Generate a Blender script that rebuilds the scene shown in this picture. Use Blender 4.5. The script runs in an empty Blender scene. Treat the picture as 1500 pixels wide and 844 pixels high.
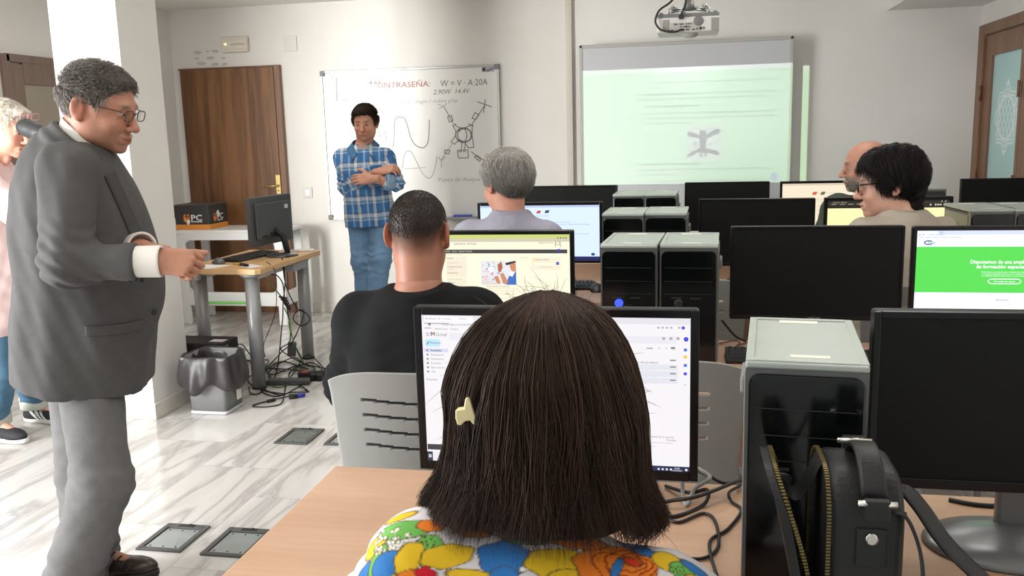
import bpy, bmesh, math, random
import numpy as np
from mathutils import Vector, Matrix
random.seed(7); np.random.seed(7)
SC = bpy.context.scene
COL = SC.collection
PI = math.pi
def V3(*a): return np.array(a, float)
# ------------------------------------------------------------------ camera model: pixels of the photograph -> points of the room
F_PX = 1300.0
YAW, PITCH, ROLL = (math.radians(a) for a in (11.14, 9.856, -1.51))
CAM = V3(0, 0, 1.43)
FW = V3(-math.sin(YAW)*math.cos(PITCH), math.cos(YAW)*math.cos(PITCH), -math.sin(PITCH))
_r0 = V3(math.cos(YAW), math.sin(YAW), 0); _u0 = np.cross(_r0, FW)
RT = math.cos(ROLL)*_r0 + math.sin(ROLL)*_u0
UP = -math.sin(ROLL)*_r0 + math.cos(ROLL)*_u0
def ray(x, y): return (x-750)/F_PX*RT - (y-422)/F_PX*UP + FW
def atY(x, y, Y): d = ray(x, y); return CAM + d*(Y/d[1])
def atX(x, y, X): d = ray(x, y); return CAM + d*(X/d[0])
def atZ(x, y, Z): d = ray(x, y); return CAM + d*((Z-CAM[2])/d[2])
# ------------------------------------------------------------------ materials
MATS = {}
def lin(c):
    c = c/255.0
    return c/12.92 if c <= 0.04045 else ((c+0.055)/1.055)**2.4
def rgb(r, g, b): return (lin(r), lin(g), lin(b), 1.0)
def mat(name, col=(200, 200, 200), rough=0.5, metal=0.0, spec=0.5, var=0.0, vscale=8.0, stretch=(1, 1, 1), bump=0.0, bscale=60.0, coat=0.0, col2=None, attr=None, trans=0.0, sheen=0.0, alpha=1.0, vdetail=4.0):
    if name in MATS: return MATS[name]
    m = bpy.data.materials.new(name); m.use_nodes = True
    nt = m.node_tree; N = nt.nodes; L = nt.links
    b = N['Principled BSDF']
    c = rgb(*col)
    b.inputs['Base Color'].default_value = c
    b.inputs['Roughness'].default_value = rough
    b.inputs['Metallic'].default_value = metal
    b.inputs['Specular IOR Level'].default_value = spec
    b.inputs['Coat Weight'].default_value = coat
    b.inputs['Transmission Weight'].default_value = trans
    b.inputs['Sheen Weight'].default_value = sheen
    b.inputs['Alpha'].default_value = alpha
    tc = N.new('ShaderNodeTexCoord')
    mp = N.new('ShaderNodeMapping'); mp.inputs['Scale'].default_value = stretch
    L.new(tc.outputs['Object'], mp.inputs['Vector'])
    src = None
    if attr:
        a = N.new('ShaderNodeAttribute'); a.attribute_name = attr; src = a.outputs['Color']
    if var > 0 or col2:
        no = N.new('ShaderNodeTexNoise'); no.inputs['Scale'].default_value = vscale; no.inputs['Detail'].default_value = vdetail
        L.new(mp.outputs[0], no.inputs['Vector'])
        mr = N.new('ShaderNodeMapRange'); mr.inputs['From Min'].default_value = 0.3; mr.inputs['From Max'].default_value = 0.7
        L.new(no.outputs['Fac'], mr.inputs['Value'])
        mx = N.new('ShaderNodeMix'); mx.data_type = 'RGBA'
        if col2: c2 = rgb(*col2)
        else: c2 = tuple(v*(1-var) for v in c[:3])+(1,)
        if src:
            mx.blend_type = 'MULTIPLY'; mx.inputs[0].default_value = 1
            mr.inputs['To Min'].default_value = 1-var; mr.inputs['To Max'].default_value = 1+var*0.3
            L.new(src, mx.inputs[6]); L.new(mr.outputs[0], mx.inputs[7])
        else:
            L.new(mr.outputs[0], mx.inputs[0]); mx.inputs[6].default_value = c; mx.inputs[7].default_value = c2
        src = mx.outputs[2]
    if src: L.new(src, b.inputs['Base Color'])
    if bump > 0:
        nb = N.new('ShaderNodeTexNoise'); nb.inputs['Scale'].default_value = bscale; nb.inputs['Detail'].default_value = 3
        L.new(mp.outputs[0], nb.inputs['Vector'])
        bp = N.new('ShaderNodeBump'); bp.inputs['Strength'].default_value = bump; bp.inputs['Distance'].default_value = 0.002
        L.new(nb.outputs['Fac'], bp.inputs['Height']); L.new(bp.outputs[0], b.inputs['Normal'])
    MATS[name] = m
    return m
SCREEN_GAIN = 0.98
def emat(col, k=1.0):
    """a lit pixel colour of a computer screen"""
    name = 'screen_%d_%d_%d_%d' % (*[int(v) for v in col], int(k*100))
    if name in MATS: return MATS[name]
    m = bpy.data.materials.new(name); m.use_nodes = True
    b = m.node_tree.nodes['Principled BSDF']
    b.inputs['Base Color'].default_value = (0.01, 0.01, 0.01, 1); b.inputs['Roughness'].default_value = 0.35
    b.inputs['Specular IOR Level'].default_value = 0.25
    b.inputs['Emission Color'].default_value = rgb(*col); b.inputs['Emission Strength'].default_value = SCREEN_GAIN*k
    MATS[name] = m
    return m
# ------------------------------------------------------------------ mesh builder
class MB:
    def __init__(s): s.bm = bmesh.new(); s.mi = 0
    def _xf(s, vs, M):
        if M is not None: bmesh.ops.transform(s.bm, matrix=M, verts=vs)
    def box(s, c, size, rot=None, bev=0.0, seg=2, mi=None, taper=None):
        r = bmesh.ops.create_cube(s.bm, size=1.0); vs = r['verts']
        for v in vs:
            v.co.x *= size[0]; v.co.y *= size[1]; v.co.z *= size[2]
        if taper:
            for v in vs:
                if v.co.z > 0: v.co.x *= taper[0]; v.co.y *= taper[1]
        fs = list({f for v in vs for f in v.link_faces})
        if bev > 0:
            es = list({e for v in vs for e in v.link_edges})
            rr = bmesh.ops.bevel(s.bm, geom=es, offset=bev, segments=seg, profile=0.5, affect='EDGES')
            vs = list({v for f in rr['faces'] for v in f.verts} | {v for f in fs if f.is_valid for v in f.verts})
            fs = list({f for v in vs for f in v.link_faces})
        M = Matrix.Translation(Vector(c))
        if rot is not None: M = M @ (rot if isinstance(rot, Matrix) else Matrix.Rotation(rot, 4, 'Z'))
        s._xf(vs, M)
        for f in fs: f.material_index = s.mi if mi is None else mi
        return vs
    def tube(s, pts, r, n=8, mi=None, cap=True, flat=None, up=None):
        """swept tube; r a number or list; flat=(a,b) makes a strap section"""
        pts = [Vector(p) for p in pts]; k = len(pts)
        rs = r if hasattr(r, '__len__') else [r]*k
        rings = []; prev = None
        for i, p in enumerate(pts):
            t = (pts[min(i+1, k-1)]-pts[max(i-1, 0)])
            t = t.normalized() if t.length > 1e-9 else Vector((0, 0, 1))
            if prev is None:
                a = Vector(up) if up is not None else (Vector((0, 0, 1)) if abs(t.z) < 0.9 else Vector((1, 0, 0)))
                x = (a - t*a.dot(t)).normalized()
            else:
                x = prev - t*prev.dot(t)
                x = x.normalized() if x.length > 1e-6 else prev
            prev = x; y = t.cross(x)
            ring = []
            for j in range(n):
                a = 2*PI*j/n
                if flat:
                    ca, sa = math.cos(a+PI/n), math.sin(a+PI/n)
                    q = p + x*(flat[0]*math.copysign(abs(ca)**0.35, ca)) + y*(flat[1]*math.copysign(abs(sa)**0.35, sa))
                else: q = p + (x*math.cos(a)+y*math.sin(a))*rs[i]
                ring.append(s.bm.verts.new(q))
            rings.append(ring)
        fs = []
        for a, b in zip(rings, rings[1:]):
            for j in range(n): fs.append(s.bm.faces.new((a[j], a[(j+1) % n], b[(j+1) % n], b[j])))
        if cap: fs.append(s.bm.faces.new(rings[0][::-1])); fs.append(s.bm.faces.new(rings[-1]))
        for f in fs: f.material_index = s.mi if mi is None else mi; f.smooth = True
        return [v for r_ in rings for v in r_]
    def cyl(s, c, r, h, axis='Z', n=24, mi=None, r2=None):
        c = Vector(c); d = {'X': Vector((1, 0, 0)), 'Y': Vector((0, 1, 0)), 'Z': Vector((0, 0, 1))}[axis]
        return s.tube([c-d*h/2, c+d*h/2], [r, r if r2 is None else r2], n, mi)
    def lathe(s, prof, c=(0, 0, 0), n=28, mi=None, sy=1.0, M=None):
        rings = []; c = Vector(c)
        for r, z in prof:
            rings.append([s.bm.verts.new(c+Vector((r*math.cos(2*PI*j/n), r*sy*math.sin(2*PI*j/n), z))) for j in range(n)])
        fs = []
        for a, b in zip(rings, rings[1:]):
            for j in range(n): fs.append(s.bm.faces.new((a[j], a[(j+1) % n], b[(j+1) % n], b[j])))
        if prof[0][0] > 1e-5: fs.append(s.bm.faces.new(rings[0][::-1]))
        if prof[-1][0] > 1e-5: fs.append(s.bm.faces.new(rings[-1]))
        for f in fs: f.material_index = s.mi if mi is None else mi; f.smooth = True
        vs = [v for r_ in rings for v in r_]
        s._xf(vs, M); return vs
    def prism(s, poly, d0, d1, axis='Y', mi=None, M=None):
        """extrude a 2D outline along an axis. axis Y: outline in XZ; X: outline in YZ; Z: outline in XY"""
        def P(p, d): return {'Y': (p[0], d, p[1]), 'X': (d, p[0], p[1]), 'Z': (p[0], p[1], d)}[axis]
        a = [s.bm.verts.new(P(p, d0)) for p in poly]; b = [s.bm.verts.new(P(p, d1)) for p in poly]; n = len(poly)
        fs = [s.bm.faces.new(a), s.bm.faces.new(b[::-1])]
        for j in range(n): fs.append(s.bm.faces.new((a[j], b[j], b[(j+1) % n], a[(j+1) % n])))
        for f in fs: f.material_index = s.mi if mi is None else mi
        s._xf(a+b, M); return a+b
    def face(s, pts, mi=None):
        f = s.bm.faces.new([s.bm.verts.new(p) for p in pts]); f.material_index = s.mi if mi is None else mi; return f
    def grid(s, fn, nu, nv, mi=None, skip=None):
        g = [[s.bm.verts.new(fn(i/nu, j/nv)) for j in range(nv+1)] for i in range(nu+1)]
        for i in range(nu):
            for j in range(nv):
                if skip and skip((i+.5)/nu, (j+.5)/nv): continue
                f = s.bm.faces.new((g[i][j], g[i+1][j], g[i+1][j+1], g[i][j+1])); f.material_index = s.mi if mi is None else mi; f.smooth = True
        return g
    def build(s, name, mats, parent=None, loc=None, smooth=None, fixn=True):
        if fixn: bmesh.ops.recalc_face_normals(s.bm, faces=s.bm.faces[:])
        me = bpy.data.meshes.new(name); s.bm.to_mesh(me); s.bm.free()
        for m in (mats if isinstance(mats, (list, tuple)) else [mats]): me.materials.append(m)
        o = bpy.data.objects.new(name, me); COL.objects.link(o)
        if parent is not None: o.parent = parent
        if loc is not None: o.location = loc
        if smooth: me.polygons.foreach_set('use_smooth', [True]*len(me.polygons))
        return o
def tag(o, label, cat, group=None, kind=None):
    o['label'] = label; o['category'] = cat
    if group: o['group'] = group
    if kind: o['kind'] = kind
    return o
def thing(name, label, cat, loc=(0, 0, 0), rz=0.0, group=None):
    o = bpy.data.objects.new(name, None); COL.objects.link(o); o.empty_display_size = 0.05
    o.location = loc; o.rotation_euler = (0, 0, rz)
    return tag(o, label, cat, group)
def struct(o): o['kind'] = 'structure'; return o
def dup(root, loc, rz, label, group=None):
    r = root.copy(); COL.objects.link(r); r.location = loc; r.rotation_euler = (0, 0, rz); r['label'] = label
    if group: r['group'] = group
    for ch in list(root.children):
        c = ch.copy(); COL.objects.link(c); c.parent = r
        for g in list(ch.children):
            d = g.copy(); COL.objects.link(d); d.parent = c
    return r
def smoothpath(pts, n=8):
    P = [Vector(p) for p in pts]; out = []
    for i in range(len(P)-1):
        p0 = P[max(i-1, 0)]; p1 = P[i]; p2 = P[i+1]; p3 = P[min(i+2, len(P)-1)]
        for j in range(n):
            t = j/n
            out.append(0.5*((2*p1)+(p2-p0)*t+(2*p0-5*p1+4*p2-p3)*t*t+(3*p1-p0-3*p2+p3)*t**3))
    out.append(P[-1]); return out
# ------------------------------------------------------------------ lettering
_TC = {}
def text_mesh(s, bold=False):
    """triangles of a line of text, height of capitals about 0.7, left-aligned on the baseline"""
    if (s, bold) in _TC: return _TC[(s, bold)]
    cu = bpy.data.curves.new('t', 'FONT'); cu.body = s; cu.size = 1.0; cu.resolution_u = 2
    if bold: cu.offset = 0.018
    ob = bpy.data.objects.new('t', cu); COL.objects.link(ob)
    dg = bpy.context.evaluated_depsgraph_get(); dg.update()
    me = ob.evaluated_get(dg).to_mesh()
    vs = [(v.co.x, v.co.y) for v in me.vertices]; fs = [tuple(p.vertices) for p in me.polygons]
    ob.evaluated_get(dg).to_mesh_clear()
    bpy.data.objects.remove(ob); bpy.data.curves.remove(cu)
    w = max([v[0] for v in vs], default=0.0)
    _TC[(s, bold)] = (vs, fs, w)
    return _TC[(s, bold)]
class Sheet:
    """flat printed or lit surface: coloured rectangles, outlines and lettering on one plane.
    O = top-left corner, U = vector across (full width), W = vector down (full height), Nn = unit normal to the viewer"""
    def __init__(s, O, U, W, Nn):
        s.O, s.U, s.W, s.N = (np.asarray(a, float) for a in (O, U, W, Nn)); s.v = []; s.f = []; s.m = []; s.mats = []; s.k = 0
        s.wu = np.linalg.norm(s.U); s.hw = np.linalg.norm(s.W)
    def _mi(s, m):
        if m not in s.mats: s.mats.append(m)
        return s.mats.index(m)
    def poly(s, pts, m, lift=None):
        s.k += 1
        e = (0.00012*min(s.k, 6) if lift is None else lift) + (s.k % 250)*2.4e-6
        b = len(s.v)
        for u, w in pts: s.v.append(s.O+s.U*u+s.W*w+s.N*e)
        s.f.append(tuple(range(b, b+len(pts)))[::-1]); s.m.append(s._mi(m))
    def rect(s, u0, w0, u1, w1, m, lift=None): s.poly([(u0, w0), (u1, w0), (u1, w1), (u0, w1)], m, lift)
    def ellipse(s, u, w, ru, rw, m, n=20, lift=None): s.poly([(u+ru*math.cos(2*PI*i/n), w+rw*math.sin(2*PI*i/n)) for i in range(n)], m, lift)
    def line(s, pts, width, m, lift=None):
        """stroke of given width (fraction of the sheet's height)"""
        asp = s.wu/s.hw
        for (a, b), (c, d) in zip(pts, pts[1:]):
            dx, dy = (c-a)*asp, d-b; l = math.hypot(dx, dy)
            if l < 1e-7: continue
            nx, ny = -dy/l*width/2/asp, dx/l*width/2; ex, ey = dx/l*width*.3/asp, dy/l*width*.3
            s.poly([(a+nx-ex, b+ny-ey), (c+nx+ex, d+ny+ey), (c-nx+ex, d-ny+ey), (a-nx-ex, b-ny-ey)], m, lift)
    def text(s, t, u, w, h, m, align='l', bold=False, fit=None, lift=0.0008, slant=0.0):
        """baseline-left at (u, w); h = height of capitals as a fraction of the sheet's height; fit = forced width as a fraction"""
        vs, fs, wd = text_mesh(t, bold)
        if not fs: return
        k = h/0.70; asp = s.hw/s.wu
        kx = k*asp if fit is None else fit/wd
        u0 = u - (wd*kx if align == 'r' else wd*kx/2 if align == 'c' else 0)
        b = len(s.v)
        for x, y in vs: s.v.append(s.O+s.U*(u0+(x+slant*y)*kx)+s.W*(w-y*k)+s.N*lift)
        mi = s._mi(m)
        for f in fs: s.f.append(tuple(b+i for i in f)); s.m.append(mi)
    def build(s, name, parent=None):
        me = bpy.data.meshes.new(name); me.from_pydata([tuple(v) for v in s.v], [], s.f)
        for m in s.mats: me.materials.append(m)
        me.polygons.foreach_set('material_index', s.m); me.update()
        o = bpy.data.objects.new(name, me); COL.objects.link(o)
        if parent is not None: o.parent = parent
        return o
# ------------------------------------------------------------------ soft solid modelling for bodies, clothes and hair
def nrm(v): v = np.asarray(v, float); return v/max(np.linalg.norm(v), 1e-9)
def frame(fwd, up):
    """columns: right, forward, up"""
    f = nrm(fwd); r = nrm(np.cross(f, up)); u = np.cross(r, f); return np.stack([r, f, u], 1)
class Solid:
    BIG = 9.0
    def __init__(s, lo, hi, h):
        s.h = h; s.lo = np.asarray(lo, float)
        s.n = (np.ceil((np.asarray(hi, float)-s.lo)/h)+1).astype(int)
        s.d = np.full(s.n, s.BIG, np.float32)
        s.ax = [(s.lo[i]+h*np.arange(s.n[i])).astype(np.float32) for i in range(3)]
    def _win(s, lo, hi, m):
        a = np.clip(np.floor((np.asarray(lo)-m-s.lo)/s.h).astype(int), 0, s.n); b = np.clip(np.ceil((np.asarray(hi)+m-s.lo)/s.h).astype(int)+1, 0, s.n)
        if np.any(b <= a): return None, None
        sl = tuple(slice(a[i], b[i]) for i in range(3))
        X, Y, Z = np.meshgrid(*[s.ax[i][sl[i]] for i in range(3)], indexing='ij', sparse=True)
        return sl, (X, Y, Z)
    def put(s, fn, lo, hi, k=0.02, sub=False):
        m = k+3*s.h
        sl, p = s._win(lo, hi, m)
        if sl is None: return
        d2 = fn(*p).astype(np.float32); d1 = s.d[sl]
        if sub:
            d2 = -d2
            if k > 0:
                hh = np.clip(0.5-0.5*(d2-d1)/k, 0, 1); s.d[sl] = d2*(1-hh)+d1*hh + k*hh*(1-hh)
            else: s.d[sl] = np.maximum(d1, d2)
        else:
            if k > 0:
                hh = np.clip(0.5+0.5*(d2-d1)/k, 0, 1); s.d[sl] = d1*hh+d2*(1-hh) - k*hh*(1-hh)
                s.d[sl] = np.where(d1 > 8, d2, s.d[sl])
            else: s.d[sl] = np.minimum(d1, d2)
    def cap(s, a, b, ra, rb=None, k=0.02, sub=False):
        a = np.asarray(a, float); b = np.asarray(b, float); rb = ra if rb is None else rb
        ba = b-a; L2 = max(ba@ba, 1e-9); R = max(ra, rb)
        def fn(X, Y, Z):
            x, y, z = X-a[0], Y-a[1], Z-a[2]
            t = np.clip((x*ba[0]+y*ba[1]+z*ba[2])/L2, 0, 1)
            return np.sqrt((x-t*ba[0])**2+(y-t*ba[1])**2+(z-t*ba[2])**2)-(ra+(rb-ra)*t)
        s.put(fn, np.minimum(a, b)-R, np.maximum(a, b)+R, k, sub)
    def chain(s, pts, rs, k=0.02):
        for i in range(len(pts)-1): s.cap(pts[i], pts[i+1], rs[i], rs[i+1], k)
    def ell(s, c, rad, R=None, k=0.02, sub=False):
        c = np.asarray(c, float); r = np.asarray(rad, float); R = np.eye(3) if R is None else R; M = r.max()
        def fn(X, Y, Z):
            x, y, z = X-c[0], Y-c[1], Z-c[2]
            u = (x*R[0, 0]+y*R[1, 0]+z*R[2, 0]); v = (x*R[0, 1]+y*R[1, 1]+z*R[2, 1]); w = (x*R[0, 2]+y*R[1, 2]+z*R[2, 2])
            k0 = np.sqrt((u/r[0])**2+(v/r[1])**2+(w/r[2])**2); k1 = np.sqrt((u/r[0]**2)**2+(v/r[1]**2)**2+(w/r[2]**2)**2)+1e-9
            return k0*(k0-1)/k1
        s.put(fn, c-M, c+M, k, sub)
    def loft(s, secs, O, R, k=0.02, p=2.3):
        """stack of superelliptic sections along the third axis of frame R at O; secs rows: (z, cx, cy, rx, ry)"""
        S = np.asarray(secs, float); O = np.asarray(O, float); z0, z1 = S[0, 0], S[-1, 0]
        M = np.abs(S[:, 1:3]).max()+S[:, 3:].max(); pts = [O+R[:, 2]*z0, O+R[:, 2]*z1]
        def fn(X, Y, Z):
            x, y, z = X-O[0], Y-O[1], Z-O[2]
            u = (x*R[0, 0]+y*R[1, 0]+z*R[2, 0]); v = (x*R[0, 1]+y*R[1, 1]+z*R[2, 1]); w = (x*R[0, 2]+y*R[1, 2]+z*R[2, 2])
            wc = np.clip(w, z0, z1)
            def it(c):
                # smooth interpolation of the sections
                return np.interp(wc, FZ, np.interp(FZ, S[:, 0], S[:, c]) if len(S) < 3 else _pch(S[:, 0], S[:, c], FZ))
            FZ = np.linspace(z0, z1, 60)
            cx, cy, rx, ry = it(1), it(2), it(3), it(4)
            q = (np.abs((u-cx)/rx)**p+np.abs((v-cy)/ry)**p)**(1/p)
            d = (q-1)*np.minimum(rx, ry)
            e = np.abs(w-wc)
            return np.where(e > 0, np.sqrt(np.maximum(d, 0)**2+e**2)+np.minimum(d, 0)*0, d)
        s.put(fn, np.minimum(*pts)-M, np.maximum(*pts)+M, k)
    def cut(s, O, n, k=0.0):
        """remove everything on the side n points to"""
        O = np.asarray(O, float); n = nrm(n)
        X, Y, Z = np.meshgrid(*s.ax, indexing='ij', sparse=True)
        pl = ((X-O[0])*n[0]+(Y-O[1])*n[1]+(Z-O[2])*n[2]).astype(np.float32)
        s.d = np.maximum(s.d, pl)
    def mod(s, fn):
        """d += fn(X,Y,Z)"""
        X, Y, Z = np.meshgrid(*s.ax, indexing='ij', sparse=True)
        s.d = s.d+np.where(np.abs(s.d) < 0.1, fn(X, Y, Z), 0).astype(np.float32)
    def clip(s, fn):
        X, Y, Z = np.meshgrid(*s.ax, indexing='ij', sparse=True)
        s.d = np.maximum(s.d, fn(X, Y, Z).astype(np.float32))
    def nets(s):
        d = s.d; ins = d < 0
        nx, ny, nz = d.shape
        c = np.zeros((nx-1, ny-1, nz-1), np.int8)
        for i in (0, 1):
            for j in (0, 1):
                for k in (0, 1): c += ins[i:nx-1+i, j:ny-1+j, k:nz-1+k]
        act = (c > 0) & (c < 8)
        idx = np.argwhere(act); n = len(idx)
        vid = np.full(act.shape, -1, np.int32); vid[act] = np.arange(n)
        acc = np.zeros((n, 3)); cnt = np.zeros(n)
        I, J, K = idx.T
        offs = [(0, 0, 0), (1, 0, 0), (0, 1, 0), (1, 1, 0), (0, 0, 1), (1, 0, 1), (0, 1, 1), (1, 1, 1)]
        cv = [d[I+o[0], J+o[1], K+o[2]] for o in offs]
        for a in range(8):
            for b in range(a+1, 8):
                oa, ob = offs[a], offs[b]
                if sum(abs(x-y) for x, y in zip(oa, ob)) != 1: continue
                va, vb = cv[a], cv[b]; m = (va < 0) != (vb < 0)
                t = np.where(m, va/np.where(m, va-vb, 1), 0)
                for ax in range(3): acc[:, ax] += np.where(m, oa[ax]+(ob[ax]-oa[ax])*t, 0)
                cnt += m
        P = s.lo+(idx+acc/np.maximum(cnt, 1)[:, None])*s.h
        quads = []
        for ax in range(3):
            sh = [slice(None)]*3; sh2 = [slice(None)]*3
            sh[ax] = slice(0, -1); sh2[ax] = slice(1, None)
            A, B = ins[tuple(sh)], ins[tuple(sh2)]
            m = A != B
            b1, b2 = (ax+1) % 3, (ax+2) % 3
            e = np.argwhere(m)
            ok = (e[:, b1] > 0) & (e[:, b2] > 0) & (e[:, b1] < d.shape[b1]-1) & (e[:, b2] < d.shape[b2]-1); e = e[ok]
            def cell(o1, o2):
                q = e.copy(); q[:, b1] += o1; q[:, b2] += o2; return vid[q[:, 0], q[:, 1], q[:, 2]]
            q = np.stack([cell(-1, -1), cell(0, -1), cell(0, 0), cell(-1, 0)], 1)
            fl = A[tuple(e.T)]
            q[~fl] = q[~fl][:, ::-1]
            quads.append(q)
        return P, np.concatenate(quads)
    def build(s, name, mats, parent=None, paint=None, regions=None, smooth=1, post=None):
        P, Q = s.nets()
        for _ in range(smooth):
            A = np.zeros_like(P); c = np.zeros(len(P))
            for i in range(4):
                j = (i+1) % 4
                np.add.at(A, Q[:, i], P[Q[:, j]]); np.add.at(A, Q[:, j], P[Q[:, i]])
                np.add.at(c, Q[:, i], 1); np.add.at(c, Q[:, j], 1)
            P = P*0.5+0.5*A/np.maximum(c, 1)[:, None]
        if post is not None: P = post(P)
        return npmesh(name, P, Q, mats, parent, paint(P) if paint else None, regions(P[Q].mean(1)) if regions else None)
def _pch(x, y, q):
    """monotone-ish cubic through section values"""
    x = np.asarray(x); y = np.asarray(y); m = np.gradient(y, x)
    i = np.clip(np.searchsorted(x, q)-1, 0, len(x)-2); h = x[i+1]-x[i]; t = (q-x[i])/h
    return (2*t**3-3*t**2+1)*y[i]+(t**3-2*t**2+t)*h*m[i]+(-2*t**3+3*t**2)*y[i+1]+(t**3-t**2)*h*m[i+1]
def npmesh(name, P, Q, mats, parent=None, col=None, mi=None, smooth=True):
    me = bpy.data.meshes.new(name)
    nv, nf = len(P), len(Q); w = Q.shape[1]
    me.vertices.add(nv); me.vertices.foreach_set('co', np.ascontiguousarray(P, np.float32).ravel())
    me.loops.add(nf*w); me.loops.foreach_set('vertex_index', np.ascontiguousarray(Q, np.int32).ravel())
    me.polygons.add(nf); me.polygons.foreach_set('loop_start', np.arange(0, nf*w, w, dtype=np.int32))
    me.polygons.foreach_set('loop_total', np.full(nf, w, np.int32))
    for m in (mats if isinstance(mats, (list, tuple)) else [mats]): me.materials.append(m)
    if mi is not None: me.polygons.foreach_set('material_index', np.asarray(mi, np.int32))
    me.polygons.foreach_set('use_smooth', np.full(nf, smooth))
    me.update(calc_edges=True)
    if col is not None:
        a = me.color_attributes.new('Col', 'FLOAT_COLOR', 'POINT')
        c = np.ones((nv, 4), np.float32); c[:, :3] = col; a.data.foreach_set('color', c.ravel())
    o = bpy.data.objects.new(name, me); COL.objects.link(o)
    if parent is not None: o.parent = parent
    return o
def strands(name, S, r, mats, parent=None, sides=3, col=None):
    """S: (n, k, 3) polylines -> thin tapering tubes in one mesh; col: (n, 3) colour of each strand"""
    n, k, _ = S.shape
    T = np.gradient(S, axis=1); T /= np.linalg.norm(T, axis=2, keepdims=True)+1e-9
    ref = np.eye(3)[np.argmin(np.abs(T).max(axis=1), axis=1)][:, None, :]*np.ones((1, k, 1))
    X = np.cross(T, ref); X /= np.linalg.norm(X, axis=2, keepdims=True)+1e-9; Y = np.cross(T, X)
    taper = np.interp(np.linspace(0, 1, k), [0, .6, 1], [1, 1, .25])[None, :, None]*(np.asarray(r).reshape(-1, 1, 1) if np.ndim(r) else r)
    V = np.stack([S+(X*math.cos(2*PI*j/sides)+Y*math.sin(2*PI*j/sides))*taper for j in range(sides)], 2)
    P = V.reshape(-1, 3)
    base = (np.arange(n)[:, None]*k+np.arange(k-1)[None, :])*sides
    Q = []
    for j in range(sides):
        j2 = (j+1) % sides
        Q.append(np.stack([base+j, base+j2, base+sides+j2, base+sides+j], -1).reshape(-1, 4))
    Q = np.concatenate(Q)
    c = None if col is None else np.repeat(col, k*sides, axis=0)
    return npmesh(name, P, Q, mats, parent, c)
def wob(P, f, seed):
    """smooth pseudo noise in -1..1 of points (..., 3) or of broadcast grids"""
    X, Y, Z = (P[..., 0], P[..., 1], P[..., 2]) if isinstance(P, np.ndarray) else P
    rs = np.random.RandomState(seed); o = 0
    for i in range(5):
        k = rs.randn(3)*f; o = o+np.sin(X*k[0]+Y*k[1]+Z*k[2]+rs.rand()*6.3)
    return o/3.0
# ================================================================== THE ROOM
YB = 6.859; XR = 2.006; XL = -4.15; ZC = 2.49; YR = -1.6
def wall_material():
    m = bpy.data.materials.new('painted_plaster'); m.use_nodes = True; nt = m.node_tree; N = nt.nodes; L = nt.links; b = N['Principled BSDF']
    b.inputs['Roughness'].default_value = 0.72; b.inputs['Specular IOR Level'].default_value = 0.3
    tc = N.new('ShaderNodeTexCoord')
    n1 = N.new('ShaderNodeTexNoise'); n1.inputs['Scale'].default_value = 1.6; n1.inputs['Detail'].default_value = 5; L.new(tc.outputs['Object'], n1.inputs['Vector'])
    r1 = N.new('ShaderNodeValToRGB'); r1.color_ramp.elements[0].position = 0.3; r1.color_ramp.elements[1].position = 0.7
    r1.color_ramp.elements[0].color = rgb(230, 227, 221); r1.color_ramp.elements[1].color = rgb(236, 233, 228)
    L.new(n1.outputs['Fac'], r1.inputs[0]); L.new(r1.outputs[0], b.inputs['Base Color'])
    n2 = N.new('ShaderNodeTexNoise'); n2.inputs['Scale'].default_value = 90; n2.inputs['Detail'].default_value = 3; L.new(tc.outputs['Object'], n2.inputs['Vector'])
    bp = N.new('ShaderNodeBump'); bp.inputs['Strength'].default_value = 0.12; bp.inputs['Distance'].default_value = 0.003
    L.new(n2.outputs['Fac'], bp.inputs['Height']); L.new(bp.outputs[0], b.inputs['Normal'])
    MATS['painted_plaster'] = m; return m
WALL = wall_material()
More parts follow.
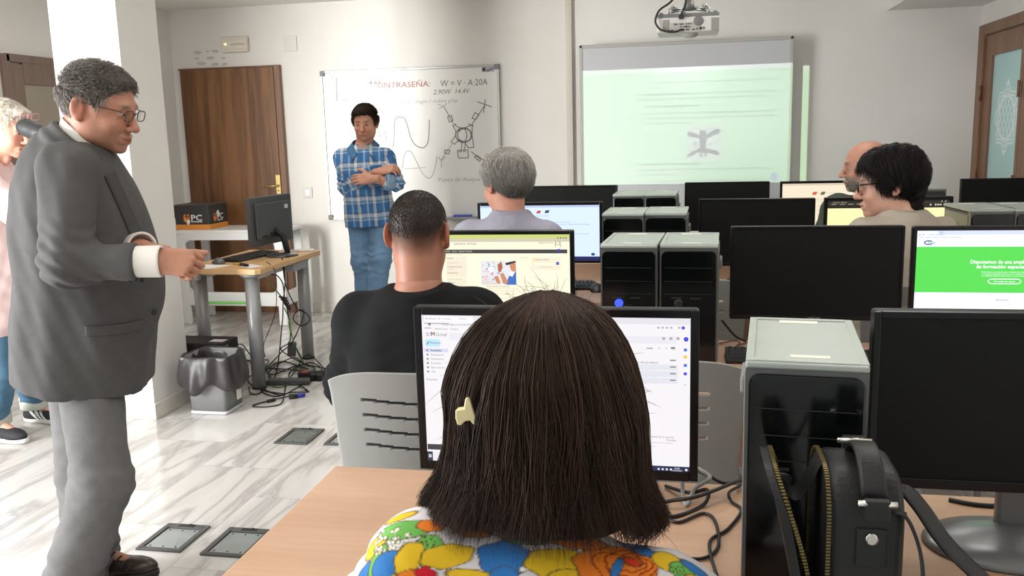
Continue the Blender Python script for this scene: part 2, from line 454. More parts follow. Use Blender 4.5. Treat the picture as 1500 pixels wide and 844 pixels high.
def marble():
    m = bpy.data.materials.new('marble_tiles'); m.use_nodes = True; nt = m.node_tree; N = nt.nodes; L = nt.links; b = N['Principled BSDF']
    def math_(op, a, bb=None):
        n = N.new('ShaderNodeMath'); n.operation = op
        for i, v in enumerate((a, bb)):
            if v is None: continue
            if hasattr(v, 'is_output'): L.new(v, n.inputs[i])
            else: n.inputs[i].default_value = v
        return n.outputs[0]
    tc = N.new('ShaderNodeTexCoord'); sp = N.new('ShaderNodeSeparateXYZ'); L.new(tc.outputs['Object'], sp.inputs[0])
    TW, TL = 0.40, 0.60
    cx = math_('DIVIDE', math_('ADD', sp.outputs[0], 0.12+8), TW); ix = math_('FLOOR', cx)
    cy = math_('ADD', math_('DIVIDE', math_('ADD', sp.outputs[1], 8.25), TL), math_('MULTIPLY', ix, 0.5)); iy = math_('FLOOR', cy)
    fx = math_('FRACT', cx); fy = math_('FRACT', cy)
    ex = math_('MULTIPLY', math_('MINIMUM', fx, math_('SUBTRACT', 1.0, fx)), TW); ey = math_('MULTIPLY', math_('MINIMUM', fy, math_('SUBTRACT', 1.0, fy)), TL)
    edge = math_('MINIMUM', ex, ey)
    joint = N.new('ShaderNodeMapRange'); joint.inputs['From Min'].default_value = 0.0006; joint.inputs['From Max'].default_value = 0.0022; L.new(edge, joint.inputs['Value'])
    cb = N.new('ShaderNodeCombineXYZ'); L.new(ix, cb.inputs[0]); L.new(iy, cb.inputs[1])
    wn = N.new('ShaderNodeTexWhiteNoise'); wn.noise_dimensions = '2D'; L.new(cb.outputs[0], wn.inputs['Vector'])
    off = N.new('ShaderNodeVectorMath'); off.operation = 'SCALE'; off.inputs['Scale'].default_value = 17.0; L.new(wn.outputs['Color'], off.inputs[0])
    add = N.new('ShaderNodeVectorMath'); add.operation = 'ADD'; L.new(tc.outputs['Object'], add.inputs[0]); L.new(off.outputs[0], add.inputs[1])
    mp = N.new('ShaderNodeMapping'); mp.inputs['Rotation'].default_value = (0, 0, math.radians(-32)); mp.inputs['Scale'].default_value = (6.0, 1.3, 1.0); L.new(add.outputs[0], mp.inputs[0])
    n1 = N.new('ShaderNodeTexNoise'); n1.inputs['Scale'].default_value = 0.8; n1.inputs['Detail'].default_value = 5; n1.inputs['Roughness'].default_value = 0.55; n1.inputs['Distortion'].default_value = 0.6; L.new(mp.outputs[0], n1.inputs['Vector'])
    v = math_('ABSOLUTE', math_('SUBTRACT', n1.outputs['Fac'], 0.5))
    r = N.new('ShaderNodeValToRGB'); e = r.color_ramp.elements
    e[0].position = 0.0; e[0].color = rgb(184, 180, 177); e[1].position = 0.07; e[1].color = rgb(215, 212, 207)
    x = e.new(0.025); x.color = rgb(196, 192, 187); x = e.new(0.3); x.color = rgb(226, 224, 220)
    L.new(v, r.inputs[0])
    tv = N.new('ShaderNodeMapRange'); tv.inputs['To Min'].default_value = 0.90; tv.inputs['To Max'].default_value = 1.03; L.new(wn.outputs['Value'], tv.inputs['Value'])
    mx = N.new('ShaderNodeMix'); mx.data_type = 'RGBA'; mx.blend_type = 'MULTIPLY'; mx.inputs[0].default_value = 1; L.new(r.outputs[0], mx.inputs[6]); L.new(tv.outputs[0], mx.inputs[7])
    m2 = N.new('ShaderNodeMix'); m2.data_type = 'RGBA'; L.new(joint.outputs[0], m2.inputs[0]); m2.inputs[6].default_value = rgb(178, 174, 168); L.new(mx.outputs[2], m2.inputs[7])
    L.new(m2.outputs[2], b.inputs['Base Color'])
    b.inputs['Roughness'].default_value = 0.16; b.inputs['Specular IOR Level'].default_value = 0.45
    MATS['marble_tiles'] = m; return m
MARBLE = marble()
def wood(name, base, dark, scale=6.0, axis='Z', rough=0.45, contrast=1.0, fine=70.0, coat=0.0):
    if name in MATS: return MATS[name]
    m = bpy.data.materials.new(name); m.use_nodes = True; nt = m.node_tree; N = nt.nodes; L = nt.links; b = N['Principled BSDF']
    tc = N.new('ShaderNodeTexCoord'); mp = N.new('ShaderNodeMapping')
    sc = {'X': (0.06, 1, 1), 'Y': (1, 0.06, 1), 'Z': (1, 1, 0.06)}[axis]; mp.inputs['Scale'].default_value = sc; L.new(tc.outputs['Object'], mp.inputs[0])
    n1 = N.new('ShaderNodeTexNoise'); n1.inputs['Scale'].default_value = scale; n1.inputs['Detail'].default_value = 6; n1.inputs['Distortion'].default_value = 1.2; L.new(mp.outputs[0], n1.inputs['Vector'])
    n2 = N.new('ShaderNodeTexNoise'); n2.inputs['Scale'].default_value = fine; n2.inputs['Detail'].default_value = 3; L.new(mp.outputs[0], n2.inputs['Vector'])
    ad = N.new('ShaderNodeMath'); ad.operation = 'MULTIPLY_ADD'; ad.inputs[1].default_value = 0.4; L.new(n2.outputs['Fac'], ad.inputs[0]); L.new(n1.outputs['Fac'], ad.inputs[2])
    r = N.new('ShaderNodeValToRGB'); e = r.color_ramp.elements; e[0].position = 0.70-0.22/contrast; e[1].position = 0.70+0.22/contrast
    e[0].color = rgb(*dark); e[1].color = rgb(*base); L.new(ad.outputs[0], r.inputs[0]); L.new(r.outputs[0], b.inputs['Base Color'])
    b.inputs['Roughness'].default_value = rough; b.inputs['Coat Weight'].default_value = coat
    MATS[name] = m; return m
WOOD_DESK = wood('beech_desk_laminate', (190, 154, 126), (177, 140, 111), 5, 'X', 0.42, 1.0, 90)
WOOD_TEACH = wood('beech_teacher_laminate', (222, 182, 132), (207, 164, 114), 5, 'Y', 0.38, 1.0, 90)
WOOD_DOOR = wood('walnut_door_panel', (142, 98, 60), (94, 60, 34), 7, 'Z', 0.42, 1.3, 60)
WOOD_FRAME = wood('brown_door_frame', (138, 102, 76), (116, 82, 60), 6, 'Z', 0.4, 1.0, 60)
WOOD_FRAME2 = wood('brown_side_door', (134, 112, 98), (114, 92, 80), 6, 'Z', 0.4, 1.0, 60)
PVC = mat('white_pvc', (226, 222, 214), 0.4)
GREYPL = mat('grey_plastic', (150, 150, 146), 0.42)
BLACK = mat('black_plastic', (17, 18, 18), 0.4, spec=.3, var=0.1, vscale=30)
BLACKM = mat('matte_black_plastic', (22, 23, 23), 0.55, var=0.1, vscale=30)
METAL = mat('brushed_steel', (190, 190, 188), 0.32, 1.0)
ALU = mat('aluminium_trim', (168, 168, 166), 0.38, 0.7)
RUBBER = mat('dark_rubber', (34, 34, 34), 0.6)

def slab(name, x0, x1, y0, y1, z0, z1, m, bev=0.0, parent=None):
    k = MB(); k.box(((x0+x1)/2, (y0+y1)/2, (z0+z1)/2), (x1-x0, y1-y0, z1-z0), bev=bev); return k.build(name, m, parent)
struct(slab('floor', XL-1.0, XR+0.1, YR-1.0, YB+0.1, -0.08, 0, MARBLE))
struct(slab('ceiling', XL-0.2, XR+0.1, YR-0.4, YB+0.1, ZC, ZC+0.1, WALL))
struct(slab('wall_back', XL-0.1, XR+0.1, YB, YB+0.12, 0, ZC, WALL))
# right wall with the frosted-glass door opening
DY0, DY1, DZ = 4.62, 6.81, 2.075
struct(slab('wall_right', XR, XR+0.12, DY1, YB, 0, ZC, WALL))
o = slab('wall_right_front', XR, XR+0.12, YR, DY0, 0, ZC, WALL); struct(o)
struct(slab('wall_right_lintel', XR, XR+0.12, DY0, DY1, DZ, ZC, WALL))
# left wall: window opening Y .2..2.9, wooden door Y 4.93..5.85
struct(slab('wall_left', XL-0.12, XL, 2.9, YB, 0, ZC, WALL))
struct(slab('wall_left_front', XL-0.12, XL, YR, 0.2, 0, ZC, WALL))
struct(slab('wall_left_lintel', XL-0.12, XL, 0.2, 2.9, 2.3, ZC, WALL))
struct(slab('wall_left_sill', XL-0.12, XL, 0.2, 2.9, 0, 0.12, WALL))
# dropped soffit along the right wall and the free-standing pillar
struct(slab('ceiling_soffit', 1.383, XR, YR, YB, 2.214, ZC, WALL))
struct(slab('wall_pillar', -3.092, -2.722, 4.04, 4.385, 0, ZC, WALL))
SKIRT = mat('marble_skirting', (226, 222, 212), 0.3, var=0.06, vscale=6)
def skirt(name, x0, x1, y0, y1): struct(slab(name, x0, x1, y0, y1, 0, 0.085, SKIRT, 0.003))
skirt('baseboard_back', -3.17, XR, YB-0.014, YB)
skirt('baseboard_pillar_front', -3.104, -2.710, 4.026, 4.04)
skirt('baseboard_pillar_side', -2.722, -2.710, 4.04, 4.397)
skirt('baseboard_left', XL, XL+0.014, 2.9, 4.88)
skirt('baseboard_right', XR-0.014, XR, YR, DY0)
# white cable trunking up the back wall, left of the projection board
k = MB(); k.box((-0.862, YB-0.02, ZC/2), (0.048, 0.04, ZC), bev=0.004); k.box((-0.8675, YB-0.041, ZC/2), (0.026, 0.004, ZC))
struct(k.build('trim_1', mat('cream_trunking', (216, 208, 196), 0.5)))
# window in the left wall (daylight comes in here)
wn = bpy.data.objects.new('window_1', None); COL.objects.link(wn); wn['kind'] = 'structure'
k = MB()
for y in (0.2, 1.55, 2.9): k.box((XL-0.06, y, 1.21), (0.06, 0.06, 2.18), bev=0.004)
for z in (0.14, 2.28): k.box((XL-0.06, 1.55, z), (0.06, 2.7, 0.05), bev=0.004)
struct(k.build('window_frame', ALU, wn))
# ------------------------------------------------------------------ the brown panel door in the back wall
d1 = bpy.data.objects.new('door_1', None); COL.objects.link(d1); struct(d1)
k = MB(); k.box((-3.66, YB-0.02, 1.0), (0.82, 0.04, 2.02), bev=0.002); struct(k.build('door_leaf', WOOD_DOOR, d1))
k = MB(); k.box((-3.222, YB-0.016, 1.012), (0.05, 0.05, 2.024), bev=0.004); k.box((-3.66, YB-0.014, 2.018), (0.86, 0.03, 0.012), bev=0.002)
struct(k.build('door_frame', WOOD_FRAME, d1))
BRASS = mat('worn_brass', (206, 182, 120), 0.3, 0.8)
k = MB(); h0 = atY(408, 272, YB-0.045)
k.box((h0[0], YB-0.045, h0[2]+0.01), (0.042, 0.008, 0.16), bev=0.003)
k.tube([(h0[0], YB-0.05, h0[2]), (h0[0], YB-0.09, h0[2]), (h0[0]-0.02, YB-0.095, h0[2]), (h0[0]-0.115, YB-0.09, h0[2]-0.008)], 0.0085, 10)
k.cyl((h0[0], YB-0.052, h0[2]-0.04), 0.006, 0.006, 'Y', 12)
struct(k.build('door_handle', BRASS, d1))
# ------------------------------------------------------------------ frosted-glass double door in the right wall
d2 = bpy.data.objects.new('door_2', None); COL.objects.link(d2); struct(d2)
k = MB(); X = XR
k.box((X+0.005, DY1-0.055, DZ/2), (0.07, 0.11, DZ), bev=0.006); k.box((X+0.005, DY0+0.055, DZ/2), (0.07, 0.11, DZ), bev=0.006)
k.box((X+0.005, (DY0+DY1)/2, DZ-0.036), (0.07, DY1-DY0-0.22, 0.072), bev=0.006)
struct(k.build('door_frame', WOOD_FRAME, d2))
GLASS = mat('frosted_glass', (196, 226, 224), 0.55, trans=0.25, var=0.05, vscale=2)
ETCH = mat('etched_white_ornament', (236, 246, 246), 0.7)
ym = atX(1499, 140, X)[1]; ym = 5.98
for s_, (ya, yb) in enumerate(((ym, DY1-0.115), (DY0+0.115, ym-0.01))):
    lf = struct(bpy.data.objects.new('door_leaf', None)); COL.objects.link(lf); lf.parent = d2
    ga, gb = (ya+0.02, yb-0.13) if s_ == 0 else (ya+0.13, yb-0.13)
    if s_ == 0: ga = ya+0.045
    k = MB()
    k.box((X+0.01, (gb+yb)/2, 1.0), (0.042, yb-gb, 1.99), bev=0.004); k.box((X+0.01, (ya+ga)/2, 1.0), (0.042, ga-ya, 1.99), bev=0.004)
    k.box((X+0.01, (ga+gb)/2, 1.928), (0.042, gb-ga, 0.135), bev=0.003); k.box((X+0.01, (ga+gb)/2, 0.14), (0.042, gb-ga, 0.27), bev=0.003)
    for z in (1.62, 1.05, 0.3): k.cyl((X-0.03, yb+0.002, z), 0.009, 0.1, 'Z', 10)
    struct(k.build('door_rails', WOOD_FRAME, lf))
    k = MB(); k.box((X+0.012, (ga+gb)/2, 1.065), (0.012, gb-ga, 1.59)); struct(k.build('door_glass', GLASS, lf))
    # interlaced ornament etched on the pane
    sh = Sheet((X+0.0055, gb, 1.86), (0, ga-gb, 0), (0, 0, -1.59), (-1, 0, 0))
    cu, cw, ru, rw = 0.56, 0.258, 0.36, 0.122
    def oc(a, q=1.0):
        z = 1+0.10*math.cos(8*a); return (cu+ru*q*z*math.cos(a), cw+rw*q*z*math.sin(a))
    for q in (1.0, 0.86): sh.line([oc(2*PI*i/64, q) for i in range(65)], 0.0075, ETCH)
    for i in range(8):
        a = PI*i/4
        sh.line([(cu+ru*.80*math.cos(a+t*2.3), cw+rw*.80*math.sin(a+t*2.3)) for t in (0, 0.5, 1)], 0.007, ETCH)
    for t in (-.5, -.17, .17, .5):
        sh.line([(cu+ru*(t+.55*s), cw+rw*.8*s) for s in np.linspace(-.72, .72, 9)], 0.007, ETCH)
        sh.line([(cu+ru*(t-.55*s), cw+rw*.8*s) for s in np.linspace(-.72, .72, 9)], 0.007, ETCH)
    for s in (-1, 1): sh.poly([(cu-.07, cw+s*rw*1.06), (cu, cw+s*rw*1.28), (cu+.07, cw+s*rw*1.06)], ETCH)
    struct(sh.build('door_ornament', lf))
# daylit corridor behind the frosted door
struct(slab('wall_corridor', XR+1.2, XR+1.3, 3.6, YB+1.2, 0, ZC, WALL)); struct(slab('floor_corridor', XR+0.1, XR+1.3, 3.6, YB+1.2, -0.08, 0, MARBLE))
# ------------------------------------------------------------------ wooden door in the left wall
d3 = bpy.data.objects.new('door_3', None); COL.objects.link(d3); struct(d3)
k = MB(); a0, a1, zt = 4.955, 5.80, 2.0
for y in (a0, a1): k.box((XL+0.005, y, zt/2), (0.05, 0.06, zt), bev=0.004)
k.box((XL+0.005, (a0+a1)/2, zt-0.022), (0.05, a1-a0, 0.05), bev=0.004)
struct(k.build('door_frame', WOOD_FRAME2, d3))
k = MB(); k.box((XL+0.006, a0+0.085, 0.98), (0.036, 0.11, 1.93), bev=0.004); k.box((XL+0.006, a1-0.085, 0.98), (0.036, 0.11, 1.93), bev=0.004)
k.box((XL+0.006, (a0+a1)/2, 1.89), (0.036, a1-a0-.28, 0.14), bev=0.003); k.box((XL+0.006, (a0+a1)/2, 0.16), (0.036, a1-a0-.28, 0.3), bev=0.003)
struct(k.build('door_rails', WOOD_FRAME2, d3))
k = MB(); k.box((XL+0.006, (a0+a1)/2, 1.06), (0.014, a1-a0-.28, 1.53)); struct(k.build('door_glass', mat('smoked_door_glass', (150, 138, 118), 0.12, var=0.15, vscale=1.5, spec=0.6), d3))
# damp marks and patched plaster on the back wall
STAIN = mat('damp_plaster_mark', (208, 205, 200), 0.8, var=0.1)
rs = random.Random(3)
sh = Sheet((XL, YB, ZC), (XR-XL, 0, 0), (0, 0, -ZC), (0, -1, 0))
for px, py, r in ((290, 77, 9), (304, 75, 4), (315, 75, 8), (288, 86, 6), (308, 85, 9), (327, 85, 6), (295, 93, 10), (315, 94, 8), (329, 94, 7)):
    p = atY(px, py, YB); u, w = (p[0]-XL)/(XR-XL), (ZC-p[2])/ZC
    pts = [(u+r*0.00070*rs.uniform(.7, 1.1)*math.cos(a), w+r*0.0007*rs.uniform(.7, 1.2)*math.sin(a)) for a in np.linspace(0, 2*PI, 14)[:-1]]
    sh.poly(pts, STAIN, 0.0006)
struct(sh.build('wall_stains'))

# ------------------------------------------------------------------ small fittings on the back wall
p0 = atY(328, 55.5, YB); p1 = atY(366, 76, YB); w_, h_ = p1[0]-p0[0], p0[2]-p1[2]
t = thing('emergency_light', 'cream rectangular emergency light with a tiny glowing lamp above the brown door', 'emergency light', ((p0[0]+p1[0])/2, YB, (p0[2]+p1[2])/2))
k = MB(); k.box((0, -0.02, 0), (w_, 0.04, h_), bev=0.006); k.build('housing', mat('cream_plastic', (222, 212, 198), 0.45), t)
k = MB(); k.box((0.012, -0.042, 0.0), (w_*.80, 0.012, h_*.62), bev=0.004); k.build('diffuser', mat('milky_diffuser', (226, 217, 204), 0.35), t)
k = MB(); k.box((0.03, -0.0495, 0), (w_*.55, 0.004, 0.012), bev=0.001); k.build('tube', mat('dim_tube', (190, 178, 160), 0.3), t)
k = MB(); k.lathe([(0.011, 0), (0.010, .006), (0.005, 0.010), (0, 0.0105)], (-w_*.35, -0.047, 0), 16, M=None); ob = k.build('indicator_lamp', emat((255, 246, 150), 2.2), t)
ob.rotation_euler = (0, 0, 0)
p0 = atY(415, 53, YB); p1 = atY(436, 75, YB)
k = MB(); k.box(((p0[0]+p1[0])/2, YB-0.004, (p0[2]+p1[2])/2), (p1[0]-p0[0], 0.008, p0[2]-p1[2]), bev=0.003)
tag(k.build('cover_plate', mat('painted_cover', (224, 220, 214), 0.6)), 'square blank white cover plate on the back wall right of the emergency light', 'cover plate')
p = atY(451, 282, YB)
t = thing('light_switch', 'white square light switch on the back wall between brown door and whiteboard', 'light switch', (p[0], YB, p[2]))
k = MB(); k.box((0, -0.005, 0), (0.082, 0.01, 0.082), bev=0.003); k.build('plate', mat('switch_plate', (214, 211, 204), 0.4), t)
k = MB(); k.box((0.004, -0.012, 0), (0.045, 0.008, 0.046), bev=0.003); k.build('rocker', mat('switch_rocker', (244, 243, 238), 0.3), t)

# ------------------------------------------------------------------ whiteboard
WBY = YB-0.03
a = atY(468.5, 103.5, WBY); b_ = atY(730.5, 94.5, WBY); c = atY(484, 322, WBY)
wx0, wx1, wz1, wz0 = a[0], b_[0], (a[2]+b_[2])/2, c[2]
WB = thing('whiteboard', 'white dry-erase board covered in marker sketches of a drone and sine waves', 'whiteboard', ((wx0+wx1)/2, YB, wz0))
W_, H_ = wx1-wx0, wz1-wz0
k = MB(); k.box((0, -0.014, H_/2), (W_-0.01, 0.02, H_-0.01)); k.build('writing_panel', mat('enamel_board', (233, 232, 227), 0.26, spec=0.45, var=0.03, vscale=3), WB)
k = MB(); fr = 0.018
for z in (fr/2, H_-fr/2): k.box((0, -0.016, z), (W_, 0.03, fr), bev=0.003)
for x in (-W_/2+fr/2, W_/2-fr/2): k.box((x, -0.016, H_/2), (fr, 0.03, H_), bev=0.003)
k.build('frame', ALU, WB)
for sx in (-1, 1):
    for z in (0.02, H_-0.02):
        k = MB(); k.box((sx*(W_/2-0.018), -0.018, z), (0.042, 0.036, 0.042), bev=0.007); k.build('corner_cap', mat('grey_corner', (122, 122, 120), 0.5), WB)
INK = mat('grey_marker_ink', (112, 112, 110), 0.5); INKL = mat('faded_marker_ink', (172, 171, 166), 0.5); INKR = mat('red_marker_ink', (176, 92, 72), 0.5); INKB = mat('black_marker_ink', (48, 46, 44), 0.5); SMEAR = mat('wiped_ink_smear', (204, 202, 194), 0.5)
sh = Sheet((-W_/2, -0.0245, H_), (W_, 0, 0), (0, 0, -H_), (0, -1, 0))
LT = atY(468.5, 103.5, WBY); 
def wb(px, py):
    p = atY(px, py, WBY); return ((p[0]-wx0)/W_, (wz1-p[2])/H_)
def wl(pts, m=INK, wd=0.0055, sm=True, inner=4):
    q = [wb(*p) for p in pts]
    if sm and len(q) > 2: q = [(v.x, v.y) for v in smoothpath([(a, b, 0) for a, b in q], inner)]
    sh.line(q, wd, m, 0.0005)
def z3(x, y): return (440+x*420/1363, 70+y*260/844)           # readings taken from an enlargement
def z4(x, y): return (530+x*210/1266, 140+y*140/844)
def z2(x, y): return (470+x*270/1500, 90+y*110/611)
# axes and the voltage sketch
wl([z2(125, 135), z2(128, 318)], INK, sm=False); wl([z2(128, 318), z2(290, 308)], INK, .004, sm=False); wl([z2(110, 190), z2(385, 191)], INKL, .004, sm=False)
wl([z2(80, 120), z2(90, 142), z2(108, 96)], INKL, .005, sm=False)
# sine waves
wl([z4(*p) for p in ((262, 455), (280, 430), (283, 300), (290, 230), (310, 197), (345, 188), (375, 205), (400, 260), (430, 370), (470, 435), (525, 462), (560, 450), (585, 400), (592, 300), (594, 215))])
wl([z4(*p) for p in ((358, 640), (365, 560), (385, 505), (410, 490), (440, 505), (480, 580), (530, 680), (570, 722), (600, 728), (630, 690), (655, 590), (662, 540))], INKL)
wl([z4(375, 650), z4(560, 635)], INKL, .004, sm=False); wl([z4(130, 265), z4(150, 330), z4(162, 375)], INK); wl([z4(205, 315), z4(215, 400)], INK); wl([z4(170, 120), z4(185, 160)], INK); wl([z4(196, 200), z4(198, 240)], INK)
# the drone
cx_, cy_ = 900, 350
for rx, ry, dx in ((72, 62, 0), (62, 56, 6), (68, 66, -4), (40, 62, -14)):
    wl([z4(cx_+dx+rx*math.cos(t_), cy_+ry*math.sin(t_)) for t_ in np.linspace(0, 2*PI, 18)], INK, .0055)
wl([z4(*p) for p in ((815, 250), (850, 280), (900, 285), (945, 270), (975, 255))]); wl([z4(*p) for p in ((800, 262), (826, 310), (822, 360), (785, 410))])
wl([z4(975, 258), z4(972, 350), z4(988, 458), z4(940, 462), z4(905, 408)], sm=False); wl([z4(785, 410), z4(820, 430), z4(835, 408), z4(885, 398)], sm=False)
wl([z4(805, 268), z4(830, 250)], sm=False); wl([z4(940, 252), z4(985, 268)], sm=False)
wl([z4(725, 100), z4(805, 245)], sm=False); wl([z4(1085, 85), z4(975, 250)], sm=False); wl([z4(795, 430), z4(700, 570)], INKL, sm=False); wl([z4(965, 495), z4(1060, 575)], INK, sm=False)
for q in (((755, 190), (790, 175), (803, 220), (772, 235)), ((972, 200), (1000, 150), (1032, 172), (1003, 212)), ((735, 480), (778, 487), (765, 518), (728, 505)), ((992, 545), (1015, 528), (1062, 562), (1045, 585))):
    wl([z4(*p) for p in q]+[z4(*q[0])], sm=False)
wl([z4(670, 75), z4(720, 95), z4(748, 68)], INKL, sm=False); wl([z4(720, 95), z4(680, 115)], INKL, sm=False)
wl([z4(1020, 55), z4(1145, 100)], sm=False); wl([z4(1088, 35), z4(1085, 85), z4(1072, 150)], sm=False)
wl([z4(675, 545), z4(700, 575), z4(735, 545)], INKL, sm=False); wl([z4(700, 575), z4(700, 635)], INKL, sm=False)
wl([z4(843, 485), z4(936, 480), z4(940, 550), z4(852, 552), z4(843, 485)], sm=False); wl([z4(885, 400), z4(878, 475)], sm=False); wl([z4(915, 412), z4(905, 478)], sm=False); wl([z4(858, 497), z4(880, 495)], sm=False); wl([z4(893, 496), z4(915, 494)], sm=False)
# handwriting
def hand(t_, px, py, x1, hpx, m, sl=0.12, bold=False):
    u, w = wb(px, py); u1, _ = wb(x1, py); sh.text(t_, u, w, hpx/219.0, m, fit=u1-u, bold=bold, slant=sl)
hand('4.6V', *z2(385, 190), z2(490, 0)[0], 6.5, INKB, .25); hand(':ONTRASEÑA:', *z2(436, 220), z2(888, 0)[0], 8.0, INKR, .05)
hand('W = V · A·20A', *z2(970, 204), z2(1355, 0)[0], 8.6, INK, .1); hand('2.90W  14,4V', *z2(912, 268), z2(1205, 0)[0], 6.6, INK, .2)
hand('b', *z2(222, 375), z2(240, 0)[0], 6, INKL); hand('ciencumolar.es / login / index php', *z2(425, 352), z2(1112, 0)[0], 5.2, INKL, .1)
hand('Punto de Ataque', *z4(672, 760), z4(1045, 0)[0], 5.5, INKL, .1)
sh.build('marker_drawings', WB)
p0 = wb(707, 97); p1 = wb(723, 105)
s2 = Sheet((-W_/2, -0.025, H_), (W_, 0, 0), (0, 0, -H_), (0, -1, 0))
s2.rect(p0[0]-.006, p0[1]+.002, p1[0]+.004, p1[1], mat('maker_sticker', (170, 170, 178), .4)); s2.rect(p0[0]-.003, p0[1]+.01, p0[0]+.014, p1[1]-.006, INKB); s2.line([(p0[0]+.02, p0[1]+.03), (p1[0]-.004, p0[1]+.016)], .008, mat('sticker_stroke', (88, 84, 110), .4))
s2.build('sticker', WB)
k = MB(); q0, q1 = atY(640, 322, WBY), atY(700, 319, WBY)
tx = (q0[0]+q1[0])/2-(wx0+wx1)/2
k.box((tx-.05, -0.05, 0.0), (0.42, 0.06, 0.012), bev=0.004); k.box((tx-.05, -0.078, 0.008), (0.42, 0.006, 0.02), bev=0.002); k.build('pen_tray', ALU, WB)
pz = wz0+0.006
t = thing('board_eraser', 'blue board eraser lying in the pen tray of the whiteboard', 'eraser', ((q0[0]+q1[0])/2+.05, YB-0.05, pz))
k = MB(); k.box((0, 0, 0.017), (0.15, 0.045, 0.022), bev=0.006); k.build('grip', mat('blue_plastic', (66, 84, 178), 0.4), t)
k = MB(); k.box((0, 0, 0.004), (0.144, 0.042, 0.008), bev=0.001); k.build('felt', mat('grey_felt', (120, 122, 130), 0.9), t)

# ------------------------------------------------------------------ projection board
IBY = 6.66
a = atY(848.3, 67.3, IBY); b_ = atY(1163.4, 51.4, IBY); ix0, ix1, iz1, iz0 = a[0], b_[0], (a[2]+b_[2])/2, 0.80
IB = thing('projection_board', 'wide grey framed interactive board showing the projected page about a drone', 'projection board', ((ix0+ix1)/2, IBY, iz0))
W2, H2 = ix1-ix0, iz1-iz0
k = MB(); k.box((0, 0.018, H2/2), (W2-0.012, 0.03, H2-0.012)); k.build('screen_panel', mat('matte_board_surface', (196, 197, 200), 0.5, spec=0.3), IB)
k = MB(); fr = 0.026
for z in (fr/2, H2-fr/2): k.box((0, 0.02, z), (W2, 0.045, fr), bev=0.006)
for x in (-W2/2+fr/2, W2/2-fr/2): k.box((x, 0.02, H2/2), (fr, 0.045, H2), bev=0.006)
k.build('frame', mat('pale_grey_frame', (178, 176, 170), 0.4), IB)
for sx in (-1, 1):
    for q in (.2, .8):
        k = MB(); k.box((sx*W2*.3, 0.118, H2*q), (0.06, 0.16, 0.08), bev=0.004); k.build('wall_bracket', ALU, IB)
# ================================================================== FURNITURE AND COMPUTERS
DZT = 0.735                                    # desk top height
PLASTIC_GREY = mat('light_grey_shell', (142, 142, 138), 0.42, var=0.05, vscale=12)
STEELGREY = mat('grey_lacquered_steel', (158, 159, 160), 0.38, 0.3)
def make_desk(name, x0, x1, y0, y1, label):
    t = thing(name, label, 'desk', ((x0+x1)/2, (y0+y1)/2, 0), 0, 'computer desks')
    w, d = x1-x0, y1-y0
    k = MB(); k.box((0, 0, DZT-0.0125), (w, d, 0.025), bev=0.003); k.build('desktop', WOOD_DESK, t)
    for sx in (-1, 1):
        x = sx*(w/2-0.06)
        k = MB(); k.box((x, 0, 0.02), (0.05, d-0.06, 0.03), bev=0.008); k.box((x, 0.08, 0.365), (0.05, 0.10, 0.68), bev=0.01); k.box((x, 0, DZT-0.04), (0.04, d-0.1, 0.03), bev=0.004)
        k.build('leg', STEELGREY, t)
    k = MB(); k.box((0, d/2-0.09, 0.50), (w-0.2, 0.018, 0.34), bev=0.002); k.build('modesty_panel', WOOD_DESK, t)
    return t
make_desk('computer_desk', -0.735, 0.612, 1.09, 1.712, 'beech computer desk nearest the camera, holding a black handbag and an open inbox')
make_desk('computer_desk', 0.618, 1.96, 1.06, 1.712, 'beech computer desk at the nearest right end, under the blank black monitor edge')
names = ['behind the nearest desk row, in front of the man in black', 'in front of the grey-haired man in the lilac shirt', 'farthest from the camera, below the projected page']
names2 = ['under the monitor with the green web page', 'in front of the young man with glasses', 'in front of the bald man in dark green']
for i in range(3):
    yf = 2.96+1.25*i
    make_desk('computer_desk', -0.735-.2, 0.612, yf-0.62, yf, 'beech computer desk '+names[i])
    make_desk('computer_desk', 0.618, 1.96, yf-0.62, yf, 'beech computer desk '+names2[i])

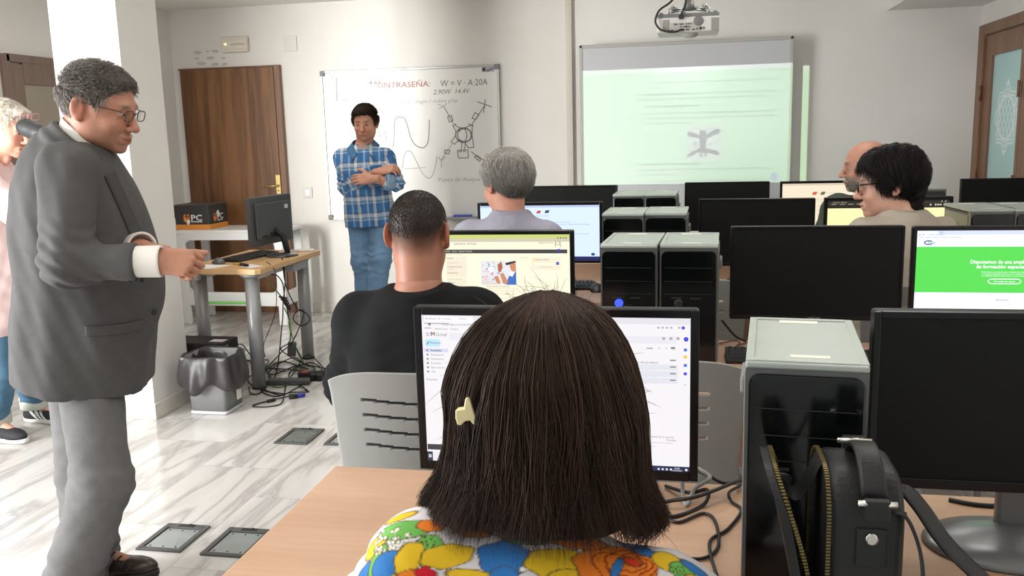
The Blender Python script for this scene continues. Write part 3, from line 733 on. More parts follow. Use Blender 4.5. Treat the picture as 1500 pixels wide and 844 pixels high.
# ------------------------------------------------------------------ chairs
CHROME = mat('grey_tube_steel', (150, 150, 150), 0.3, 0.8)
def make_chair(label, loc, rz=0.0):
    t = thing('classroom_chair', label, 'chair', loc, rz, 'grey classroom chairs')
    k = MB()
    def back(u, v):
        x = (u-0.5)*(0.42-0.05*(1-v)); z = 0.47+v*0.42
        y = -0.20-0.035*v - 0.035*(1-(2*(u-.5))**2) + (0.02 if v > .93 else 0)*0
        if v > 0.86:
            e = (v-0.86)/0.14; z -= 0.028*e*abs(2*(u-.5))**4
        return (x, y, z)
    def slot(u, v):
        if not 0.20 < u < 0.80: return False
        for c in (0.82, 0.73, 0.64, 0.55):
            cc = c - 0.035*((u-0.5)/.3) * 0.5
            if abs(v-cc) < 0.0105: return True
        return False
    k.grid(back, 64, 200, skip=slot)
    o = k.build('backrest', PLASTIC_GREY, t); md = o.modifiers.new('s', 'SOLIDIFY'); md.thickness = 0.008
    k = MB()
    def seat(u, v):
        x = (u-.5)*0.43; y = -0.2+v*0.42; z = 0.452-0.02*math.sin(PI*v)*(1-(2*u-1)**2)-(0.03*max(0, v-.85)/.15)
        return (x, y, z)
    k.grid(seat, 16, 16); o = k.build('seat', PLASTIC_GREY, t); md = o.modifiers.new('s', 'SOLIDIFY'); md.thickness = 0.012
    for sx in (-1, 1):
        k = MB(); k.tube([(sx*.19, .16, .435), (sx*.215, .2, .22), (sx*.22, .21, 0.012)], .011, 8); k.build('leg', CHROME, t)
        k = MB(); k.tube([(sx*.19, -.14, .435), (sx*.21, -.2, .22), (sx*.22, -.23, 0.012)], .011, 8); k.build('leg', CHROME, t)
        k = MB(); k.tube(smoothpath([(sx*.19, .16, .435), (sx*.195, -.15, .43), (sx*.19, -.19, .5), (sx*.185, -.2, .66)]), .010, 8); k.build('back_support', CHROME, t)
    return t
c0 = make_chair('grey slotted plastic chair carrying the man in the black T-shirt', (-0.635, 2.17, 0), 0.05)
dup(c0, (-0.055, 2.34, 0), -0.03, 'empty grey slotted plastic chair right of the inbox monitor', 'grey classroom chairs')
dup(c0, (-0.17, 0.80, 0), 0, 'grey plastic chair carrying the woman in the flowered blouse', 'grey classroom chairs')
dup(c0, (-0.68, 3.42, 0), 0, 'grey plastic chair carrying the grey-haired man', 'grey classroom chairs')
dup(c0, (0.02, 3.52, 0), 0, 'empty grey slotted plastic chair glimpsed left of the large switched-off monitor', 'grey classroom chairs')
dup(c0, (0.80, 3.40, 0), 0, 'grey plastic chair carrying the young man with glasses', 'grey classroom chairs')
dup(c0, (0.88, 4.62, 0), 0, 'grey plastic chair carrying the bald man', 'grey classroom chairs')

# ------------------------------------------------------------------ monitors
BEZ = mat('glossy_black_bezel', (12, 12, 14), 0.25, spec=0.35)
OFF = mat('switched_off_panel', (13, 15, 14), 0.5, spec=0.22)
SILV = mat('dark_silver_base', (120, 121, 122), 0.3, 0.4)
def make_monitor(px, Y, label, bez=(0.014, 0.020), content=None, base='oval', brand=None, rz=0.0, group='computer monitors', tall=None, bdx=0.0):
    """px = (left, top, right, bottom) edges read off the photograph, Y = depth of the screen"""
    a = atY(px[0], px[1], Y); b = atY(px[2], px[3], Y); w = b[0]-a[0]; h = a[2]-b[2]; xc = (a[0]+b[0])/2
    if tall: h = tall
    t = thing('computer_monitor', label, 'monitor', (xc, Y, DZT), rz, group)
    zt = a[2]-DZT; zb = zt-h
    k = MB(); k.box((0, 0.014, (zt+zb)/2), (w, 0.028, h), bev=0.005, seg=2)
    k.box((0, 0.040, (zt+zb)/2), (w*.72, 0.034, h*.7), bev=0.014); k.build('housing', BLACK, t)
    bs, bb = bez
    k = MB()   # raised bezel frame
    for x in (-w/2+bs/2, w/2-bs/2): k.box((x, -0.001, (zt+zb)/2), (bs, 0.006, h-0.002), bev=0.0018)
    k.box((0, -0.001, zt-bs/2-.0005), (w-2*bs, 0.006, bs), bev=0.0018); k.box((0, -0.001, zb+bb/2+.0005), (w-2*bs, 0.006, bb), bev=0.0018)
    k.build('bezel', BEZ, t)
    O = (-w/2+bs, -0.0012, zt-bs); U = (w-2*bs, 0, 0); Wv = (0, 0, -(h-bs-bb))
    sh = Sheet(O, U, Wv, (0, -1, 0))
    if content: content(sh)
    else: sh.rect(0, 0, 1, 1, OFF)
    sh.build('display', t)
    if brand:
        s2 = Sheet((-w/2, -0.0042, zb+bb), (w, 0, 0), (0, 0, -bb), (0, -1, 0)); s2.text(brand, .5, .78, .45, mat('silver_logo', (190, 190, 190), .3, .6), 'c', True, lift=.0004); s2.build('brand_mark', t)
    k = MB()
    k.box((0, 0.065, (zb+0.08)/2), (0.055, 0.022, zb+0.10), bev=0.006); k.build('stand_neck', BLACKM if base != 'silver' else SILV, t)
    k = MB(); k.lathe([(0.0, 0.0), (0.125, 0.0), (0.128, 0.004), (0.12, 0.012), (0.07, 0.022), (0.035, 0.03), (0, 0.032)], (bdx, 0.03, 0), 36, sy=0.8)
    k.build('stand_base', SILV if base == 'silver' else BLACKM, t)
    return t
W0 = emat((236, 233, 236)); WCOOL = emat((206, 224, 248), 1.1); TX = emat((92, 92, 96)); TXL = emat((172, 170, 172)); TXM = emat((130, 130, 134))
def bars(sh, u, w, lens, h, m, gap=.01):
    for l in lens: sh.rect(u, w, u+l, w+h, m); u += l+gap
def inbox(sh):
    def U(x): return (x-618)/391.0
    def Q(x, y): return U(x), (y-459-(x-618)*.014)/222.0
    def R(x0, y0, x1, y1, m, l=None):
        a, b = Q(x0, y0); c, d = Q(x1, y1+(x1-x0)*0); sh.rect(a, b, c, b+(y1-y0)/222.0, m, l)
    sh.rect(0, 0, 1, 1, W0)
    sh.rect(0, 0, 1, .042, emat((222, 220, 224))); sh.rect(0.01, .008, .20, .042, emat((244, 242, 244)))
    sh.rect(0, .965, 1, 1, emat((40, 48, 84)))
    def T(s, x, y, hpx, m=TX, bold=False, fit=None):
        a, b = Q(x, y); sh.text(s, a, b, hpx/222.0, m, bold=bold, fit=None if fit is None else fit/391.0)
    T('Recibidos (3) - correo', 624, 466, 3, TXM); T('Curso', 675, 466, 3, TXM)
    R(622, 471, 660, 472.5, TXL); T('mail.google.com/mail/u/0/#inbox', 648, 474.5, 3, TXM); R(628, 471, 632, 475, TXM); R(622, 478, 632, 479.5, TXL); T('Aplicaciones   Traducir', 638, 481, 2.7, TXM)
    for x0, y0, x1, y1 in ((624, 485.8, 629, 486.6), (624, 487.8, 629, 488.6), (624, 489.8, 629, 490.6)): R(x0, y0, x1, y1, TXM)
    RD, BL, YE, GR = emat((206, 62, 52)), emat((70, 110, 214)), emat((238, 190, 60)), emat((70, 160, 90))
    for (a, b), m in ((((632, 485), (632, 490)), BL), (((632, 485), (634.5, 488)), RD), (((634.5, 488), (637, 485)), RD), (((637, 485), (637, 490)), GR)): sh.line([Q(*a), Q(*b)], .007, m)
    T('Gmail', 639, 490.6, 5, TXM)
    R(622, 495, 645, 506.5, emat((188, 224, 246))); T('Redactar', 630, 502, 3.2, TX); sh.line([Q(625, 503), Q(628, 499)], .006, TX)
    R(620, 509, 657, 514.5, emat((206, 210, 236)))
    for i, s in enumerate(('Recibidos', 'Destacados', 'Pospuestos', 'Enviados', 'Borradores', 'Mas')):
        y = 513.3+i*6.4; T(s, 630, y, 3, TX if i == 0 else TXM, bold=i == 0); R(623.5, y-2.6, 626.5, y, TXM)
    T('Etiquetas', 622, 557, 3.2, TXM)
    R(660, 486, 990, 496, emat((226, 224, 232)))
    AV = emat((70, 74, 214))
    for (x, y, r) in ((1003, 494, .0085), (999, 478, .006)):
        a, b = Q(x, y); sh.ellipse(a, b, r, r*1.75, AV)
    for x in (970, 980, 990): R(x, 491, x+4, 495, TXL)
    for x in (963, 969, 975, 981, 992): R(x, 476.5, x+3, 479, TXL)
    R(948, 506, 957, 508, TXL); R(965, 506, 966.5, 508, TXL); R(975, 506, 976.5, 508, TXL); R(982, 505, 988, 508, TXM)
    for i in range(4):
        y = 524+i*9.5
        if i: R(930, y-4, 992, y+4, emat((220, 220, 230)))
        T('Curso de pilotos de dron: material de la sesion de hoy y enlace a la grabacion de la clase anterior con los apuntes del profesor', 700, y+1, 3, TX, fit=265); R(981, y-1, 989, y+.8, TXM)
    R(700, 640, 985, 640.6, TXL); T('Ultima actividad de la cuenta', 935, 636, 3, TXM, fit=52); T('Detalles', 976, 641, 3, TXM)
    for y, m in ((507, BL), (517, YE), (529, BL), (541, AV)): R(1000, y, 1004.5, y+4, m)
    T('+', 1000.5, 561, 4, TXM)
    R(619, 655, 720, 663.5, emat((66, 62, 70))); T('Mensaje enviado.', 622.5, 660.8, 3.6, W0, True)
    sh.rect(0, .935, .16, 1, emat((228, 226, 230))); sh.rect(0, .935, .022, 1, emat((52, 58, 78)))
    for dx in (0, 1):
        for dy in (0, 1): sh.rect(.006+dx*.006, .955+dy*.012, .0105+dx*.006, .965+dy*.012, W0)
    sh.text('18:09', .955, .983, .011, W0, 'c'); sh.text('16/05/2023', .955, .997, .010, W0, 'c')
    for x in (.885, .90, .915, .93): sh.rect(x, .98, x+.007, .992, W0)
    sh.text('ES', .845, .992, .011, W0); sh.rect(.985, .978, .993, .992, W0)
M1 = make_monitor((605.5, 449, 1022, 706), 1.60, 'computer monitor behind the woman in the flowered blouse, open on a white inbox', (0.0155, 0.0185), inbox)
make_monitor((1280, 455, 1765, 735), 1.47, 'blank black monitor right of the open handbag, on a silver oval base', (0.012, 0.018), None, 'silver', bdx=-.02)
BEI = emat((250, 240, 214), 1.02)
def campus(sh):
    def Q(x, y): return (x-604)/231.5, (y-346-(x-604)*.008)/124.0
    def R(x0, y0, x1, y1, m): a, b = Q(x0, y0); c, _ = Q(x1, y0); sh.rect(a, b, c, b+(y1-y0)/124.0, m)
    def T(s, x, y, hpx, m, fit=None, bold=False): a, b = Q(x, y); sh.text(s, a, b, hpx/124.0, m, bold=bold, fit=None if fit is None else fit/231.5)
    t1, t2, t3 = emat((120, 112, 100)), emat((196, 186, 168)), emat((84, 80, 74))
    sh.rect(0, 0, 1, 1, BEI); sh.rect(0, 0, 1, .045, emat((200, 210, 120))); sh.rect(0, .045, 1, .085, emat((206, 198, 176)))
    for x in (818, 822, 826, 829.5): R(x, 352, x+2, 354, t1)
    T('campus virtual', 667, 361, 4, t1); T('Usuario del curso', 791, 360.5, 3, t1, fit=21); R(814.5, 357, 823, 366, t2); R(817, 358.5, 820.5, 362, BEI); R(816, 363, 821.5, 366, BEI)
    R(604, 367.5, 832, 373, emat((72, 70, 68))); T('Inicio   Cursos   Campus formacion', 656, 371.5, 2.8, emat((214, 208, 196)), fit=38); R(818, 368.5, 822, 372.5, emat((64, 74, 190)))
    R(655, 378, 685, 408, emat((238, 228, 206))); R(655, 410, 685, 440, emat((238, 228, 206)))
    for i, y in enumerate((381.5, 388, 394, 398, 403, 412, 417.5, 424, 430)): T('Contenido del tema', 656, y, 2.6, t2 if i % 2 else t1, fit=10+6*(i % 3))
    T('Pagina principal', 656, 376, 2.6, t2, fit=24)
    R(781, 380, 822, 398, emat((240, 230, 206))); R(783, 382, 786, 385, emat((232, 214, 110))); T('Buscar en el curso', 787.5, 384.5, 2.7, t1, fit=18); R(784, 388, 812, 392, BEI); R(816, 387, 820, 391, emat((72, 82, 200))); T('Busqueda avanzada', 793, 394.5, 2.4, t2, fit=17); T('Editar', 765, 381.5, 2.6, t2, fit=11)
    # photograph of hands wiring a drone
    x0, y0, x1, y1 = 706.5, 384.5, 758, 419.5
    R(x0, y0, x1, y1, emat((226, 228, 234)))
    rs = random.Random(5)
    for i in range(46):
        c = rs.choice([(206, 214, 226), (238, 236, 240), (214, 120, 110), (170, 190, 214), (120, 130, 150), (232, 190, 180), (196, 90, 84)])
        x, y = rs.uniform(x0, x0+30), rs.uniform(y0, y1-5); R(x, y, min(x+rs.uniform(1, 5), x1), y+rs.uniform(.6, 2.6), emat(c))
    SKN, SKD, BLU, WHT, DRK = emat((206, 140, 104)), emat((176, 108, 78)), emat((70, 112, 190)), emat((246, 246, 248)), emat((62, 56, 60))
    def PG(pts, m): sh.poly([Q(*p) for p in pts], m)
    PG([(748, 388), (757.5, 386), (757.8, 404), (751, 399), (749, 394)], SKN); PG([(742, 388), (757, 384.8), (757.8, 387), (744, 391.5)], DRK)
    PG([(750, 402), (757.8, 400), (757.8, 419.4), (743, 419.4), (746, 410)], BLU); PG([(749, 401), (757, 400), (752, 408), (748, 406)], WHT)
    PG([(734, 404), (739, 402), (746, 415), (742, 419), (738, 417)], SKN); PG([(731, 390), (737, 386), (738.5, 394), (735, 402), (731.5, 400)], SKD); PG([(725, 408), (731, 406), (735, 417), (730, 419)], SKN)
    PG([(707, 410), (722, 414), (736, 419.3), (707, 419.3)], emat((222, 212, 214))); PG([(716, 396), (722, 392), (726, 397), (720, 403)], WHT)
    T('Montaje y mantenimiento de equipos dron', 714, 422.7, 2.6, t1, fit=34)
    for i, y in enumerate((425.5, 429, 433, 436, 440)): T('descripcion general de los contenidos del modulo y actividades de la unidad', 690, y, 2.5, t1 if i == 3 else t2, fit=(70, 74, 66, 20, 60)[i])
make_monitor((597, 338.5, 842, 478), 2.85, 'computer monitor in front of the man in black, open on a page with a photo', (0.013, 0.018), campus)
make_monitor((1071, 332, 1319.5, 470.5), 2.85, 'large switched-off monitor between the two black towers and the green web page', (0.008, 0.013), None, brand='SAMSUNG')
def green(sh):
    def Q(x, y): return (x-1344.5)/240.0, (y-337.5)/131.0
    def R(x0, y0, x1, y1, m): a, b = Q(x0, y0); c, d = Q(x1, y1); sh.rect(a, b, c, d, m)
    def T(s, x, y, hpx, m, al='l', bold=False, fit=None): a, b = Q(x, y); sh.text(s, a, b, hpx/131.0, m, al, bold, None if fit is None else fit/240.0)
    sh.rect(0, 0, 1, 1, emat((232, 240, 255), 1.15)); sh.rect(0, 0, 1, .05, emat((206, 214, 244), 1.1)); sh.rect(.0, .005, .12, .05, emat((230, 236, 255), 1.1)); sh.rect(.13, .012, .15, .035, emat((190, 198, 220)))
    t1, t2 = emat((118, 122, 150)), emat((160, 166, 190))
    T('formacion para drones', 1361, 345, 2.5, t1, fit=20); R(1347, 343, 1349, 345, t2); R(1352, 343, 1354, 345, t2)
    for x, wd in ((1348, 6), (1357, 9), (1368, 7), (1378, 10), (1392, 13)): T('Enlaces', x, 349, 2.4, t1, fit=wd)
    # logo: an ellipse stroke with small lettering
    sh.line([(Q(1361, 356)[0]+.024*math.cos(a), Q(1361, 356)[1]+.022*math.sin(a)) for a in np.linspace(.6, 5.6, 16)], .012, emat((60, 70, 110)))
    T('Foro', 1360, 358.4, 4.2, emat((60, 150, 110)), bold=True, fit=10.5)
    G1 = emat((92, 222, 88), 0.98); R(1344.5, 362.3, 1585, 432.8, G1)
    WH = emat((252, 255, 252), 1.15)
    T('Disponemos de una amplia oferta', 1420.5, 388, 5.4, WH, bold=True, fit=97); T('de formación especializada', 1429, 395.3, 5.4, WH, bold=True, fit=83)
    for y, s in ((401.8, 'Todos nuestros cursos de formacion se imparten por profesionales'), (404.8, 'con experiencia acreditada en el sector y en el manejo de equipos'), (407.8, 'con certificado oficial y practicas reales en nuestras instalaciones')): T(s, 1437, y, 2.1, WH, fit=66)
    pts = [(1454+6.5*-math.sin(a)*1.0 if i < 12 else 1485+6.5*math.sin(a-PI), 415.3+3.5*math.cos(a) if i < 12 else 415.3-3.5*math.cos(a-PI)*-1*-1) for i, a in enumerate(list(np.linspace(0, PI, 12))+list(np.linspace(PI, 2*PI, 12)))]
    pill = [Q(1453-6*math.sin(a), 415.3-3.6*math.cos(a)) for a in np.linspace(0, PI, 10)]+[Q(1486+6*math.sin(a), 415.3+3.6*math.cos(a)) for a in np.linspace(0, PI, 10)]
    sh.line(pill+[pill[0]], .009, WH); T('Ver todos los cursos', 1455, 416.5, 2.4, WH, bold=True, fit=29)
    T('Saber mas cursos', 1459.5, 444.8, 2.6, emat((96, 100, 130)), bold=True, fit=17)
make_monitor((1338, 332, 1597, 473), 2.85, 'computer monitor at the right edge showing a bright green web page', (0.012, 0.018), green)
def page(x0, y0, wpx, hpx, bg, ln, ic1, ic2, bar=True, icons=None):
    def f(sh):
        def Q(x, y): return (x-x0)/wpx, (y-y0)/hpx
        def R(a, b, c, d, m): u, v = Q(a, b); e, g = Q(c, d); sh.rect(u, v, e, g, m)
        sh.rect(0, 0, 1, 1, bg); sh.rect(0, 0, 1, .04, ln[1])
        for x, y, m in icons: sh.poly([Q(x-3.2, y+2), Q(x-1.6, y-2), Q(x+4, y-2.4), Q(x+2.4, y+1.8)], m); R(x-1.5, y-.6, x+1.6, y+1.2, m)
        for i, y in enumerate((.21, .34, .38, .475, .565, .89, .945)):
            sh.text(('Mantenimiento de los equipos', 'El uso de baterias en estos equipos requiere de un plan', 'de revision periodica de todos los elementos que componen la aeronave', 'y el conjunto de la estacion de control', 'Se recomienda revisar la carga antes y despues de cada uno de los vuelos', 'Pagina siguiente del temario', 'Volver')[i], .36 if i not in (1, 2, 4) else .30, y*.93, .02, ln[0], fit=(.22, .46, .62, .26, .62, .3, .1)[i])
        if bar:
            sh.rect(0, .925, 1, 1, emat((36, 42, 92))); [sh.rect(.1+.05*i, .95, .11+.05*i, .975, WCOOL) for i in range(7)]
            sh.ellipse(.945, .885, .016, .026, emat((40, 80, 120)))
    return f
make_monitor((699, 297.5, 883, 385.5), 4.10, 'computer monitor right of the grey-haired man, open on a pale blue text page', (0.014, 0.012), page(707, 301.5, 170, 82, WCOOL, (emat((110, 130, 170)), emat((184, 200, 232))), 0, 0, True, ((791, 311.5, emat((196, 70, 84))), (803, 311, emat((56, 66, 96))))))
make_monitor((1024, 292, 1191.5, 390), 4.10, 'switched-off monitor one row behind the large switched-off monitor', (0.008, 0.014), None)
YEL = emat((255, 236, 176), 1.05)
def yellow(sh):
    sh.rect(0, 0, 1, 1, YEL); sh.rect(0, 0, 1, .13, emat((40, 38, 36))); sh.rect(0, .045, 1, .05, emat((90, 84, 76)))
    for u in (.03, .10, .17, .24, .31, .38): sh.rect(u, .058, u+.045, .068, emat((170, 160, 140)))
    for u in (.04, .30, .46): sh.text('curso dron', u, .038, .022, emat((190, 180, 160)), fit=.12)
    for u in (.84, .88, .90, .92, .95): sh.rect(u, .07, u+.014, .095, emat((214, 204, 184)))
    for u in (.93, .96): sh.rect(u, .02, u+.012, .036, emat((190, 180, 160)))
    sh.rect(0, .94, 1, 1, emat((60, 54, 46)))
make_monitor((1208, 289.5, 1391, 387), 4.10, 'computer monitor in front of the young man with glasses, open on a pale yellow page', (0.014, 0.018), yellow)
make_monitor((768, 273, 905, 352), 5.35, 'switched-off monitor partly hidden behind the pale blue text page', (0.009, 0.014), None)
make_monitor((1003, 267.5, 1126, 338), 5.35, 'switched-off monitor directly below the projected page', (0.008, 0.012), None)
CRM = emat((240, 226, 200), 1.0)
make_monitor((1143, 266, 1288, 348), 5.35, 'computer monitor in front of the bald man, open on a cream text page', (0.013, 0.016), page(1148, 269.5, 134, 72, CRM, (emat((176, 160, 136)), emat((214, 200, 174))), 0, 0, False, ((1193, 283.5, emat((206, 92, 60))), (1204.5, 283.5, emat((96, 84, 84))))))
make_monitor((1408, 262, 1556, 342), 5.35, 'switched-off monitor at the far right in front of the glazed wooden door', (0.009, 0.014), None)

# ------------------------------------------------------------------ tower computers
CASE = mat('dark_grey_case_steel', (58, 60, 60), 0.4, 0.3, var=0.1); GLOSS = mat('piano_black_front', (9, 11, 12), 0.12, spec=0.5); TOPG = mat('pale_grey_case_top', (172, 180, 172), 0.34, 0.15, var=0.05, vscale=14); RIM = mat('grey_bezel_rim', (104, 106, 104), 0.32, 0.3)
STK = mat('cream_sticker', (228, 226, 212), 0.5)
def make_tower(px, py, zt, label, rz=-0.06, led=False, w=0.168, d=0.315, side=1):
    p = atZ(px, py, zt); h = zt-DZT
    t = thing('desktop_tower', label, 'computer', (p[0], p[1], DZT), rz, 'black desktop towers')
    k = MB(); k.box((0, d/2+0.014, h/2), (w-0.008, d-0.028, h-0.012), bev=0.004); k.build('case', CASE, t)
    # front: rounded pale rim with a glossy inset
    k = MB(); n = 6; r = 0.016
    def arch(x, z0, z1, r): return [(-x, z0), (x, z0)]+[(x-r+r*math.cos(a), z1-r+r*math.sin(a)) for a in np.linspace(0, PI/2, n)]+[(-x+r+r*math.cos(a), z1-r+r*math.sin(a)) for a in np.linspace(PI/2, PI, n)]
    k.prism(arch(w/2, 0.004, h, 0.008), 0.006, 0.03); k.build('front_rim', RIM, t)
    k = MB(); k.prism(arch(w/2-0.005, 0.006, h-0.012, r), 0.0, 0.012)
    o = k.build('front_panel', GLOSS, t); bv = o.modifiers.new('b', 'BEVEL'); bv.width = 0.002; bv.segments = 2
    k = MB()
    for z in (h-0.062, h-0.102, h-0.140): k.box((0, -0.0006, z), (w-0.03, 0.0016, 0.0012))
    for x in (-.035, .02): k.box((x, -0.001, h-.152), (0.03, 0.003, 0.004))
    k.build('drive_seams', mat('seam_grey', (44, 46, 46), 0.4), t)
    k = MB(); k.lathe([(0.0085, 0), (0.0125, 0), (0.0125, 0.004), (0.0085, 0.004)], (0, 0, 0), 20, M=Matrix.Translation((-.028, -0.003, h-.168)) @ Matrix.Rotation(PI/2, 4, 'X'))
    k.build('power_ring', emat((40, 60, 255), 3) if led else mat('ring_grey', (60, 62, 64), 0.3, 0.6), t)
    # top: bevelled pale lid with a shallow sunken field
    k = MB(); k.box((0, d/2, h+0.001), (w, d-0.004, 0.010), bev=0.003)
    e = 0.012
    for x in (-w/2+e/2, w/2-e/2): k.box((x, d/2, h+0.0065), (e, d-0.012, 0.003), bev=0.001)
    for y in (0.016, d-0.012): k.box((0, y, h+0.0068), (w-2*e+.002, 0.02 if y < .1 else .012, 0.003), bev=0.001)
    k.build('top_panel', TOPG, t)
    k = MB(); k.box((-.004, d-0.032, h+0.0066), (0.062, 0.02, 0.0012)); o = k.build('sticker', STK, t)
    k = MB(); k.box((0.006, 0.042, h+0.0066), (0.055, 0.016, 0.0012)); k.build('sticker', STK, t)
    for sx in (-1, 1):
        k = MB(); k.box((sx*(w/2-0.001), d*.5, h*.5), (0.006, d-.05, h-.03), bev=0.002); k.box((sx*(w/2+0.005), d*.62, h*.80), (0.012, 0.10, 0.03), bev=0.005); k.build('side_panel', mat('grey_side_steel', (118, 120, 118), 0.42, 0.3), t)
    return t
ZT = 1.092
make_tower(1182, 540, ZT, 'tall black tower with a pale grey lid behind the open handbag', -0.09)
make_tower(920.5, 362, ZT, 'black tower with the glowing blue power ring above the inbox monitor', -0.055, True)
make_tower(1009, 362, ZT, 'black tower right of the one with the blue power ring', -0.045)
make_tower(912, 316, ZT, 'second black tower behind the blue-ring tower, left one of its pair', -0.03)
make_tower(975, 315, ZT, 'second black tower behind the blue-ring tower, right one of its pair', -0.03)
make_tower(920.5, 287, ZT-.004, 'farthest black tower below the projected page, left one of its pair', -0.03)
make_tower(967.5, 286.5, ZT-.004, 'farthest black tower below the projected page, right one of its pair', -0.03)
make_tower(1457, 309.5, ZT, 'black tower with a pale flank behind the green web page monitor', 0.05)
make_tower(1524, 309, ZT, 'black tower at the right edge, right neighbour of the pale-flanked tower', 0.05)
make_tower(1362, 277.5, ZT-.004, 'black tower right of the dark-haired young man, behind the pale yellow page', 0.03)

# ------------------------------------------------------------------ keyboards and mice
KEY = mat('black_keycaps', (40, 41, 43), 0.45); KEYB = mat('black_keyboard_body', (26, 27, 29), 0.4)
def make_keyboard(label, loc, rz, w=0.44, d=0.14):
    t = thing('keyboard', label, 'keyboard', loc, rz, 'black keyboards')
    k = MB(); k.box((0, 0, 0.009), (w, d, 0.016), Matrix.Rotation(0.05, 4, 'X'), bev=0.004); k.build('body', KEYB, t)
    k = MB(); R = Matrix.Rotation(0.05, 4, 'X')
    for r_ in range(6):
        y = -d/2+0.02+r_*(d-.04)/5; x = -w/2+0.016
        while x < w/2-0.016:
            ww = 0.017 if not (r_ == 0 and -0.09 < x < 0.02) else 0.10
            if not (w*.18 < x < w*.20 or w*.30 < x < w*.32):
                p = R @ Vector((x+ww/2-.0085, y, 0.019)); k.box(p, (ww-0.003, 0.0155, 0.006), R, taper=(.85, .85))
            x += ww+0.0015
    k.build('keycaps', KEY, t)
    return t
def make_mouse(label, loc, rz, s=1.0, col=None):
    t = thing('computer_mouse', label, 'mouse', loc, rz, 'black mice')
    k = MB()
    def f(u, v):
        a = u*2*PI; y = -0.055+0.11*v; rr = max(1-((v-.5)*2)**4, 0)**.5; hh = (0.034*math.sin(PI*min(max(v*.85+.1, 0), 1)))*1.0
        return (0.031*rr*math.cos(a)*s, y*s, max(hh*math.sin(a)*rr, 0)*s+0.002)
    k.grid(f, 20, 12); k.build('shell', col or KEYB, t)
    k = MB(); k.cyl((0, 0.028*s, 0.028*s), 0.006*s, 0.006, 'X', 14); k.build('scroll_wheel', RUBBER, t)
    return t
kp = atZ(1062, 536, DZT)
make_keyboard('black keyboard under the large switched-off monitor, beside the front tower', (kp[0]+0.225, 2.715, DZT), -0.02)
kp = atZ(850, 414, DZT); make_keyboard('dark keyboard in the middle row, below the pale blue text page', (-0.62, 3.95, DZT), 0.0)
mp_ = atZ(874, 426, DZT); make_mouse('black mouse left of the blue-ring tower', (mp_[0], mp_[1], DZT), 0.2)
# ------------------------------------------------------------------ cables on the desks
CAB = mat('black_cable', (20, 20, 20), 0.5); CABG = mat('green_cable', (92, 128, 66), 0.5); CABW = mat('grey_cable', (150, 150, 148), 0.5)
def cable(label, pts, r=0.003, m=None, n=8, group=None, name='cable'):
    k = MB(); k.tube(smoothpath(pts, n), r, 7); o = k.build(name, m or CAB); return tag(o, label, 'cable', group)
def dz(px, py, z=DZT+0.004): p = atZ(px, py, z); return tuple(p)
cable('thick black cable looping out from under the inbox monitor', [dz(975, 712), dz(1010, 722, .75), dz(1036, 718, .76), dz(1030, 740), dz(985, 757), dz(950, 748), dz(978, 735, .75), dz(1020, 728, .76), dz(1075, 707, .76), dz(1092, 700)], .0036)
cable('black cable coiled below the inbox monitor corner', [dz(960, 742), dz(990, 765), dz(1030, 752), dz(1048, 765), dz(1052, 800), dz(1030, 818), dz(985, 815), dz(955, 806), dz(945, 800)], .0030)
cable('black cable hanging in a tight bend left of the front tower', [dz(1084, 712), dz(1068, 722, .75), dz(1072, 735), dz(1086, 748), dz(1066, 775), dz(1042, 790), dz(1040, 810), dz(1050, 844)], .0030)
cable('black cable crossing from the empty chair to the front tower', [dz(1023, 690, .77), dz(1040, 698, .77), dz(1062, 708, .76), dz(1090, 703, .755)], .0034)
cable('grey cable dropping behind the inbox monitor', [(0.0, 1.66, 0.80), dz(1000, 720, .75), dz(1006, 740), dz(1018, 716, .76), dz(1040, 700, .78), (0.03, 1.70, .77)], .0040, CABW)
r2 = 2.80
cable('black cable falling behind the large switched-off monitor', [tuple(atY(1058, 470, 2.86)), tuple(atY(1066, 480, 2.88)), tuple(atY(1078, 493, 2.90)), dz(1092, 500)], .0038)
cable('thin red-brown cable on the desk left of the front tower', [dz(1054, 503), dz(1075, 499), dz(1084, 502), dz(1080, 506), dz(1096, 501)], .0022, mat('dark_red_cable', (110, 50, 40), .5))
cable('black cable trailing behind the blank monitor at the right', [dz(1390, 732), dz(1420, 738), dz(1450, 741), dz(1500, 742), (0.75, 1.66, DZT+.004)], .0045)
# ------------------------------------------------------------------ floor boxes
ZINC = mat('zinc_lid', (176, 184, 182), 0.34, 0.55, var=0.15, vscale=10); DGREY = mat('dark_grey_nylon', (84, 84, 82), 0.5)
def floor_box(x0, x1, y0, y1, label, worn=False):
    t = thing('floor_outlet_box', label, 'floor box', ((x0+x1)/2, (y0+y1)/2, 0), 0, 'floor outlet boxes'); w, d = x1-x0, y1-y0
    k = MB(); e = 0.02
    for x in (-w/2+e/2, w/2-e/2): k.box((x, 0, 0.004), (e, d, 0.008), bev=0.002)
    k.box((0, -d/2+e/2, 0.004), (w-2*e, e, 0.008), bev=0.002); k.box((0, d/2-.017, 0.004), (w-2*e, 0.034, 0.008), bev=0.002); k.build('frame', DGREY, t)
    k = MB(); k.box((0, -.007, 0.002), (w-2*e-.006, d-e-.04, 0.004), bev=0.001)
    k.build('lid', mat('worn_zinc_lid', (132, 138, 130), 0.5, 0.4, var=0.3, vscale=26) if worn else ZINC, t)
    k = MB(); k.box((0.0, d/2-.016, 0.0085), (0.06, 0.018, 0.003), bev=0.001); k.cyl((0.012, d/2-.012, 0.0105), 0.006, 0.003, 'Z', 12); k.build('cable_flap', RUBBER, t)
    for sx in (-1, 0, 1):
        for sy in (-1, 1):
            k = MB(); k.cyl((sx*(w/2-.038), -.007+sy*(d/2-.042), 0.0045), 0.0035, 0.0015, 'Z', 10); k.build('screw', RUBBER, t)
    return t
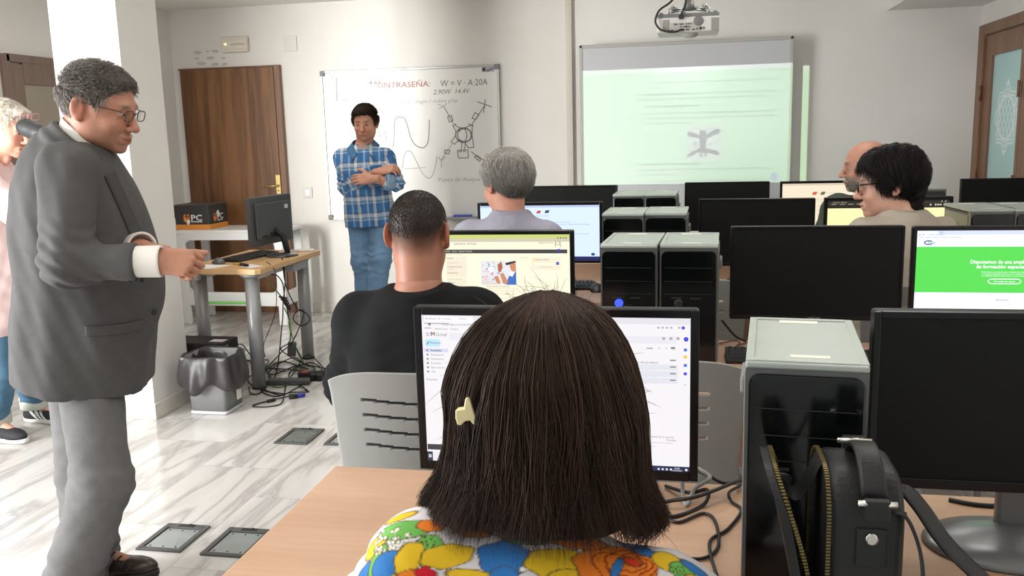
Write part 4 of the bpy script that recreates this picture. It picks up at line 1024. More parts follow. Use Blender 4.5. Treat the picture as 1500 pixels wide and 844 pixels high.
floor_box(-1.918, -1.742, 2.648, 2.860, 'grey floor outlet box beside the suited man\'s legs, fully in view')
floor_box(-1.664, -1.488, 2.642, 2.860, 'grey floor outlet box half covered by the corner of the nearest desk')
floor_box(-1.921, -1.752, 3.755, 3.975, 'far floor outlet box with a worn mottled lid', True)
floor_box(-1.672, -1.503, 3.765, 3.980, 'far floor outlet box beside the chair of the man in black')

# ------------------------------------------------------------------ projector
P0 = atY(961, 24, 4.75); P1 = atY(1055, 47, 4.75); pw = 0.315
PJ = V3((P0[0]+P1[0])/2, 4.75, (P0[2]+P1[2])/2)
t = thing('video_projector', 'white ceiling projector with its socket panel facing the room', 'projector', tuple(PJ), 0.0)
WPL = mat('off_white_projector_case', (206, 203, 196), 0.42); GPL = mat('grey_projector_base', (112, 112, 110), 0.5)
k = MB(); k.box((0, 0.12, 0), (pw, 0.24, 0.078), bev=0.010); k.build('case', WPL, t)
k = MB(); k.box((0, 0.12, 0.044), (pw-.006, 0.236, 0.022), bev=0.005)
for x in (-.135, -.02, .135): k.cyl((x, 0.02, 0.058), 0.010, 0.010, 'Z', 12)
k.build('base_plate', GPL, t)
for x, z, a_, c_ in ((-.11, -.002, .032, .056), (.135, -.004, .040, .062)):
    k = MB(); k.box((x, -0.001, z), (a_, 0.006, c_), bev=0.002); k.build('side_grille', mat('grille_grey', (140, 138, 132), .5), t)
k = MB(); k.box((-.01, -0.0005, -0.012), (0.155, 0.003, 0.042), bev=0.001); k.build('socket_panel', mat('socket_panel_grey', (168, 166, 160), .5), t)
k = MB()
for x, z, a, b_ in ((-.062, .002, .018, .005), (-.032, .002, .018, .005), (-.008, .002, .006, .005), (.004, .002, .006, .005), (.014, .002, .006, .005), (-.036, -.012, .006, .006), (-.022, -.012, .006, .006), (-.008, -.012, .010, .009), (.006, -.012, .006, .006), (-.028, -.026, .022, .009), (-.002, -.026, .018, .005), (.028, -.026, .012, .006), (.046, -.024, .007, .008), (.063, -.022, .012, .012), (.079, -.022, .006, .011)):
    k.box((x, -0.003, z), (a, 0.004, b_), bev=0.001)
k.build('sockets', RUBBER, t)
k = MB(); k.lathe([(0.025, 0), (0.024, 0.003), (0.020, 0.004), (0, 0.005)], (0, 0, 0), 24, M=Matrix.Translation((.052, -0.001, .014)) @ Matrix.Rotation(PI/2, 4, 'X')); k.build('speaker_disc', GPL, t)
k = MB(); k.lathe([(0.0, -.018), (0.03, -.014), (0.042, -.004), (0.044, 0.01), (0.03, 0.014)], (.01, 0.10, -0.042), 24); k.build('lens_dome', mat('dome_grey', (176, 176, 172), .3), t)
k = MB(); k.lathe([(0.03, 0), (0.034, 0.02), (0.028, 0.022), (0.02, 0.008), (0, 0.006)], (0, 0, 0), 24, M=Matrix.Translation((-.03, 0.236, 0)) @ Matrix.Rotation(-PI/2, 4, 'X')); k.build('lens', mat('lens_glass', (20, 22, 30), .05, spec=.8), t)
t2 = thing('projector_mount', 'grey ceiling mount with spider arms holding the projector', 'mount', (PJ[0]+.005, PJ[1]+0.10, ZC))
zb = PJ[2]+0.060-ZC
k = MB(); k.tube([(0, 0, 0), (0, 0, zb+.07)], .018, 16); k.tube([(0, 0, zb+.075), (0, 0, zb+.02)], [.02, .032], 16); k.cyl((0, 0, -0.008), 0.06, 0.016, 'Z', 24); k.build('drop_pole', mat('mount_grey', (120, 120, 118), .45, .4), t2)
for i, (ax, ay) in enumerate(((-.10, -.06), (.10, -.055), (-.09, .07), (.09, .075))):
    k = MB(); k.tube([(0, 0, zb+.028), (ax*.55, ay*.6, zb+.026), (ax, ay, zb+.022)], .0055, 8); k.cyl((ax, ay, zb+.012), .004, .03, 'Z', 10); k.cyl((ax*.8, ay*.8, zb+.034), .013, .012, 'Z', 12); k.build('arm', METAL, t2)
def PJp(x, y, dy=-.02): return tuple(atY(x, y, 4.75+dy))
cable('black video cable looping from the ceiling round the projector\'s left side', [tuple(atY(1002, -30, 4.8)), PJp(985, 0), PJp(966, 15), PJp(960, 31), PJp(966, 42), PJp(976, 46), PJp(984, 47), PJp(992, 46), PJp(998, 43, -.005)], .0052)
cable('black power cable dropping onto the projector\'s top', [tuple(atY(1005, -30, 4.8)), PJp(1005, 0, .0), PJp(1003, 10, -.01), PJp(999, 18, -.012), PJp(998, 24, -.006)], .005)
k = MB(); c_ = atY(982, 46, 4.73); k.box(tuple(c_), (.034, .014, .012), bev=.003); tag(k.build('cable_adapter', RUBBER), 'black adapter plug on the video cable below the projector', 'adapter')
k = MB(); c_ = atY(998, 25, 4.735); k.box(tuple(c_), (.026, .024, .018), bev=.003); tag(k.build('power_plug', RUBBER), 'black power plug pushed into the projector\'s top edge', 'plug')
# ================================================================== TEACHER'S CORNER
TZ = 0.715
t = thing('teacher_desk', 'beech teacher\'s desk on thick grey legs carrying a monitor seen from behind', 'desk', (-2.61, 5.0, 0))
k = MB()
pl = [(-.25, -.41), (.235, -.425), (.26, -.40), (.275, .41), (-.23, .43)]
k.prism(pl, TZ-.032, TZ, 'Z'); o = k.build('desktop', WOOD_TEACH, t); bv = o.modifiers.new('b', 'BEVEL'); bv.width = .003; bv.segments = 2
for x, y in ((.17, -.35), (.17, .35), (-.20, -.27), (-.19, .36)):
    k = MB(); k.tube([(x, y, TZ-.034), (x, y, .012)], .039, 20); k.tube([(x, y, .012), (x, y, 0)], .042, 20, mi=1); k.tube([(x, y, TZ-.034), (x, y, TZ-.06)], [.07, .042], 20)
    k.build('leg', [STEELGREY, RUBBER], t)
k = MB(); k.box((.16, 0, TZ-.06), (.03, .66, .045), bev=.004); k.box((-.19, 0, TZ-.06), (.03, .66, .045), bev=.004); k.build('side_rail', mat('white_rail', (206, 206, 202), .4), t)
k = MB(); k.box((.215, .17, TZ-.065), (.06, .22, .05), bev=.004); k.build('cable_tray', STEELGREY, t)
# monitor seen from behind
t = thing('teacher_monitor', 'dark monitor seen from behind on the teacher\'s desk', 'monitor', (-2.47, 5.13, TZ), 0)
ang = math.atan2(-0.07, -0.43)
A = Vector((-2.585+2.47, 4.95-5.13, 0)); B = Vector((-2.515+2.47, 5.38-5.13, 0)); c_ = (A+B)/2; Lp = (B-A).length; rot = Matrix.Rotation(math.atan2(B.y-A.y, B.x-A.x), 4, 'Z')
DGP = mat('charcoal_plastic_back', (78, 80, 80), .5, var=.06)
k = MB(); k.box((c_.x, c_.y, .225), (Lp, .03, .30), rot, bev=.006); k.build('housing', DGP, t)
off = rot @ Vector((0, -.0255, 0))
k = MB(); k.box((c_.x+off.x*.9, c_.y+off.y*.9, .225), (Lp*.82, .016, .22), rot, bev=.006); k.build('rear_cover', DGP, t)
k = MB(); q = rot @ Vector((-.10, -.031, 0)); k.box((c_.x+q.x, c_.y+q.y, .13), (.06, .006, .014), rot, bev=.001)
q = rot @ Vector((.0, -.033, 0)); k.box((c_.x+q.x, c_.y+q.y, .135), (.10, .006, .03), rot, bev=.001); k.build('socket_row', RUBBER, t)
k = MB(); q = rot @ Vector((.13, -.0345, 0)); k.box((c_.x+q.x, c_.y+q.y, .30), (.035, .0015, .025), rot); k.build('sticker', STK, t)
k = MB(); q = rot @ Vector((0.02, .0158, 0)); k.box((c_.x-off.x*.62, c_.y-off.y*.62, .23), (Lp-.03, .002, .26), rot); k.build('display', OFF, t)
k = MB(); k.tube([(c_.x+off.x, c_.y+off.y, .16), (c_.x+off.x*2+.02, c_.y+.02, .12), (.03, .02, .02)], [.022, .02, .018], 12); k.build('stand_neck', BLACKM, t)
k = MB(); k.lathe([(0, 0), (.10, 0), (.102, .004), (.09, .012), (.04, .02), (0, .022)], (.0, .0, 0), 30, sy=1.0); k.build('stand_base', mat('glossy_grey_base', (70, 70, 72), .15), t)
make_keyboard('black keyboard lying across the teacher\'s desk', (-2.645, 5.06, TZ), 1.42, .42, .13)
make_mouse('grey computer mouse on the teacher\'s desk beside the loose papers', (-2.72, 4.80, TZ), .9, 1.0, mat('dark_grey_mouse', (92, 90, 90), .35))
def paper(label, pts, z, cat='paper', m=None, name='paper_sheet'):
    k = MB(); k.prism(pts, z, z+.0012, 'Z'); return tag(k.build(name, m or mat('white_paper', (240, 240, 240), .7, var=.03)), label, cat)
paper('loose white papers on the near corner of the teacher\'s desk', [(-2.845, 4.605), (-2.66, 4.60), (-2.60, 4.72), (-2.80, 4.76)], TZ)
paper('small white note under the pen on the teacher\'s desk', [(-2.52, 4.68), (-2.42, 4.63), (-2.385, 4.70), (-2.50, 4.77)], TZ)
k = MB(); k.tube([(-2.60, 4.76, TZ+.008), (-2.535, 4.72, TZ+.008)], .006, 8, mi=1); k.tube([(-2.535, 4.72, TZ+.008), (-2.47, 4.675, TZ+.008)], .010, 10); tag(k.build('marker_pen', [BLACKM, mat('yellow_pen', (220, 190, 90), .4)]), 'black and yellow marker pen on the teacher\'s desk near the mouse', 'pen')
t = thing('phone', 'white phone-like slab at the far corner of the teacher\'s desk', 'phone', (-2.44, 5.36, TZ), .2)
k = MB(); k.box((0, 0, .005), (.15, .07, .01), bev=.004); k.build('body', mat('white_gloss', (232, 230, 226), .25), t)
k = MB(); k.box((0, 0, .0105), (.13, .06, .001)); k.build('screen', mat('pale_glass', (200, 200, 198), .1), t)
# white shelf table behind, with the box
t = thing('white_table', 'white plastic table against the brown door with a computer parts box on top', 'table', (-3.47, 6.5, 0))
WT = mat('white_table_plastic', (228, 228, 226), .35, var=.02)
k = MB(); k.box((0, 0, .738), (.90, .40, .028), bev=.006); k.build('table_top', WT, t)
for sx in (-1, 1):
    k = MB(); k.box((sx*.41, -.185, .362), (.075, .03, .724), bev=.012); k.build('leg', WT, t)
    k = MB(); k.box((sx*.41, .165, .362), (.075, .03, .724), bev=.012); k.build('leg', WT, t)
    k = MB(); k.box((sx*.425, -.01, .21), (.02, .34, .11), bev=.004); k.build('side_rail', WT, t)
k = MB(); k.box((0, -.185, .70), (.80, .028, .055), bev=.006)
def fil(x, z, sx, sz):
    k.prism([(x, z), (x+sx*.05, z)]+[(x+sx*(.05-.05*math.sin(a)), z+sz*(.05-.05*math.cos(a))) for a in np.linspace(0, PI/2, 7)][1:], -.198, -.172, 'Y')
for sx in (-1, 1): fil(-sx*.375, .674, sx, -1); fil(-sx*.375, .262, sx, 1)
k.build('front_apron', WT, t)
k = MB(); k.box((0, -.185, .208), (.80, .028, .108), bev=.006); k.build('front_rail', WT, t)
t = thing('cardboard_box', 'black and orange computer parts box on the white table', 'box', (-3.815, 6.50, .752))
DB = mat('black_printed_card', (52, 49, 48), .5, var=.06); ORC = mat('orange_printed_card', (222, 142, 52), .5); WHC = mat('white_print', (232, 232, 230), .5); ORL = mat('orange_logo_print', (232, 140, 44), .5)
k = MB(); k.box((0, 0, .112), (.33, .28, .148), bev=.003); k.build('printed_carton', DB, t)
k = MB(); k.box((0, 0, .020), (.334, .284, .040), bev=.003); k.build('orange_base', ORC, t)
k = MB(); k.box((0.0, -.06, .1895), (.326, .14, .005), bev=.001); k.box((0.0, .08, .1895), (.326, .136, .005), bev=.001); k.build('lid_flaps', mat('lighter_black_card', (84, 80, 76), .6), t)  # lid flaps in a lighter tone than the carton sides
for face, O, U, N, W_x in (('front', (-.165, -.1405, .186), (.33, 0, 0), (0, -1, 0), .33), ('side', (.1655, -.14, .186), (0, .28, 0), (1, 0, 0), .28)):
    sh = Sheet(O, U, (0, 0, -.186), N)
    cu = .40 if face == 'front' else .30
    sh.poly([(cu-.07, .42), (cu, .50), (cu, .72), (cu-.07, .62)], ORL); sh.poly([(cu, .50), (cu+.09, .42), (cu+.09, .60), (cu, .72)], mat('dark_orange_print', (206, 112, 30), .5)); sh.poly([(cu-.07, .40), (cu-.02, .34), (cu, .44)], ORL); sh.poly([(cu+.01, .44), (cu+.06, .33), (cu+.09, .40)], ORL)
    sh.poly([(cu, .62), (cu+.07, .56), (cu+.10, .66), (cu+.03, .88)] if face == 'front' else [(cu+.09, .30), (cu+.2, .22), (cu+.3, .42), (cu+.14, .60)], WHC)
    sh.text('PC', cu+.115, .615, .24, WHC, bold=True, fit=.30 if face == 'front' else .34); sh.rect(cu+.12, .645, cu+.41, .675, WHC)
    sh.text('COMPONENTES', cu+.12, .70, .04, WHC, fit=.29)
    sh.build('printed_logo', t)
sh = Sheet((-.165, -.143, .186), (.33, 0, 0), (0, 0, -.186), (0, -1, 0)); sh.rect(-.04, .52, .12, .97, mat('shipping_label', (226, 226, 222), .6)); sh.rect(.06, .56, .10, .92, mat('barcode_grey', (120, 120, 120), .6)); [sh.rect(-.02, .6+.08*i, .04, .62+.08*i, mat('barcode_grey', (120, 120, 120), .6)) for i in range(4)]
sh.build('shipping_label', t)
k = MB(); GREEN = mat('bright_green_tube', (122, 204, 92), .35)
g0 = atY(305, 466, 6.24); gz = atY(305, 443.5, 6.24)[2]; k.tube(smoothpath([(g0[0], 6.24, .002), (g0[0], 6.24, .05), (g0[0]+.004, 6.24, gz-.02), (g0[0]+.03, 6.24, gz), (g0[0]+.10, 6.24, gz), (g0[0]+.38, 6.24, gz), (g0[0]+.41, 6.24, gz-.03), (g0[0]+.415, 6.24, .002)], 6), .010, 10); tag(k.build('green_tube_frame', GREEN), 'bright green bent tube standing on the floor under the white table', 'frame')
# the two small computers under the desk
NAVY = mat('blue_black_case', (34, 36, 46), .4, var=.1)
t = thing('slim_computer', 'black slim computer lying on another under the teacher\'s desk, white sticker on top', 'computer', (-2.80, 4.535, .206))
k = MB(); k.box((0, 0, .055), (.52, .19, .105), bev=.005); k.build('case', mat('black_case_steel', (40, 38, 38), .45, .2), t)
k = MB(); k.box((-.0, -.096, .038), (.50, .006, .06), bev=.002); k.build('front_panel', NAVY, t)
k = MB(); k.box((-.05, -.100, .052), (.38, .004, .010), bev=.001); k.build('silver_strip', mat('silver_strip_paint', (170, 172, 184), .25, .5), t)
k = MB(); k.box((.20, -.02, .1083), (.085, .06, .0012)); k.build('sticker', mat('pinkish_sticker', (232, 224, 228), .5), t)
k = MB(); k.box((.261, -.05, .065), (.004, .05, .05), bev=.001); k.build('rear_sockets', METAL, t)
t = thing('slim_computer', 'lower dark blue-black computer under the teacher\'s desk, behind the waste bin', 'computer', (-2.79, 4.54, 0))
k = MB(); k.box((0, 0, .103), (.50, .19, .20), bev=.005); k.build('case', NAVY, t)
k = MB(); k.box((0, -.097, .103), (.47, .006, .16), bev=.002); k.build('front_panel', BLACK, t)
for sx in (-1, 1):
    k = MB(); k.box((sx*.2, 0, .003), (.04, .14, .006)); k.build('foot', RUBBER, t)
# waste bin with bag
t = thing('waste_bin', 'grey translucent waste bin lined with a crumpled dark bag, beside the pillar', 'bin', (-2.475, 4.235, 0))
k = MB()
def ring(w, d, z, r=.02, n=5):
    out = []
    for cx, cy, a0 in ((w/2-r, d/2-r, 0), (-w/2+r, d/2-r, PI/2), (-w/2+r, -d/2+r, PI), (w/2-r, -d/2+r, 1.5*PI)):
        out += [(cx+r*math.cos(a0+PI/2*i/n), cy+r*math.sin(a0+PI/2*i/n), z) for i in range(n+1)]
    return out
def shell(k, rings, mi=0, capb=True):
    R = [[k.bm.verts.new(p) for p in r] for r in rings]; n = len(R[0])
    for a, b in zip(R, R[1:]):
        for j in range(n): f = k.bm.faces.new((a[j], a[(j+1) % n], b[(j+1) % n], b[j])); f.material_index = mi; f.smooth = True
    if capb: k.bm.faces.new(R[0][::-1]).material_index = mi
shell(k, [ring(.205, .185, .012), ring(.215, .195, .10), ring(.25, .23, .295), ring(.262, .242, .30), ring(.262, .242, .315), ring(.244, .224, .315), ring(.21, .19, .10), ring(.195, .175, .02)])
o = k.build('bin_body', mat('smoky_translucent_plastic', (150, 150, 150), .3, trans=.35, spec=.5, var=.06), t)
k = MB(); shell(k, [ring(.200, .180, 0), ring(.216, .196, .004), ring(.218, .198, .018), ring(.20, .18, .02)]); k.build('base_rim', mat('pale_bin_base', (196, 197, 200), .35), t)
k = MB(); k.box((.114, .03, .085), (.004, .05, .06), bev=.001); k.build('sticker', STK, t)
k = MB()
rs = np.random.RandomState(4); NB = 96; ringsB = []
prof = [(.16, .14, .05), (.215, .20, .20), (.235, .215, .30), (.262, .24, .324), (.285, .265, .322), (.305, .285, .27), (.318, .296, .215), (.325, .30, .175), (.31, .288, .142), (.295, .27, .148)]
ph = rs.rand(12)*6.28
for i, (w, d, z) in enumerate(prof):
    r0 = []; amp = [.004, .006, .008, .009, .013, .018, .023, .027, .027, .020][i]
    for j in range(NB):
        a = 2*PI*j/NB
        ca, sa = math.cos(a), math.sin(a); q = (abs(ca)**4+abs(sa)**4)**(-.25)
        f = sum(math.sin(a*m+ph[m]+i*.35*(m % 3-1))/(1+.12*m) for m in (3, 5, 7, 9, 11))/3
        r0.append((ca*q*(w/2+amp*f), sa*q*(d/2+amp*f), z+amp*.9*math.sin(4*a+ph[2])*(1 if i > 6 else .3)+(.012*math.sin(7*a+ph[3]) if i > 7 else 0)))
    ringsB.append(r0)
shell(k, ringsB, 0, False); o = k.build('bin_bag', mat('dark_plastic_film', (50, 48, 47), .36, spec=.4, alpha=.95, bump=1.0, bscale=28), t); o.modifiers.new('s', 'SUBSURF').render_levels = 1
# cable tangle
def fl(px, py, z=.006): return tuple(atZ(px, py, z))
def c5(x, y): return 340+x/5.275, 450+y/5.275
def F(x, y, z=.006): return fl(*c5(x, y), z)
def dsk(x, y, Y): return tuple(atY(255+x/6.667, 370+y/6.667, Y))
grp = 'tangled cables under the teacher desk'
TB = [
 ('black cable from the desk edge down to the floor heap, straightest of the tangle', [(-2.40, 5.0, TZ+.01), dsk(1055, 60, 4.95), dsk(1085, 250, 4.95), dsk(1065, 500, 4.93), dsk(1055, 700, 4.9), F(330, 540), F(190, 560), F(240, 640), F(400, 670)], CAB),
 ('black cable with a hanging loop beside the far leg of the teacher\'s desk', [(-2.38, 5.05, TZ+.01), dsk(1065, 80, 5.05), dsk(1095, 330, 5.05), dsk(1200, 540, 5.05), dsk(1300, 600, 5.05), dsk(1320, 670, 5.05), dsk(1240, 715, 5.05), dsk(1165, 650, 5.05), dsk(1200, 575, 5.03), dsk(1270, 590, 5.0), F(470, 260, .25), F(380, 350, .12), F(240, 500)], CAB),
 ('black cable bundled with a tie below the teacher\'s desk top', [dsk(940, 215, 4.9), dsk(1000, 220, 4.88), dsk(1060, 300, 4.88), dsk(1080, 450, 4.88), dsk(1100, 520, 4.88), F(450, 250, .30), F(380, 330, .16), F(560, 440), F(700, 470), F(770, 500), F(690, 520)], CAB),
 ('green network cable hanging from the teacher\'s desk', [dsk(820, 190, 4.85), dsk(950, 320, 4.85), dsk(1060, 450, 4.85), dsk(1110, 560, 4.86), F(470, 250, .28), F(530, 380, .08), F(555, 440), F(560, 490)], CABG),
 ('second green network cable in the heap by the power strip', [dsk(1075, 540, 4.9), dsk(1120, 640, 4.9), F(440, 150, .4), F(500, 330, .12), F(560, 440, .03), F(640, 470, .02), F(590, 520), F(450, 590), F(360, 620), F(280, 590), F(240, 520), F(330, 430), F(480, 440), F(590, 520)], CABG),
 ('thin black cable falling left of the tied bundle', [dsk(900, 90, 4.75), dsk(980, 170, 4.75), dsk(1000, 400, 4.76), dsk(980, 620, 4.78), F(240, 300, .16), F(245, 430, .02), F(330, 480), F(420, 500)], CAB),
 ('black cable with the blue plug lying in front of the heap', [F(560, 665, .01), F(440, 690, .012), F(300, 720), F(160, 760), F(240, 772), F(370, 750), F(400, 690), F(420, 600), F(500, 470), F(560, 380, .05), F(620, 380, .05), F(740, 510)], CAB),
 ('black cable sweeping across the heap to the slim computer', [(-2.53, 4.57, .27), F(80, 290, .22), F(150, 380, .10), F(250, 460, .02), F(300, 560), F(220, 600), F(190, 540), F(260, 480), F(420, 480), F(600, 500)], CAB),
 ('second black cable running from the slim computer to the heap', [(-2.54, 4.62, .24), F(90, 400, .10), F(200, 415, .04), F(280, 410, .02), F(250, 470), F(130, 540), F(150, 600), F(250, 610), F(300, 560)], CAB),
 ('black cable curling round the near leg of the teacher\'s desk', [F(130, 620), F(145, 665), F(200, 670), F(260, 620), F(200, 560), F(250, 500), F(380, 420, .03), F(500, 450), F(590, 480)], CAB),
 ('black cable circling the heap on the tiles', [F(200, 610), F(280, 650), F(380, 680), F(470, 640), F(530, 600), F(500, 560), F(400, 560), F(300, 580), F(220, 640), F(330, 690), F(450, 660), F(590, 655), F(560, 640)], CAB),
 ('black cable arching over the heap towards the far leg', [F(285, 560), F(290, 500, .03), F(360, 440, .06), F(480, 390, .05), F(560, 440, .03), F(680, 465, .02), F(780, 485), F(830, 500)], CAB),
 ('black power cord plugged into the power strip', [F(625, 520, .03), F(640, 480, .03), F(560, 440, .02), F(420, 480), F(300, 520), F(180, 450), F(95, 400, .02)], CAB),
 ('second black power cord plugged into the power strip', [F(672, 515, .03), F(690, 470, .03), F(600, 430, .02), F(470, 480), F(440, 540), F(520, 600), F(580, 640)], CAB),
]
for lb, pts, m in TB: cable(lb, pts, .0036 if 'thin' not in lb else .0024, m, 8, grp)
t = thing('power_strip', 'dark power strip with a red switch in the cable heap', 'power strip', F(680, 545, 0.0), .25)
k = MB(); k.box((0, 0, .02), (.26, .05, .04), bev=.006); k.build('body', BLACKM, t)
k = MB(); k.box((-.09, -.005, .042), (.035, .03, .008), bev=.002); k.build('rocker_switch', mat('red_switch', (200, 60, 50), .3), t)
for i in range(3):
    k = MB(); k.lathe([(.018, 0), (.018, .003), (.014, .003), (.012, .001), (0, .001)], (-.035+.05*i, 0, .0395), 16); k.build('socket', RUBBER, t)
for i, (x, y) in enumerate(((628, 545), (675, 545))):
    k = MB(); p = F(x, y, .062); k.box(p, (.034, .034, .042), bev=.005); tag(k.build('mains_plug', BLACK), ('black mains plug in the power strip, nearer the red switch', 'black mains plug in the power strip, farther from the red switch')[i], 'plug', 'mains plugs')
k = MB(); p = F(440, 575, .016); k.box(p, (.26, .075, .030), Matrix.Rotation(.14, 4, 'Z'), bev=.006); tag(k.build('power_adapter', mat('dark_grey_adapter', (70, 70, 70), .45)), 'long flat grey power adapter lying among the floor cables', 'adapter')
k = MB(); p = atY(*c5(462, 325), 4.88); k.box(tuple(p), (.05, .035, .085), Matrix.Rotation(.5, 4, 'Z') @ Matrix.Rotation(.12, 4, 'Y'), bev=.005); tag(k.build('power_adapter', mat('dark_grey_adapter', (70, 70, 70), .45)), 'small black power adapter dangling from the desk cables', 'adapter')
k = MB(); p0 = Vector(F(560, 675, .013)); p1 = Vector(F(500, 685, .013)); p2 = Vector(F(440, 692, .013)); k.tube([p0, p1], .013, 10, mi=1, flat=(.009, .015)); k.tube([p1, p2], .013, 10, flat=(.010, .019)); tag(k.build('video_plug', [BLACKM, mat('blue_plug', (48, 62, 170), .4)]), 'black and blue video plug at the end of a floor cable', 'plug')
k = MB(); p1 = Vector(F(330, 715, .010)); p2 = Vector(F(275, 728, .010)); k.tube([p1, p2], .010, 10); tag(k.build('ferrite_bead', BLACKM), 'black cylindrical ferrite bead on the front floor cable', 'ferrite')
k = MB()
for i, y in enumerate((440, 465, 490, 515, 540)):
    k.tube(smoothpath([dsk(1045+i*18-12, y-10, 4.865), dsk(1075+i*10, y+8, 4.84), dsk(1095+i*10, y+6, 4.865)], 4), .008, 7)
tag(k.build('cable_tie_bundle', RUBBER), 'black wrapped tie holding the hanging desk cables together', 'cable tie', grp)

# ================================================================== HANDBAG ON THE NEAREST DESK
LEA = mat('black_leather', (17, 18, 18), .5, var=.12, vscale=40, bump=.35, bscale=260); LIN = mat('black_lining', (6, 6, 6), .85); ZIP = mat('antique_brass_zip', (122, 108, 70), .42, .85); NICK = mat('polished_nickel', (214, 212, 204), .18, 1.0)
bx0, bx1, by0, by1, bz1 = .178, .266, 1.075, 1.24, 1.006
t = thing('handbag', 'black leather handbag standing open with its brass zip undone on the nearest desk', 'bag', ((bx0+bx1)/2, (by0+by1)/2, DZT))
yc, hw, hh = 0.0, (by1-by0)/2, bz1-DZT
def bagprof(s=1.0, n=10):
    r = hw*.72*s; w = hw*s; top = hh*(1-(1-s)*.5)
    pts = [(-w, .006), (w, .006)] + [(w-r+r*math.cos(a), top-r+r*math.sin(a)) for a in np.linspace(0, PI/2, n)] + [(-w+r+r*math.cos(a), top-r+r*math.sin(a)) for a in np.linspace(PI/2, PI, n)]
    return pts
bw = bx1-bx0
k = MB(); k.prism(bagprof(), -bw/2, bw/2, 'X'); o = k.build('bag_body', LEA, t); bv = o.modifiers.new('b', 'BEVEL'); bv.width = .012; bv.segments = 4; bv.limit_method = 'ANGLE'; bv.angle_limit = .9
k = MB(); k.prism(bagprof(.90), -bw/2-.0015, -bw/2+.004, 'X'); k.build('lining', LIN, t)
# the open front panel, leaning out to the left
def tilt(p, off=0.0):
    y, z = p; z_ = z/hh
    x = -bw/2 - .004 - off - .062*z_**.9 + .012*math.sin(PI*z_)
    return (x, y, z*(1-.01*z_))
k = MB(); P_ = bagprof(); out = [k.bm.verts.new(tilt(p)) for p in P_]; inn = [k.bm.verts.new(tilt(p, .010)) for p in P_]; n = len(P_)
k.bm.faces.new(out); k.bm.faces.new(inn[::-1])
for j in range(n): k.bm.faces.new((out[j], inn[j], inn[(j+1) % n], out[(j+1) % n]))
k.build('front_flap', LEA, t)
k = MB(); c_in = [k.bm.verts.new(tilt((p[0]*.94, p[1]*.985+.002), -.0015)) for p in P_]; k.bm.faces.new(c_in); k.build('flap_lining', LIN, t)
def zipline(name, fn):
    k = MB(); P2 = bagprof(1.0, 24)[2:]; pts = [Vector((p[0], p[1], 0)) for p in ([(hw, .03)]+P2+[(-hw, .03)])]
    L = [0]
    for a, b in zip(pts, pts[1:]): L.append(L[-1]+(b-a).length)
    s = 0
    while s < L[-1]:
        i = max(j for j in range(len(L)) if L[j] <= s); i = min(i, len(pts)-2); f = (s-L[i])/max(L[i+1]-L[i], 1e-6); p = pts[i].lerp(pts[i+1], f); tn = (pts[i+1]-pts[i]).normalized()
        q = fn((p.x, p.y)); ang_ = math.atan2(tn.y, tn.x)
        k.box(q, (.0052, .0026, .0024), Matrix.Rotation(ang_, 4, 'X')); s += .0042
    k.build(name, ZIP, t)
zipline('zip_teeth', lambda p: (-bw/2-.0015, p[0]*1.0, p[1]+.001))
zipline('zip_teeth', lambda p: tuple(np.array(tilt((p[0], p[1]), -.003))+np.array((0, 0, .001))))
# web of lining that folds between flap and body at the top
k = MB()
def web(u, v):
    y = -.03+.10*v; a = np.array(tilt((y*.5, hh*.995))); b = np.array((-bw/2, y*.5, hh*.995)); q = a*(1-u)+b*u; q[2] -= .055*math.sin(PI*u)**1.2; return tuple(q)
k.grid(web, 14, 6); k.build('gusset', LEA, t)
# grab handle over the arched top
hp = []
for a in np.linspace(-1, 1, 17):
    y = -.012+.068*a*1.0; z = hh+.022-.030*abs(a)**2.2*1.3
    hp.append((.004, y-.01, z))
k = MB(); k.tube(hp, .01, 10, flat=(.0042, .0155), up=(0, 0, 1)); k.build('grab_handle', LEA, t)
for s_ in (-1, 1):
    yy = -.022+s_*.080 if s_ < 0 else .052; zz = hh-.036 if s_ < 0 else hh-.012
    k = MB(); k.box((.004, yy-.004 if s_ < 0 else yy, zz+.010), (.030, .012, .026), bev=.003); k.build('handle_tab', LEA, t)
    k = MB(); k.tube([(-.018, yy-.006, zz+.018), (.026, yy-.006, zz+.018)], .0042, 10); k.build('handle_pin', NICK, t)
k = MB(); k.box((.004, -hw-.0005, hh-.085), (.036, .006, .05), bev=.002); k.build('strap_patch', LEA, t)
k = MB(); k.lathe([(.0045, 0), (.0075, 0), (.0075, .003), (.0045, .003)], (0, 0, 0), 18, M=Matrix.Translation((.004, -hw-.003, hh-.072)) @ Matrix.Rotation(PI/2, 4, 'X')); k.build('rivet', NICK, t)
# zip pull hanging from the flap
k = MB(); z0 = tilt((-hw, .14), .006); k.box((z0[0]-.012, z0[1]-.004, z0[2]-.012), (.026, .004, .008), Matrix.Rotation(-.6, 4, 'Y'), bev=.001); k.box((z0[0]-.026, z0[1]-.004, z0[2]-.024), (.012, .005, .010), Matrix.Rotation(-.6, 4, 'Y'), bev=.002); k.build('zip_pull', NICK, t)
